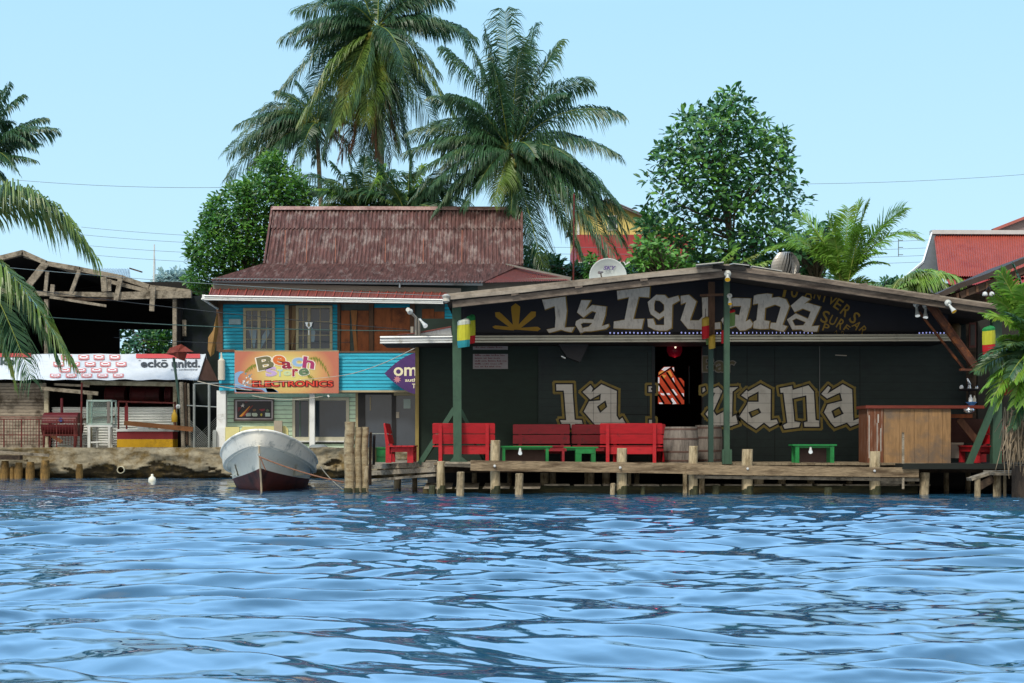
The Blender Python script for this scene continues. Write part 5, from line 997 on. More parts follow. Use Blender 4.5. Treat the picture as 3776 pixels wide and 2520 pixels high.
# ---- red benches
RDB = mat('bright red bench paint', '#a8131f', 0.5, 0.15, 4, (1, 4, 4), col2='#4a1a1c', amt=.12, dscale=7, bump=.3)
RDM = mat('shaded crimson bench paint', '#96222f', 0.55, 0.15, 4, (1, 4, 4), col2='#5a2c32', amt=.2, dscale=6, bump=.3)  # duller copy of the bench red, shade at the back put into its colour
GRN = mat('green table paint', '#16763a', 0.5, 0.15, 4, (2, 2, 2), col2='#0f4a27', amt=.3)
def make_bench(m, W=1.45, label='', solid=False):
    "seat towards -y, back at +y, origin on the deck below the middle"
    t = thing('bench', (0, 0, 0), label, 'bench', 'red benches on the bar deck'); D = .58; sz = .4
    b = MB(); 
    for k in range(4): y0 = -D / 2 + k * D / 4; b.box(-W / 2, W / 2, y0, y0 + D / 4 - .01, sz - .03, sz - .002 * (k % 2), m)
    b.build('seat', m, t)
    bk = MB(); yb = D / 2 - .02
    for z0, z1 in ((.44, .66), (.68, .92)):
        o0 = (z0 - .4) * .2; o1 = (z1 - .4) * .2; q = [(-W / 2, yb + o0, z0), (W / 2, yb + o0, z0), (W / 2, yb + o1, z1 - .02), (W / 2 - .02, yb + o1, z1), (-W / 2 + .02, yb + o1, z1), (-W / 2, yb + o1, z1 - .02)]
        bk.poly(q, m); bk.poly([(a, c + .028, d) for a, c, d in q][::-1], m)
        for i in range(6): a, c = q[i], q[(i + 1) % 6]; bk.poly([a, (a[0], a[1] + .028, a[2]), (c[0], c[1] + .028, c[2]), c], m)
    bk.build('backrest', m, t)
    ap = MB(); ap.box(-W / 2 + .14, W / 2 - .14, yb - .02, yb + .01, .2, .39, m); ap.box(-W / 2 + .1, W / 2 - .1, -D / 2 + .03, -D / 2 + .055, .26, .37, m); 
    for sx in (-1, 1): ap.box(sx * (W / 2 - .15) - .012, sx * (W / 2 - .15) + .012, -D / 2 + .1, yb - .03, .25, .37, m)
    ap.build('apron', m, t)
    for sx in (-1, 1):
        x = sx * (W / 2 - .18)
        l_ = MB(); l_.box(x - .03, x + .03, -D / 2 + .02, -D / 2 + .16, 0, .37, m); l_.build('leg', m, t)
        l_ = MB(); pr = [(yb - .03, 0), (yb + .1, 0), (yb + .1, .4), (yb + .045 + .105, .9), (yb + .105 + .02, .9), (yb + .03, .4), (yb - .03, .37)]; i = len(l_.v)
        pts0 = [(x - .04, a, c) for a, c in pr]; pts1 = [(x + .04, a, c) for a, c in pr]; l_.poly(pts0, m); l_.poly(pts1[::-1], m)
        for k in range(len(pr)): a, c = k, (k + 1) % len(pr); l_.poly([pts0[a], pts1[a], pts1[c], pts0[c]], m)
        l_.build('leg', m, t)
    return t
bench = make_bench(RDB, 1.45, 'bright red bench with its back turned to the water behind the left green post')
def gp(px, Y): return (X(px, Y), Y, DECKZ)
bench.location = gp(1712, 32.75); bench.rotation_euler = (0, 0, R(178)) if False else (0, 0, R(180))
dup(bench, gp(1488, 33.0), R(-90) + R(180), 'red bench seen from its end beside the green box, leftmost of all')
bm = make_bench(RDM, 1.4, 'dull crimson bench facing the water behind the long green table')
bm.location = gp(1997, 34.1)
dup(bm, gp(2215, 34.3), R(0), 'dull crimson bench facing the water half hidden behind the angled red bench')
dup(bench, gp(2326, 32.9), R(176), 'bright red bench with its back to the water left of the barrels')
dup(bench, gp(2360, 33.6), R(8), 'red bench facing the water behind the backward red bench by the barrels')
dup(bench, gp(3606, 32.75), R(-92 + 180) if False else R(-90), 'red bench seen from its end beside the bar counter and right green post')
# ---- green tables
def table(px0, px1, ytop, Y, label, legs=((.12, .04), (.88, .04)), panel=None, box=False, D=.5, th=.035):
    t = thing('low_table', (X((px0 + px1) / 2, Y), Y + D / 2, DECKZ), label, 'table', 'low green tables on the bar deck')
    x0, x1 = X(px0, Y), X(px1, Y); zt = Z(ytop, Y); W = x1 - x0
    b = MB(); b.box(x0, x1, Y, Y + D, zt - th, zt, GRN); b.box(x0 + .05, x1 - .05, Y + .04, Y + .06, zt - th - .05, zt - th, GRN); b.build('table_top', GRN, t)
    for f, w_ in legs:
        for yy in (Y + .02, Y + D - .08):
            b = MB(); c = x0 + W * f; b.box(c - w_, c + w_, yy, yy + .06, DECKZ, zt - th - .001, GRN); b.build('leg', GRN, t)
    if box: b = MB(); b.box(x0 + W * .33, x0 + W * .9, Y + .01, Y + .03, zt - .16, zt - th, GRN); b.build('apron', GRN, t)
    if panel: b = MB(); b.box(X(panel[0], Y), X(panel[1], Y), Y + .3, Y + .32, DECKZ + .01, zt - th - .01, mat('brown plywood panel', panel[2], .85, .15, 4, col2='#4a3b33', amt=.3)); b.build('panel', None, t)
    return t
table(1846, 2037, 1645, 32.7, 'long low green table behind the first beam pile', ((.06, .035), (.9, .035)), (1850, 2010, '#4a3a38'))
table(2081, 2206, 1648, 32.6, 'low green table with box shaped legs between the crimson and bright red benches', ((.42, .07), (.86, .05)), box=True)
table(2415, 2500, 1652, 33.9, 'green table top showing left of the grey barrel', ((.2, .03), (.8, .03)))
table(2570, 2640, 1658, 34.2, 'green table end showing between the two barrels', ((.2, .03), (.8, .03)), D=.3)
table(2923, 3086, 1639, 32.3, 'small green table standing alone left of the bar counter', ((.11, .045), (.9, .045)), (2953, 3058, '#6f5a48'))
b = MB(); Y = 33.4; x0, x1 = X(1388, Y), X(1435, Y); b.box(x0, x1, Y, Y + .5, DECKZ, Z(1655, Y), GRN); b.box(x0 - .04, x1, Y - .02, Y + .52, Z(1655, Y), Z(1650, Y), GRN); b.box(x0 - .05, x0 - .003, Y + .01, Y + .49, DECKZ, Z(1656, Y), mat('mossy tan edge', '#7b7650', .8, .2)); b.box(x0, x1, Y - .006, Y - .001, Z(1686, Y), Z(1685, Y), BLK)
tag(b.build('green_box', GRN), 'small green box left of the end-on red bench', 'box')
# ---- barrels
def barrel(px0, px1, ytop, Y, label, first=None):
    BW = mat('grey barrel staves', '#77706a', .85, .25, 6, (6, 6, .6), col2='#4d4744', amt=.4, dscale=3, dstretch=(3, 3, .5), bump=.3); HP = mat('rusted barrel hoop', '#5a4640', .7, .2, 6, metal=.2)
    x = X((px0 + px1) / 2, Y); Rr = (X(px1, Y) - X(px0, Y)) / 2; H = Z(ytop, Y) - DECKZ; c = (x, Y + Rr, DECKZ)
    t = thing('barrel', c, label, 'barrel', 'wooden barrels on the deck'); rad = lambda u: Rr * (.88 + .12 * math.sin(math.pi * (.06 + .88 * u)))
    b = MB(); b.lathe(c, [(rad(u / 12) * (1.0), H * u / 12) for u in range(13)], 44, BW)
    for i, v in enumerate(b.v): s = 1 - .008 * (i % 2); v.x = x + (v.x - x) * s; v.y = c[1] + (v.y - c[1]) * s
    b.build('staves', BW, t)
    for u in (.05, .3, .66, .93):
        b = MB(); b.lathe(c, [(rad(u - .025) + .004, H * (u - .025)), (rad(u) + .007, H * u), (rad(u + .025) + .004, H * (u + .025))], 44, HP, caps=False); b.build('hoop', HP, t, smooth=True)
barrel(2453, 2585, 1574, 32.7, 'grey weathered barrel in front, left of the middle green post'); barrel(2566, 2672, 1568, 33.7, 'darker barrel standing behind the grey one and the second green post')
# ---- counter
def counter():
    Y = 32.55; t = thing('bar_counter', (X(3360, Y), Y + .4, DECKZ), 'plank fronted bar counter with red brown top at the right of the deck', 'counter')
    PB = mat('tan vertical planks', '#8a6c4a', .75, .3, 3, (5, 5, .7), col2='#66594e', amt=.45, dscale=1.4, dstretch=(1, 1, 1.2), bump=.2); RB = mat('rusty brown corner planks', '#643a24', .7, .3, 4, (6, 6, .6), col2='#8f8378', amt=.25, dscale=4, dstretch=(6, 6, .5))
    b = MB(); xs = [3258, 3317, 3371, 3424, 3476, 3506]
    for k in range(5): b.box(X(xs[k], Y) + .006, X(xs[k + 1], Y), Y + .004 * (k % 2), Y + .05, Z(1712, Y), Z(1508, Y), PB)
    b.build('front_planks', PB, t)
    b = MB(); 
    for a, c in ((3198, 3222), (3222.6, 3244), (3244.6, 3257)): b.box(X(a, Y), X(c, Y), Y - .01, Y + .05, Z(1712, Y), Z(1508, Y), RB)
    b.box(X(3198, Y), X(3198, Y) + .03, Y + .05, Y + .8, DECKZ, Z(1508, Y), RB); b.build('corner_planks', RB, t); b = MB(); b.box(X(3506, Y) - .03, X(3506, Y), Y + .05, Y + .8, DECKZ, Z(1508, Y), PB); b.build('end_plank', PB, t)
    b = MB(); SC = mat('scraped white edge', '#a09a94', .8, .2)
    for a, y0, y1, w_ in ((3203, 1532, 1690, 4), (3236, 1528, 1560, 5), (3233, 1560, 1664, 3), (3246, 1580, 1665, 4)): pbox(b, a, a + w_, y0, y1, Y - .014, .003, SC)
    b.build('scrape', SC, t)
    TP = mat('red brown counter top', '#6a2c20', .45, .2, 4, (1, 4, 4)); b = MB(); b.box(X(3190, Y), X(3627, Y), Y - .06, Y + .85, Z(1507, Y), Z(1496, Y), TP); b.build('counter_top', TP, t)
    b = MB(); b.box(X(3506, Y), X(3602, Y), Y + .3, Y + .36, Z(1541, Y), Z(1527, Y), PLY); b.beam(P(3535, 1545, Y + .4), P(3612, 1640, Y + .4), .06, .16, BRN); b.build('bracket_or_glint', PLY, t)
    b = MB(); pbox(b, 3506, 3625, 1545, 1634, 33.6, .03, mat('dark brown back board', '#3b211a', .8, .2)); b.build('back_board', None, t)
    b = MB(); b.box(X(3509, 33), X(3566, 33), 33.3, 33.6, Z(1690, 33.3), Z(1640, 33.3), mat('greyed white plastic', '#a9a29a', .6, .08)); b.box(X(3507, 33), X(3568, 33), 33.28, 33.62, Z(1640, 33.3), Z(1633, 33.3), WHG); tag(b.build('cool_box', WHP), 'white cool box under the right end of the bar counter', 'cool box')
    ST = mat('polished steel', '#b9bdc2', .25, .05, metal=.8)
    b = MB(); c = P(3574, 1438, 33); b.lathe(c, [(.22, -.02), (.24, 0), (.24, .02), (.1, .03)], 20, BLK); b.lathe(c + Vector((0, 0, .03)), [(.05, 0), (.03, .08), (.045, .12)], 12, ST); b.tube([c + Vector((.03, 0, .12)), c + Vector((-.02, 0, .2)), c + Vector((-.05, 0, .27))], [.02, .03, .02], 8, ST); b.lathe(c + Vector((-.19, -.02, .02)), [(.04, 0), (.05, .05), (.02, .09)], 12, WHP); b.lathe(c + Vector((.17, -.02, .02)), [(.04, 0), (.04, .05), (.02, .07)], 12, ST)
    b.tube([c + Vector((0, 0, -.02)), (c.x, c.y, Z(1496, Y))], .02, 8, BLK); tag(b.build('tap_stand', ST), 'black stand with steel tap and cups above the right end of the bar counter', 'tap')
    for px, h, r, m, lab in ((3579, .2, .045, WHP, 'white bottle on the bar counter, left of the pair'), (3593, .18, .04, WHG, 'white bottle on the bar counter, right of the pair')):
        b = MB(); b.lathe((X(px, 32.8), 32.8, Z(1488, 32.8)), [(r, 0), (r, h * .6), (r * .4, h * .8), (r * .4, h)], 14, m); tag(b.build('bottle', m, smooth=True), lab, 'bottle', 'bottles on the bar counter')
    b = MB(); BL = mat('blue bowl', '#3f78b5', .4, .1); b.lathe((X(3582, 32.7), 32.7, Z(1496, 32.7)), [(.05, 0), (.12, .06), (.13, .08), (.05, .09)], 16, BL); tag(b.build('bowl', BL, smooth=True), 'blue bowl holding the white bottles on the counter', 'bowl')
    b = MB(); b.lathe((X(3576, 32.3), 32.35, Z(1523, 32.3)), [(.05, 0), (.12, .03), (.12, .09), (.1, .1)], 18, ST); b.tube([(X(3576, 32.3), 32.35, Z(1510, 32.3)), (X(3576, 32.3), 32.42, Z(1504, 32.3))], .03, 6, ST); tag(b.build('steel_drum', ST, smooth=True), 'small steel drum hanging below the edge of the counter top', 'bucket')
    b = MB(); OC = mat('dark ochre drum', '#4c3a1c', .7, .2); b.lathe((X(3520, 34), 34, Z(1248, 34)), [(.13, 0), (.15, .05), (.15, .3), (.1, .36)], 16, OC); tag(b.build('hanging_drum', OC, smooth=True), 'dark ochre drum hanging behind the rusty steel brace', 'drum')
    b = MB(); pbox(b, 3574, 3600, 1190, 1282, 34, .04, mat('red brown picture frame', '#4a231b', .7, .2)); pbox(b, 3579, 3595, 1198, 1274, 33.99, .008, mat('dim picture', '#35302d', .7, .3)); tag(b.build('wall_picture'), 'narrow red brown framed picture on the dark wall right of the brace', 'picture')
    b = MB(); b.box(X(3605, 34.2), X(3780, 34.2), 34.2, 34.3, DECKZ, Z(1120, 34.2), mat('dark brown side wall', '#22221d', .8, .2)); tag(b.build('side_wall'), 'dark wall closing the right end of the bar deck behind the palm', 'wall')
counter()
# ---- the boat
def boat():
    Y0 = 33.1; px0 = 954; t = thing('motor_boat', (X(px0, Y0), Y0, 0), 'white open boat with red brown bottom moored bow forward by the sea wall', 'boat')
    ang = R(5.5); ca, sa = math.cos(ang), math.sin(ang); B_ = 1.2; L = 6.8
    def W(s, p, s0=.42): return B_ * (math.sin(min(1, s / s0) * math.pi / 2) ** p) * (1 - .12 * max(0, (s - .6) / .4))
    def loc(x, y, z): y2 = y; return Vector((X(px0, Y0) + x * ca - y2 * sa, Y0 + x * sa + y2 * ca, z))
    she = lambda s: .62 + .86 * (1 - min(1, s / .75)) ** 1.6
    def rows(s):
        g = she(s); r = []
        r.append((0.02 if s < .02 else .0, -.35, .95)); r.append((W(s, 1.2, .6) * .76, -.05 + .28 * (1 - s) ** 5, .72)); r.append((W(s, 1.05, .56) * .83,   .22 + .36 * (1 - min(1, s / .7)) ** 2.4, .42))
        r.append((W(s, .98, .55) * .85, .46 + .42 * (1 - min(1, s / .8)) ** 2, .2)); r.append((W(s, .66, .52) * .9, g - .27 - .1 * (1 - s) ** 3, .10)); r.append((W(s, .58, .52) * .985, g - .255 - .1 * (1 - s) ** 3, .085)); r.append((W(s, .5, .5) * .985, g - .12, .02)); r.append((W(s, .46, .5) * 1.0, g, 0)); return r
    HW = mat('weathered white hull', '#efede2', .45, .08, 2, col2='#9aa19d', amt=.3, dscale=3); HG = mat('grey white lower hull', '#e2e3d8', .45, .08, 2, col2='#8c9893', amt=.2, dscale=2); HR = mat('red brown bottom paint', '#5a2a22', .6, .25, 3, col2='#2e1512', amt=.4, dscale=2)
    ns = 44; ss = [(k / ns) ** 1.7 for k in range(ns + 1)]
    def strips(b, i0, i1, m):
        for sg in (-1, 1):
            for k in range(ns):
                ra, rb = rows(ss[k]), rows(ss[k + 1])
                for i in range(i0, i1):
                    fa = lambda r, s, i: loc(sg * r[i][0], r[i][2] * (1 - s) + s * L, r[i][1])
                    q = [fa(ra, ss[k], i), fa(rb, ss[k + 1], i), fa(rb, ss[k + 1], i + 1), fa(ra, ss[k], i + 1)]; b.poly(q if sg > 0 else q[::-1], m)
    def weld(b, name, m, par):
        o = b.build(name, m, par, smooth=True); import bmesh; bm_ = bmesh.new(); bm_.from_mesh(o.data); bmesh.ops.remove_doubles(bm_, verts=bm_.verts, dist=.0005); bmesh.ops.recalc_face_normals(bm_, faces=bm_.faces); bm_.to_mesh(o.data); bm_.free(); return o
    b = MB(); strips(b, 5, 7, HW); weld(b, 'flared_topside', HW, t)
    b = MB(); strips(b, 2, 5, HG); hull = weld(b, 'hull', HG, t); b = MB(); strips(b, 0, 2, HR); weld(b, 'bottom', HR, t)
    b = MB()
    for sg in (-1, 1):
        pts = [loc(sg * rows(s)[7][0], L * s - .0, rows(s)[7][1]) for s in ss]; b.tube(pts, .035, 8, HW)
        pts = [loc(sg * (rows(s)[4][0] + .01), rows(s)[4][2] * (1 - s) + s * L - .01, rows(s)[4][1]) for s in ss]; b.tube(pts, .014, 6, HW)
    b.build('gunwale', HW, t, smooth=True)
    b = MB()
    for k in range(ns): 
        a, c = ss[k], ss[k + 1]; wa, wb = rows(a)[7][0] * (.96 if a < .3 else .8), rows(c)[7][0] * (.96 if c < .3 else .8); za, zb = (she(a) - .02, she(c) - .02) if a < .3 else (.35, .35)
        b.poly([loc(-wa, L * a + .02, za), loc(wa, L * a + .02, za), loc(wb, L * c + .02, zb), loc(-wb, L * c + .02, zb)], HW)
        for sg in (-1, 1):
            if a > .3: q = [loc(sg * wa, L * a, she(a)), loc(sg * wb, L * c, she(c)), loc(sg * wb * .8, L * c, .35), loc(sg * wa * .8, L * a, .35)]; b.poly(q, HG)
    r = rows(1.0); b.poly([loc(-r[7][0], L, r[7][1]), loc(r[7][0], L, r[7][1]), loc(r[3][0], L, .2), loc(0, L, -.35), loc(-r[3][0], L, .2)], HW); b.build('deck_and_inside', HW, t)
    b = MB(); pts = []
    r0 = rows(0); pts = [loc(0, r0[i][2] - .012, r0[i][1]) for i in range(0, 5)]; b.tube(pts, .022, 8, mat('stem strip', '#c8b79a', .5, .15)); b.build('stem_band', None, t)
    b = MB(); b.lathe(loc(0, .12, .9), [(.01, -.05), (.035, -.05), (.035, .02)], 10, GAL, axis='y'); b.build('bow_eye', GAL, t)
    b = MB(); SM2 = mat('scuff mark', '#7b8686', .6, .2)
    c_ = P(897, 1702, 32.9)
    return t
boat()
RO = mat('orange and grey rope', '#7d5a48', .9, .3, 20)
def rope(a, c, sag, r, lab, m=RO): wire('mooring_rope', [a, c], r, m, lab, 'rope', sag)
rope(P(954, 1684, 33.0), P(1268, 1779, 32.8), .06, .018, 'orange brown mooring rope from the bow eye to the tall piling'); rope(P(960, 1688, 32.95), P(980, 1735, 32.95), .01, .014, 'short rope end hanging from the bow eye')
rope(P(1182, 1722, 35), P(1266, 1806, 32.9), .05, .016, 'grey rope from the right side of the boat down to the piling foot', mat('grey rope', '#77756c', .9, .3, 20))
# ================================================================ trees
PALM = mat('palm leaf deep green', '#3a6040', 0.42, 0.3, 1.5, col2='#5c7335', amt=.3, dscale=.8, transl=.3, spec=.5)
PALMY = mat('palm leaf olive green', '#627f3a', 0.38, 0.3, 1.5, col2='#8a8a38', amt=.3, dscale=.8, transl=.28, spec=.5)
PALMB = mat('palm leaf fresh green', '#6f9c38', 0.42, 0.3, 1.5, col2='#86a23c', amt=.35, dscale=1, transl=.3, spec=.5)
PDEAD = mat('dead frond brown', '#5d4230', 0.9, 0.3, 3, transl=.1)
RACH = mat('frond midrib', '#7c8b3e', 0.5, 0.2, 3)
TRK = mat('palm trunk', '#8a7c66', 0.9, 0.3, 3, (2, 2, 6), '#54493a', 0.4, 2, bump=.5)
def frond(b, base, tip, arch, m, rnd, n=64, lw=.75, hang=.75, spread=.9, rad=.022, wid=.06, bare=.1):
    base = Vector(base); tip = Vector(tip); d = tip - base; h = Vector((d.x, d.y, 0)); 
    c = base + d * .5 + Vector((0, 0, arch)) + h * -.05
    def pt(u): return base * (1 - u) ** 2 + c * 2 * u * (1 - u) + tip * u ** 2
    L = sum((pt((k + 1) / 12) - pt(k / 12)).length for k in range(12)); ps = [pt(k / 12) for k in range(13)]
    b.tube(ps, [rad * (1.5 - 1.3 * k / 12) for k in range(13)], 5, RACH, caps=False)
    tw = rnd.uniform(-.6, .6); ph = rnd.random() * 6
    for k in range(n):
        u = bare + (1 - bare) * (k + rnd.random() * .6) / n; p = pt(u); T = (pt(min(1, u + .02)) - pt(u - .02)).normalized()
        side = T.cross(Vector((0, 0, 1)))
        if side.length < .15: side = T.cross(Vector((d.y, -d.x, .2)))
        side.normalize(); up = side.cross(T).normalized(); side = (side * math.cos(tw) + up * math.sin(tw)).normalized(); up = side.cross(T).normalized()
        pro = min(1, .35 + 2.2 * (u - bare)) * (1 - .62 * max(0, (u - .45) / .55) ** 1.5) * lw * L / 3.6 if L > 0 else lw
        for sg in (-1, 1):
            ll = pro * rnd.uniform(.72, 1.15) * (1 + .14 * math.sin(u * 17 + ph + sg)); f = .35 + .8 * u ** 2 + .2 * math.sin(u * 9 + ph)
            dr = (side * sg * spread * rnd.uniform(.85, 1.1) + T * f + up * rnd.uniform(.05, .3)).normalized()
            q1 = p + dr * ll * .4 + Vector((0, 0, -1)) * ll * .06 * hang; d2 = (dr + Vector((0, 0, -1)) * hang * rnd.uniform(.7, 1.4)).normalized(); q2 = q1 + d2 * ll * .35; d3 = (d2 + Vector((0, 0, -1)) * hang * .9).normalized(); q3 = q2 + d3 * ll * .3
            w_ = T * wid * .5 + up * wid * .22 * rnd.choice((-1, 1)); i = len(b.v)
            b.v += [p - w_ * .5, p + w_ * .5, q1 + w_, q1 - w_, q2 + w_ * .8, q2 - w_ * .8, q3]
            for f_ in ((0, 1, 2, 3), (3, 2, 4, 5), (5, 4, 6)): b.f.append(tuple(i + z for z in f_)); b.m.append(b.mi(m))
def palm(name_label, base_c, Y, tips, m, seed, trunk_to=None, coconuts=0, dead=(), lw=.75, r=.16, extra=6, n=64, hang=.75, cat='palm', ycol=None, ext_len=2.4, name='coconut_palm', mir=True, wid=.038):
    rnd = random.Random(seed); c = P(base_c[0], base_c[1], Y); ground = .9
    tr = trunk_to or (base_c[0], 0); xb = X(tr[0], Y)
    t = thing(name, (xb, Y, ground), name_label, cat)
    b = MB(); pts = []; N = 14
    for k in range(N + 1): u = k / N; pts.append(Vector((xb + (c.x - xb) * u ** 1.6, Y, ground + (c.z - .12 - ground) * u)))
    b.tube(pts, [r * (1.35 - .45 * k / N) * (1 + .03 * (k % 2)) for k in range(N + 1)], 12, TRK, wob=.08); b.build('trunk', TRK, t)
    b = MB()
    for q in tips:
        px, py, dy, arch = q[:4]; mm = q[4] if len(q) > 4 else (ycol if (ycol and rnd.random() < .4) else m); frond(b, c + Vector((rnd.uniform(-.12, .12), rnd.uniform(-.1, .1), rnd.uniform(-.15, .1))), P(px, py, Y) + Vector((rnd.uniform(-.15, .15), dy, rnd.uniform(-.15, .15))), arch, mm, rnd, n, lw, hang, wid=wid)
    for k in range(extra):
        a = k * 2.4 + rnd.random(); el = rnd.uniform(-.5, .9); L = ext_len * rnd.uniform(.8, 1.1); v = Vector((math.cos(a) * math.cos(el), math.sin(a) * math.cos(el) + .35, math.sin(el) - .25)) * L
        frond(b, c, c + v, .25 * L, m, rnd, int(n * .8), lw, hang, wid=wid)
    b.build('crown', m, t)
    if dead:
        b = MB()
        for px, py, dy in dead:
            p1 = P(px, py, Y) + Vector((0, dy, 0)); frond(b, c + Vector((0, -.05, -.25)), p1, -.05, PDEAD, rnd, 60, lw * .8, 1.3, .45, wid=.05)
        b.build('dead_fronds', PDEAD, t)
    if coconuts:
        b = MB(); NM = mat('coconut', '#7f7a2e', .6, .25, 4)
        for k in range(coconuts):
            a = rnd.random() * 6.28; cc = c + Vector((.28 * math.cos(a) * rnd.uniform(.7, 1.3), -.15 + .2 * math.sin(a), -.22 - .35 * rnd.random())); b.lathe(cc, [(.02, -.12), (.08, -.08), (.105, 0), (.085, .08), (.02, .12)], 9, NM)
        b.build('coconuts', NM, t, smooth=True)
    return t
def zt(L, s, ox, oy): return [(ox + q[0] / s, oy + q[1] / s) + tuple(q[2:]) for q in L]
O = PALMY
A_ = zt([(478, 175, .5, .9), (625, 225, -.3, 1.0), (470, 445, .3, 1.3), (560, 520, 1.2, 1.2), (590, 650, -.8, 1.3, O), (690, 740, .6, 1.1), (760, 690, -1.2, 1.0, O), (815, 640, -1.0, .7, O), (930, 680, -1.4, .7, O), (1010, 620, -.9, .6), (1085, 720, .9, .9), (1250, 680, .6, 1.2), (1330, 580, -.3, 1.3, O), (1300, 400, -1.0, 1.0), (1450, 190, .3, 1.0), (1400, 110, 1.2, .8), (1260, -40, .6, .9), (1100, -120, .3, .4), (960, -190, 0, .2), (820, -130, .3, .5), (640, -60, 1.1, .8), (540, 20, 1.4, .9), (1180, 560, -1.5, 1.0), (860, 560, -1.5, .8), (900, 800, .3, .4), (980, 780, -.5, .4), (1050, 800, -.2, .5), (840, 770, .4, .6), (720, 620, .8, 1.2), (1130, 800, .8, .8), (640, 500, 1.0, 1.3), (1240, 520, .9, 1.2)], 1.3824, 700, 0)
palm('tall middle coconut palm with green nuts, its top cut by the picture edge', (1388, 105), 57, A_, PALM, 1, (1420, 0), 22, zt([(770, 790, .2), (830, 760, -.3), (930, 850, .1), (1000, 820, .3), (1060, 760, 0), (700, 700, .4), (960, 780, -.4)], 1.3824, 700, 0), lw=1.25, ycol=None, extra=14, ext_len=3.6, n=130, hang=.95)
B_t = zt([(1622, 70, 0, .1), (1490, 160, .5, .5), (1370, 130, .3, .6), (1290, 240, .3, .9), (1240, 460, .8, .9), (1110, 690, .4, .8), (1120, 780, .2, .9), (1150, 1040, -.4, 1.2), (1260, 1100, -1.0, 1.0), (1420, 1100, -1.2, .8), (1560, 1070, -1.5, .5, O), (1900, 205, .3, .7), (2035, 420, .2, 1.4), (2195, 590, .2, 1.5), (2160, 800, -.3, 1.3), (2225, 1160, .3, 1.6), (2150, 1300, -.8, 1.4), (2010, 1390, -1.0, 1.1), (1790, 1380, -.8, .7), (1720, 1300, .5, .7), (1740, 130, .5, .4), (1340, 520, -.8, .9), (1900, 520, -1.2, 1.0), (1680, 300, -1.2, .6), (1550, 380, -1.3, .5), (2080, 1000, -1.0, 1.3), (1190, 900, -.8, 1.1), (1250, 1000, -1.2, 1.1), (1340, 1040, -1.0, 1.0), (1480, 1000, -1.3, .7), (1850, 1000, -1.3, .9), (1930, 1180, -.9, 1.1), (1640, 1100, -1.0, .5), (2240, 1100, .2, 1.6), (2205, 1230, -.2, 1.7), (2110, 1350, -.6, 1.5), (2180, 1010, .6, 1.4)], 1.3824, 700, 0)
palm('broad dark coconut palm leaning behind the right end of the store roof', (1887, 560), 53, B_t, PALM, 2, (1905, 0), 14, lw=1.2, extra=12, ext_len=3.6, n=130, hang=.95)
C_t = zt([(180, 770, .3, 1.4), (195, 915, .2, 1.3), (240, 640, .4, .9), (320, 560, .6, .8), (440, 450, .3, .5), (560, 430, .2, .3), (700, 470, .5, .3), (300, 880, -.4, .9), (420, 850, -.5, .7), (700, 850, -.5, .6), (560, 860, -.8, .6), (270, 990, -.2, 1.2), (800, 620, .4, .6), (620, 820, .4, .5), (350, 700, .8, 1.2), (480, 600, .7, .9), (480, 760, .8, .9), (640, 700, .8, .5), (760, 760, .6, .7), (250, 820, -.8, 1.3), (370, 640, -.6, 1.1)], 1.3824, 700, 0)
palm('dark coconut palm leaning left behind the tall middle palm', (1168, 455), 60, C_t, PALM, 3, (1210, 0), 0, r=.1, lw=1.25, extra=11, n=100, ext_len=3.4, hang=1.1)
for k, (cx, cy, tips_, Y, lab) in enumerate([(1325, 790, [(1125, 722, 0, .8), (1160, 770, .3, .7), (1225, 600, .2, .3), (1290, 590, 0, .2), (1340, 575, .2, .1), (1400, 610, .3, .2), (1455, 640, 0, .4), (1240, 720, -.6, .5), (1420, 720, -.5, .5), (1180, 690, .2, .6), (1500, 740, .2, .6)], 55, 'low feathery palm behind the store ridge, left of its middle'), (1500, 790, [(1390, 600, 0, .3), (1500, 580, .1, .2), (1560, 600, .2, .3), (1610, 690, 0, .5), (1690, 760, -.1, .6), (1640, 720, -.4, .5), (1430, 690, -.5, .4), (1570, 690, -.6, .4), (1720, 790, .2, .5)], 54.5, 'low feathery palm behind the store ridge, right of its middle')]):
    palm(lab, (cx, cy), Y, tips_, PALM, 10 + k, None, 0, lw=1.35, extra=26, ext_len=3.3, n=80, name='feather_palm', ycol=PALMB, r=.08)
L_t = zt([(130, 130, .2, .6), (60, 60, .2, .4), (240, 510, -.4, 1.5), (310, 330, .2, .9), (110, 740, .3, 1.1), (60, 860, -.2, .9), (-100, 40, 0, .4), (40, 300, .5, .9), (180, 420, .4, 1.3), (150, 620, -.6, 1.3), (20, 180, -.4, .5), (90, 820, -.5, 1.0), (200, 250, .6, .7)], 1.568, 0, 250)
palm('tall coconut palm at the left edge, most of its crown outside the picture', (-95, 640), 42, L_t, PALM, 4, (-140, 0), 0, lw=1.0, extra=3, ext_len=2.4, n=80, hang=.9)
L2 = zt([(545, 1120, -.3, 2.9, O), (500, 1060, .1, 2.9), (-300, 1100, 0, 1)], 1.568, 0, 250) + [(285, 1325, -.6, 1.5, O), (230, 1310, -.2, 1.5), (150, 1395, -1.0, 1.2), (70, 1400, -.4, .8, O), (-200, 1300, 0, 1)]
palm('shorter coconut palm at the left edge with a big frond arching over the ruined roof', (-150, 880), 40, L2, PALM, 5, (-190, 0), 0, lw=1.15, extra=0, n=110, hang=1.15, wid=.05)
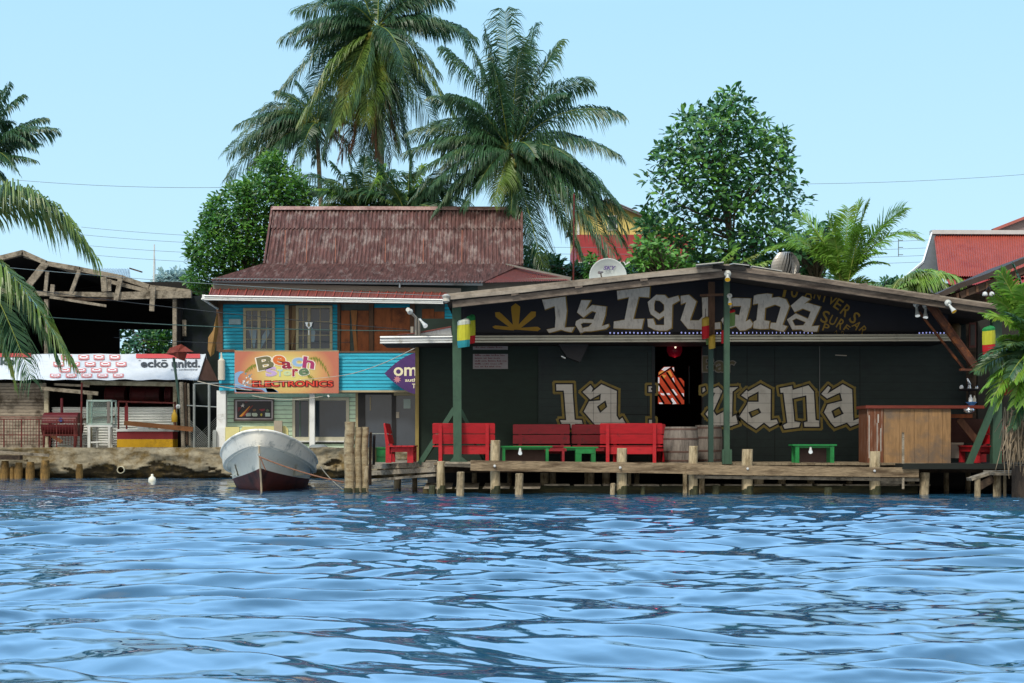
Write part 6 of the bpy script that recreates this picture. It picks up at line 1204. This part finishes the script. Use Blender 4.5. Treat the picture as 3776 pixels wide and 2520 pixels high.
R_t = zt([(1035, 850, .2, 1.3, PALMB), (1080, 750, .4, .6), (1180, 690, .3, .6), (1330, 690, .2, .4), (1435, 665, 0, .1), (1490, 640, .2, .1), (1570, 650, .3, .2), (1705, 640, 0, .35, PALMB), (1720, 690, .3, .5), (1808, 825, -.1, 1.5, PALMB), (1650, 960, -.2, .6), (1370, 980, -.4, .5), (1250, 870, -.2, .7), (1600, 880, -.5, .6), (1340, 830, -.6, .6, PALMB), (1500, 780, -.7, .4, PALMB)], 1.402, 2100, 300)
palm('young bright coconut palm rising behind the right slope of the bar roof', (3110, 1050), 50, R_t, PALMB, 6, None, 0, lw=1.15, extra=5, ext_len=1.7, n=80, hang=.35, ycol=PALMY, r=.1)
palm('young palm with yellow fronds behind the roof ventilator', (2600, 1080), 51, [(2735, 915, 0, .5, PALMB), (2800, 935, 0, .4), (2850, 960, .2, .4, PALMB), (2700, 950, -.3, .4), (2770, 985, -.2, .3, PALMB), (2640, 960, .2, .3)], PALMY, 7, None, 0, lw=.7, extra=2, ext_len=1.5, n=46, r=.09)
palm('drooping green palm frond clump between the bar roof and the red roofed house', (3300, 1090), 43.8, [(3530, 1015, -.1, .95, PALMB), (3490, 1075, 0, 1.0, PALMB), (3420, 1080, .3, .9), (3350, 1040, .2, .4), (3400, 1000, .1, .5), (3460, 1000, 0, .7, PALMB), (3440, 1040, -.3, .8), (3480, 1050, .3, 1.0), (3500, 1100, -.2, 1.1), (3380, 1060, -.3, .5, PALMB)], PALMY, 8, None, 0, lw=1.5, extra=8, ext_len=1.5, n=70, r=.08, hang=1.0, ycol=PALM)
RR = [(3640, 1165, -.3, .25), (3655, 1110, 0, .2), (3670, 1060, .1, .2), (3700, 1010, 0, .15), (3730, 1000, .2, .1), (3680, 1230, -.4, .2), (3610, 1330, -.5, .3), (3590, 1390, -.3, .35), (3600, 1440, -.4, .4), (3625, 1490, -.5, .45), (3650, 1530, -.4, .5), (3690, 1580, -.3, .5), (3720, 1480, -.8, .4), (3740, 1560, -.6, .5), (3640, 1380, -.9, .3), (3690, 1180, -.9, .25), (3710, 1080, -.6, .2), (3670, 1280, -.8, .25), (3700, 1400, -1, .4), (3650, 1420, .4, .4), (3760, 1300, -1, .3), (3745, 1120, -.8, .2), (3660, 1330, .2, .3), (3720, 1340, -.9, .3), (3690, 1500, -.6, .4)]
palm('bushy bright green palm standing in front of the right end of the bar', (3835, 1290), 29.5, RR, PALMB, 9, (3820, 0), 0, lw=1.05, extra=4, ext_len=.8, n=70, hang=.35, name='feather_palm', ycol=PALM, r=.16, wid=.045)
b = MB(); rnd = random.Random(4); DRY = mat('dry root beard', '#867864', .95, .3, 4)
for k in range(170):
    x0 = X(rnd.uniform(3705, 3830), 29.4); z0 = Z(rnd.uniform(1500, 1640), 29.4); L = rnd.uniform(.15, .5); dx = rnd.uniform(-.12, .06); p = Vector((x0, 29.4 + rnd.uniform(-.12, .2), z0)); q = p + Vector((dx, 0, -L)); r_ = q + Vector((dx * .6, 0, -L * .5)); b.tube([p, q, r_], [.016, .01, .004], 4, DRY, caps=False)
tag(b.build('dry_leaf_sheaths', DRY), 'grey dry leaf sheaths hanging below the bushy palm at the right edge', 'dead leaves')
b = MB(); b.box(X(3768, 29.6), X(3900, 29.6), 29.2, 30.2, .0, .7, WD); tag(b.build('planting_crib', WD), 'dark timber crib below the bushy palm at the right edge', 'crib')
# ---- broadleaf trees
def leafmat(name, c, c2): return mat(name, c, 0.45, 0.3, 1.2, col2=c2, amt=.35, dscale=1.4, transl=.2, spec=.45)
def broadleaf(label, Y, outline, dpt, m, seed, ncl, lsize, nleaf, upright=.3, gap=.0, base=None, m2=None, name='tree', crad=.45, tone=True, cat='tree'):
    "outline: (x,z) px polygon of the crown; leaves in whorls through its volume"
    rnd = random.Random(seed); poly = [(X(a, Y), Z(c, Y)) for a, c in outline]; n = len(poly)
    def inside(x, z):
        r = False; j = n - 1; 
        for i in range(n):
            if (poly[i][1] > z) != (poly[j][1] > z) and x < (poly[j][0] - poly[i][0]) * (z - poly[i][1]) / (poly[j][1] - poly[i][1]) + poly[i][0]: r = not r
            j = i
        return r
    def edge(x, z):
        d = 9
        for i in range(n):
            a = Vector(poly[i]); c = Vector(poly[(i + 1) % n]); p = Vector((x, z)); ac = c - a; u = max(0, min(1, (p - a).dot(ac) / max(1e-6, ac.length_squared))); d = min(d, (p - (a + ac * u)).length)
        return d
    xs = [p[0] for p in poly]; zs = [p[1] for p in poly]; cx = (min(xs) + max(xs)) / 2; bx = X(base[0], Y) if base else cx
    t = thing(name, (bx, Y, .9), label, cat); tips = []; b = MB(); ls = MB(); k = 0; tries = 0
    while k < ncl and tries < ncl * 30:
        tries += 1; x = rnd.uniform(min(xs), max(xs)); z = rnd.uniform(min(zs), max(zs))
        if not inside(x, z): continue
        e_ = min(1, edge(x, z) / (dpt * .9)); hd = dpt * math.sqrt(max(.03, 1 - (1 - e_) ** 2)); sgn = -1 if rnd.random() < .62 else 1; y = sgn * hd * (rnd.random() ** .45)
        if gap and mnoise.noise(Vector((x * .55 + seed, y * .4, z * .6))) > .5 - gap and e_ < .99: continue
        if gap and mnoise.noise(Vector((x * 1.6, y * 1.1 + seed, z * 1.6))) > .42: continue
        k += 1; c = Vector((x, Y + y, z)); tips.append(c); axis = Vector((rnd.gauss(0, .6) + (x - cx) * .12, rnd.gauss(0, .5) + (-.5 if y < 0 else .2), upright + .5 + rnd.gauss(0, .3))).normalized()
        a0 = rnd.random() * 6.28; side = axis.orthogonal().normalized(); oth = axis.cross(side); mm = m if rnd.random() < .72 or m2 is None else m2
        for j in range(nleaf):
            a = a0 + j * 2.4; el = rnd.uniform(-.15, .75); d = ((side * math.cos(a) + oth * math.sin(a)) * math.cos(el) + axis * math.sin(el)).normalized(); L = lsize * rnd.uniform(.7, 1.2); o_ = c + d * crad * lsize * rnd.uniform(.1, 1.2) + axis * rnd.uniform(-.5, .3) * lsize
            w_ = d.cross(axis); w_ = (w_.normalized() if w_.length > .05 else side) * L * .24; up = w_.cross(d).normalized(); i = len(ls.v)
            ls.v += [o_, o_ + d * L * .35 + w_ * .85 + up * L * .06, o_ + d * L * .7 + w_ * .8 + up * L * .02, o_ + d * L - up * L * .12, o_ + d * L * .7 - w_ * .8 + up * L * .02, o_ + d * L * .35 - w_ * .85 + up * L * .06, o_ + d * L * .55 - up * L * .02]
            for f_ in ((0, 1, 6), (1, 2, 6), (2, 3, 6), (3, 4, 6), (4, 5, 6), (5, 0, 6)): ls.f.append(tuple(i + q for q in f_)); ls.m.append(ls.mi(mm))
    ls.build('crown', m, t)
    bark = mat('tree bark', '#5d5346', .9, .3, 5, bump=.4); H = min(zs) + (max(zs) - min(zs)) * .75
    tr = [Vector((bx, Y, .5)), Vector((bx + .1, Y, min(zs))), Vector((bx * .5 + cx * .5, Y + .1, min(zs) + (H - min(zs)) * .5)), Vector((cx, Y, H))]
    b.tube(tr, [.22, .17, .11, .04], 8, bark)
    for k in range(0, len(tips), max(1, len(tips) // 60)):
        q = tips[k]; z0 = max(min(zs) - .2, min(H, q.z - rnd.uniform(.6, 1.6))); u = (z0 - tr[1].z) / max(.1, H - tr[1].z); u = max(0, min(1, u)); s = tr[1].lerp(tr[3], u); b.tube([s, s.lerp(q, .5) + Vector((0, 0, -.15)), q], [.05, .035, .015], 5, bark, caps=False)
    b.build('trunk', bark, t)
    return t
MG = leafmat('mango leaf green', '#427528', '#6a9a2f'); MG2 = leafmat('mango leaf dark', '#2f5e28', '#417a2a')
broadleaf('dense bright green round tree left of the store roof', 55, [(705, 1085), (700, 1040), (715, 985), (700, 930), (712, 880), (750, 868), (752, 820), (772, 780), (800, 735), (832, 725), (880, 672), (925, 655), (962, 632), (960, 600), (1010, 570), (1050, 585), (1062, 640), (1120, 660), (1150, 700), (1140, 760), (1080, 800), (1040, 1000), (900, 1090)], 2.0, MG, 21, 1500, .22, 8, .4, .0, (900, 0), MG2, crad=.9)
BG_ = leafmat('breadfruit leaf green', '#34633c', '#4c7f3e'); BG2 = leafmat('breadfruit leaf light', '#568a3a', '#6c9a44')
broadleaf('tall breadfruit tree with gaps and pointed clumps behind the bar roof', 54, [(2340, 985), (2350, 930), (2385, 880), (2360, 820), (2380, 745), (2350, 720), (2400, 640), (2395, 590), (2440, 555), (2480, 490), (2510, 440), (2540, 400), (2580, 375), (2600, 345), (2650, 390), (2680, 348), (2750, 355), (2770, 400), (2760, 440), (2830, 470), (2890, 500), (2880, 560), (2930, 620), (2940, 680), (2900, 700), (2970, 740), (2950, 790), (2920, 860), (2960, 930), (2900, 990), (2600, 1000)], 2.1, BG_, 22, 980, .33, 7, .5, .2, (2700, 0), BG2, crad=.9)
broadleaf('low leafy shrub with yellow green leaves between satellite dish and breadfruit tree', 50, [(2330, 1020), (2330, 950), (2360, 900), (2420, 880), (2480, 930), (2540, 950), (2560, 1010)], .8, BG2, 23, 90, .28, 7, .5, .0, (2450, 0), MG, name='shrub', cat='shrub')
broadleaf('small bright shrub just left of the satellite dish', 49, [(2160, 1030), (2158, 960), (2180, 942), (2205, 965), (2210, 1030)], .5, MG, 24, 40, .2, 7, .5, .0, None, MG2, name='shrub', cat='shrub')
broadleaf('dark green hedge tree filling the gap under the yellow house', 58, [(1930, 1040), (1930, 900), (2000, 950), (2100, 985), (2300, 985), (2400, 960), (2560, 960), (2700, 950), (2850, 985), (3000, 960), (3050, 1060)], 1.5, MG2, 25, 420, .34, 8, .4, .05, None, BG_, name='tree')
broadleaf('thin leaved branches of a tree left of the young bright palm', 52, [(2900, 1000), (2930, 880), (2990, 850), (3080, 810), (3110, 860), (3060, 930), (3010, 1030), (2950, 1060)], .9, BG_, 26, 85, .3, 7, .5, .1, None, BG2)
broadleaf('wispy shrub seen low between the bar roof and the red roofed house', 60, [(3240, 1075), (3250, 1035), (3290, 1030), (3320, 1040), (3330, 1080)], .6, BG_, 27, 40, .22, 7, .5)
broadleaf('leafy tree seen through the gap in the warehouse back wall', 64, [(420, 1400), (420, 1160), (500, 1180), (560, 1200), (640, 1190), (680, 1250), (690, 1400)], 1.6, BG_, 28, 420, .3, 7, .5, .12, None, MG)
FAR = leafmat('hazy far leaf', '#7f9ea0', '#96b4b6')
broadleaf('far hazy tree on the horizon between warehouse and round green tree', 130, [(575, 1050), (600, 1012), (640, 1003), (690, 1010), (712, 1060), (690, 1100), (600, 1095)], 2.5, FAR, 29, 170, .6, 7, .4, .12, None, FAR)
rnd = random.Random(9); 
tl = leafmat('distant wood leaf', '#3c5a38', '#54703f')
b = MB()
for k in range(5200):
    x = rnd.uniform(-60, 60); y = 84 + rnd.uniform(-5, 5); h = 2.6 + 1.2 * mnoise.noise(Vector((x * .12, 0, 4))) + rnd.random() * .4; z = .9 + (1 - rnd.random() ** 2) * h; d = Vector((rnd.gauss(0, 1), rnd.gauss(0, 1), rnd.gauss(0, .6))).normalized() * .35; w_ = d.orthogonal().normalized() * .22; c = Vector((x, y, z)); b.poly([c - d, c + w_, c + d, c - w_], tl)
tag(b.build('far_woods', tl), kind='stuff')['label'] = 'low far woods behind the houses'
# ================================================================ houses behind, wires, small roof things
def yellow_house():
    Y = 72; t = thing('yellow_house', (X(2250, Y), Y + 4, .93), 'yellow house with a red lower storey behind the dark palm', 'house'); YW_ = mat('cream yellow wall', '#cdbd74', .8, .08, 2); RW = mat('rose red wall', '#9e3b40', .8, .12, 2, col2='#7f2f3a', amt=.3, dscale=.5)
    b = MB(); zr = Z(740, Y); b.prism([(X(2126, Y), Z(866, Y)), (X(2126, Y), Z(785, Y)), (X(2240, Y), Z(742, Y)), (X(2400, Y), Z(810, Y)), (X(2540, Y), Z(866, Y))], Y, Y + 8, YW_); b.build('upper_wall', YW_, t)
    b = MB(); pbox(b, 2126, 2560, 866.5, 966, Y - .3, 8, RW); b.build('lower_wall', RW, t); b = MB(); pbox(b, 2122, 2570, 966, 978, Y - .5, 8.4, WHP); pbox(b, 2122, 2570, 978, 1100, Y - .2, 8, mat('dark green wall base', '#3a4a40', .8, .2)); pbox(b, 2128, 2136, 818, 868, Y - .2, .2, WHP); b.build('floor_band', WHP, t)
    b = MB(); RF = mat('grey sheet roof', '#7d7a80', .7, .15); b.beam(P(2230, 735, Y - .3), P(2420, 816, Y - .3), .3, .13, RF); b.poly([P(2236, 733, Y - .5), P(2420, 813, Y - .5), P(2420, 813, Y - .5) + Vector((0, 9, 0)), P(2236, 733, Y - .5) + Vector((0, 9, 0))], RF); b.poly([P(2236, 733, Y - .5), P(2236, 733, Y - .5) + Vector((0, 9, 0)), P(2110, 785, Y - .5) + Vector((0, 9, 0)), P(2110, 785, Y - .5)], RF); b.build('roof', RF, t)
    f = MB(); pbox(f, 2240, 2276, 795, 850, Y - .06, .05, WHP); w_ = f.build('window', WHP, t); g = MB(); pbox(g, 2244, 2272, 799, 846, Y - .08, .015, GLS); g.build('pane', GLS, w_)
yellow_house()
def red_house():
    Y = 46; t = thing('red_roofed_house', (X(3700, 48), 49, .93), 'house with orange red corrugated roof at the right edge', 'house'); GR = mat('grey gable board', '#565c60', .8, .1); 
    b = MB(); b.corr([P(3462, 1018, 45), P(3990, 1025, 45), P(3990, 868, 48.5), P(3444, 868, 48.5)], 62, .02, mat('tomato red corrugated roof', '#984535', .65, .15, 2, (3, 1, .5), col2='#8a3529', amt=.3), k=4); b.corr([P(3500, 1050, 44.6), P(3990, 1050, 44.6), P(3990, 1017, 45.5), P(3478, 1014, 45.5)], 60, .02, mat('pink red lower roof', '#9e4448', .7, .15), k=4); b.poly([P(3444, 868, 48.5), P(3990, 868, 48.5), P(3990, 1000, 53), P(3462, 1000, 53)], GR); b.build('roof', None, t)
    b = MB(); CC = mat('pale concrete coping', '#b9bcbd', .7, .1); b.beam(P(3432, 858, 48.5), P(3990, 860, 48.5), .3, .14, CC); b.build('ridge_cap', CC, t)
    b = MB(); b.poly([P(3434, 862, 48.4), P(3449, 868, 48.4), P(3466, 1030, 45), P(3460, 1130, 44.9), P(3294, 1070, 45.2), P(3406, 965, 46.8)], GR); b.beam(P(3436, 860, 48.35), P(3404, 966, 46.7), .05, .05, WHP); b.beam(P(3404, 966, 46.7), P(3285, 1068, 45.1), .05, .06, WHP); b.build('gable', GR, t)
    b = MB(); pbox(b, 3480, 4000, 1045, 1500, 46, 5, mat('dim red house wall', '#7d5a52', .8, .2)); b.build('wall', None, t)
red_house()
b = MB(); Y = 70; b.prism([(X(a, Y), Z(c, Y)) for a, c in ((3665, 850), (3776, 806), (3900, 760), (3900, 862), (3665, 862))], Y, Y + 5, mat('faded pink gable', '#8e7f80', .8, .1)); b.beam(P(3660, 850, Y - .1), P(3900, 756, Y - .1), .3, .14, mat('pale red verge', '#a9625a', .8, .1)); b.box(X(3650, Y), X(3900, Y), Y, Y + 5, .93, Z(862, Y), mat('dim red house wall', '#7d5a52')); tag(b.build('gabled_house'), 'pale gabled house top showing above the red corrugated roof at the right edge', 'house')
def next_bar():
    Y = 34.5; t = thing('timber_pavilion', (X(3700, 36), 37, .7), 'dark timber roofed pavilion behind the right end of the bar', 'pavilion')
    b = MB(); q = [(3455, 1096), (3530, 1058), (3640, 1020), (3776, 962), (3960, 880)]
    DB = mat('dark brown eave board', '#3b332f', .85, .3)
    for a, c in zip(q[:-1], q[1:]):
        p, r_ = P(a[0], a[1], Y), P(c[0], c[1], Y); b.beam(p, r_, .1, .13, DB); dd = Vector((0, 6, 0)); b.poly([p, r_, r_ + dd, p + dd], DB)
    b.build('roof', DB, t); b = MB()
    for k in range(10):
        px = 3530 + k * 36; u = px; y = 1058 - (px - 3530) * .36; b.box(X(px, Y), X(px, Y) + .06, Y + .05, Y + 5, Z(y + 45, Y), Z(y + 22, Y), BRN); 
    b.beam(P(3540, 1090, Y + .1), P(3960, 925, Y + .1), .05, .17, mat('dark brown fascia', '#4a3c33', .9, .2)); b.build('rafter', BRN, t)  # fascia in one even dark brown
    b = MB(); b.box(X(3480, Y), 18, Y + 1.5, Y + 1.6, .6, Z(1060, Y), WD); b.box(X(3655, Y), X(3668, Y), Y + .4, Y + .5, .6, Z(1060, Y), BRN); b.build('wall', INT, t)
    b = MB(); pbox(b, 3690, 3730, 1130, 1240, Y + 1.2, .1, BRN); pbox(b, 3694, 3776, 1232, 1256, Y + .9, .1, WHP); b.build('panel', None, t)
next_bar()
for px, lab in ((3632, 'white lamp under the pavilion roof, left one'), (3657, 'white lamp under the pavilion roof, right one')):
    b = MB(); c = P(px, 1084, 34.2); b.lathe(c, [(.02, .05), (.05, .03), (.07, -.04), (.03, -.06)], 12, mat('white lamp glass', '#c9cdd0', .4, .05)); b.tube([c + Vector((0, 0, .04)), P(3645, 1058, 34.3)], .015, 6, BLK); tag(b.build('lamp', smooth=True), lab, 'lamp', 'lamps under the pavilion roof')
for px, y, r, lab in ((3700, 1430, .3, 'red cloth bundle half hidden by the bushy palm'), (3742, 1370, .18, 'red thing deeper behind the bushy palm, upper right')):
    b = MB(); c = P(px, y, 33); b.lathe(c, [(.05, -r * .6), (r * .7, -r * .3), (r, 0), (r * .6, r * .5), (.05, r * .6)], 12, mat('red cloth', '#a3192c', .8, .2)); tag(b.build('red_bundle', smooth=True), lab, 'bundle')
# dish
def dish():
    Y = 44.5; t = thing('satellite_dish', P(2242, 1090, Y), 'white satellite dish lettered SKY above the left slope of the bar roof', 'satellite dish'); c = P(2242, 1022, Y); Rr = 69 / F * Y; DM = mat('dish paint', '#bcc6c8', .5, .04)
    b = MB(); b.lathe(c, [(.01, .16), (Rr * .35, .14), (Rr * .7, .085), (Rr * .95, .01), (Rr, -.01), (Rr * 1.01, .01), (Rr * .95, .04), (.01, .2)], 48, DM, axis='y', caps=False); b.build('reflector', DM, t, smooth=True)
    b = MB(); text(b, 'SKY', X(2226, Y), Z(994, Y), X(2271, Y), Z(981, Y), Y - .0 + .055, mat('purple lettering', '#54407f', .6, .1), .03, 0, .3); b.build('lettering', None, t)
    b = MB(); b.tube([c + Vector((.1, .1, -.5)), P(2217, 1020, Y - .5), P(2215, 1006, Y - .55)], .02, 6, BRN); b.tube([P(2209, 1006, Y - .6), P(2222, 1004, Y - .45)], [.05, .03], 10, mat('grey receiver', '#70686a', .5, .1)); b.build('receiver_arm', BRN, t)
    b = MB(); b.tube([c + Vector((0, .2, 0)), c + Vector((0, .3, -1.2))], .035, 8, GAL); b.build('mast', GAL, t)
dish()
def ventilator():
    Y = 38; c = P(2896, 1030, Y); t = thing('roof_ventilator', c, 'ribbed metal turbine ventilator on the bar roof right of its peak', 'ventilator'); Rr = 52 / F * Y; VM = mat('ventilator metal', '#a9a6a0', .4, .12, 3, metal=.5); cz = c + Vector((0, 0, .05))
    b = MB(); H = 90 / F * Y; n = 26
    for k in range(n):
        a = 2 * math.pi * k / n
        pr = []
        for j in range(9):
            u = j / 8; r_ = Rr * math.sin(math.pi * (.22 + .66 * u)) ** .7; aa = a + .5 * u; pr.append((r_, aa, H * u))
        for j in range(8):
            (r0, a0, z0), (r1, a1, z1) = pr[j], pr[j + 1]; w_ = .17
            f = lambda r, an, z, i: cz + Vector((r * i * math.cos(an), r * i * math.sin(an), z))
            b.poly([f(r0, a0, z0, 1), f(r0, a0 + w_, z0, .84), f(r1, a1 + w_, z1, .84), f(r1, a1, z1, 1)], VM)
    b.build('turbine_blades', VM, t); b = MB(); b.lathe(cz, [(Rr * .6, -.3), (Rr * .62, 0), (Rr * .7, .03)], 24, VM); b.lathe(cz, [(Rr * .5, H * .96), (Rr * .3, H * 1.02), (.01, H * 1.04)], 24, VM); b.lathe(cz, [(Rr * .45, 0), (Rr * .45, H)], 12, BLK); b.build('collar', VM, t)
ventilator()
b = MB(); Y = 50; b.tube([P(2114, 1075, Y), P(2117, 715, Y)], .03, 8, RST); tag(b.build('antenna_mast', RST), 'thin rust red mast standing in front of the dark palm', 'mast')
b = MB(); Y = 120; b.tube([P(566, 1150, Y), P(569, 902, Y)], [.12, .06], 8, mat('pale mast', '#c3ccd0', .5, .05)); b.tube([P(569, 905, Y), P(560, 1120, Y)], .015, 4, GAL); b.tube([P(569, 905, Y), P(580, 1120, Y)], .015, 4, GAL); tag(b.build('boat_mast'), 'pale sailing boat mast rising behind the ruined warehouse', 'mast')
CB = mat('black cable', '#1c2225', .6, .1); CG = mat('pale grey cable', '#6f8086', .6, .1)
WR = [((51, 664), (820, 692), 66, .011, CG, 'highest thin power line crossing the sky at the left', 'u'), ((300, 838), (1100, 880), 62, .009, CG, 'upper of the four power lines behind the round green tree', 'u'), ((300, 866), (1100, 905), 62, .009, CG, 'second of the four power lines behind the round green tree', 'u'), ((300, 904), (1100, 940), 62, .009, CG, 'third of the four power lines behind the round green tree', 'u'), ((300, 937), (1100, 975), 62, .009, CG, 'lowest of the four power lines behind the round green tree', 'u'),
    ((-100, 975), (1640, 1092), 45.6, .009, CG, 'cable running from the ruined warehouse along the store eave', 'l'), ((-100, 1040), (1500, 1216), 45.4, .012, CB, 'thin cable slanting across the ruined warehouse to the store windows', 'l'), ((100, 1165), (1530, 1221), 45.2, .016, mat('green cable', '#2f4a45', .6, .1), 'thick greenish cable crossing in front of the store windows', 'l'), ((420, 1245), (1300, 1262), 45.8, .008, CB, 'thin black wire in front of the warehouse opening', 'l'),
    ((2950, 679), (3900, 634), 66, .01, CG, 'faint thin power line crossing the sky at the right', 'r'), ((1930, 912), (3460, 884), 60, .009, CG, 'upper of the wires behind the breadfruit tree', 'r'), ((1930, 936), (3440, 914), 60, .009, CG, 'second of the wires behind the breadfruit tree', 'r'), ((1930, 960), (3430, 942), 60, .009, CG, 'third of the wires behind the breadfruit tree', 'r'), ((1930, 985), (3420, 966), 60, .009, CG, 'lowest of the wires behind the breadfruit tree', 'r')]
for a, c, Y, r, m, lab, g in WR: wire('power_line', [P(*a, Y), P(*c, Y)], r, m, lab, 'wire', .12, 'overhead wires')
b = MB(); b.beam(P(3313, 882, 59.9), P(3313, 946, 59.9), .03, .03, CG)
for y in (887, 913, 940): b.beam(P(3313, y, 59.9), P(3330, y, 59.9), .03, .03, CG)
tag(b.build('wire_spacer', BRN), 'small dark spacer holding the wires left of the red roofed house', 'spacer')
RP = mat('pale rope', '#b6b0a2', .8, .1)
wire('rope', [P(1534, 1282, 34.9), P(1260, 1386, 46.4)], .012, RP, 'pale rope running from the bar corner down to the shop sign', 'rope', .1); wire('rope', [P(728, 1406, 46.6), P(930, 1440, 46.5), ], .014, RP, 'pale rope from the awning corner to the store post', 'rope', .05); wire('rope', [P(930, 1460, 46.9), P(1190, 1462, 46.9)], .012, RP, 'pale cord sagging below the shop sign', 'rope', .12)
wire('rope', [P(1260, 1386, 46.4), P(860, 1420, 46.5)], .010, RP, 'pale rope sagging across the Beach Store sign', 'rope', .03)
b = MB(); b.beam(P(1208, 1458, 47.0), P(1214, 1464, 47.0), .05, .05, WHP); tag(b.build('small_lamp', WHP), 'tiny white lamp under the right end of the shop sign', 'lamp')
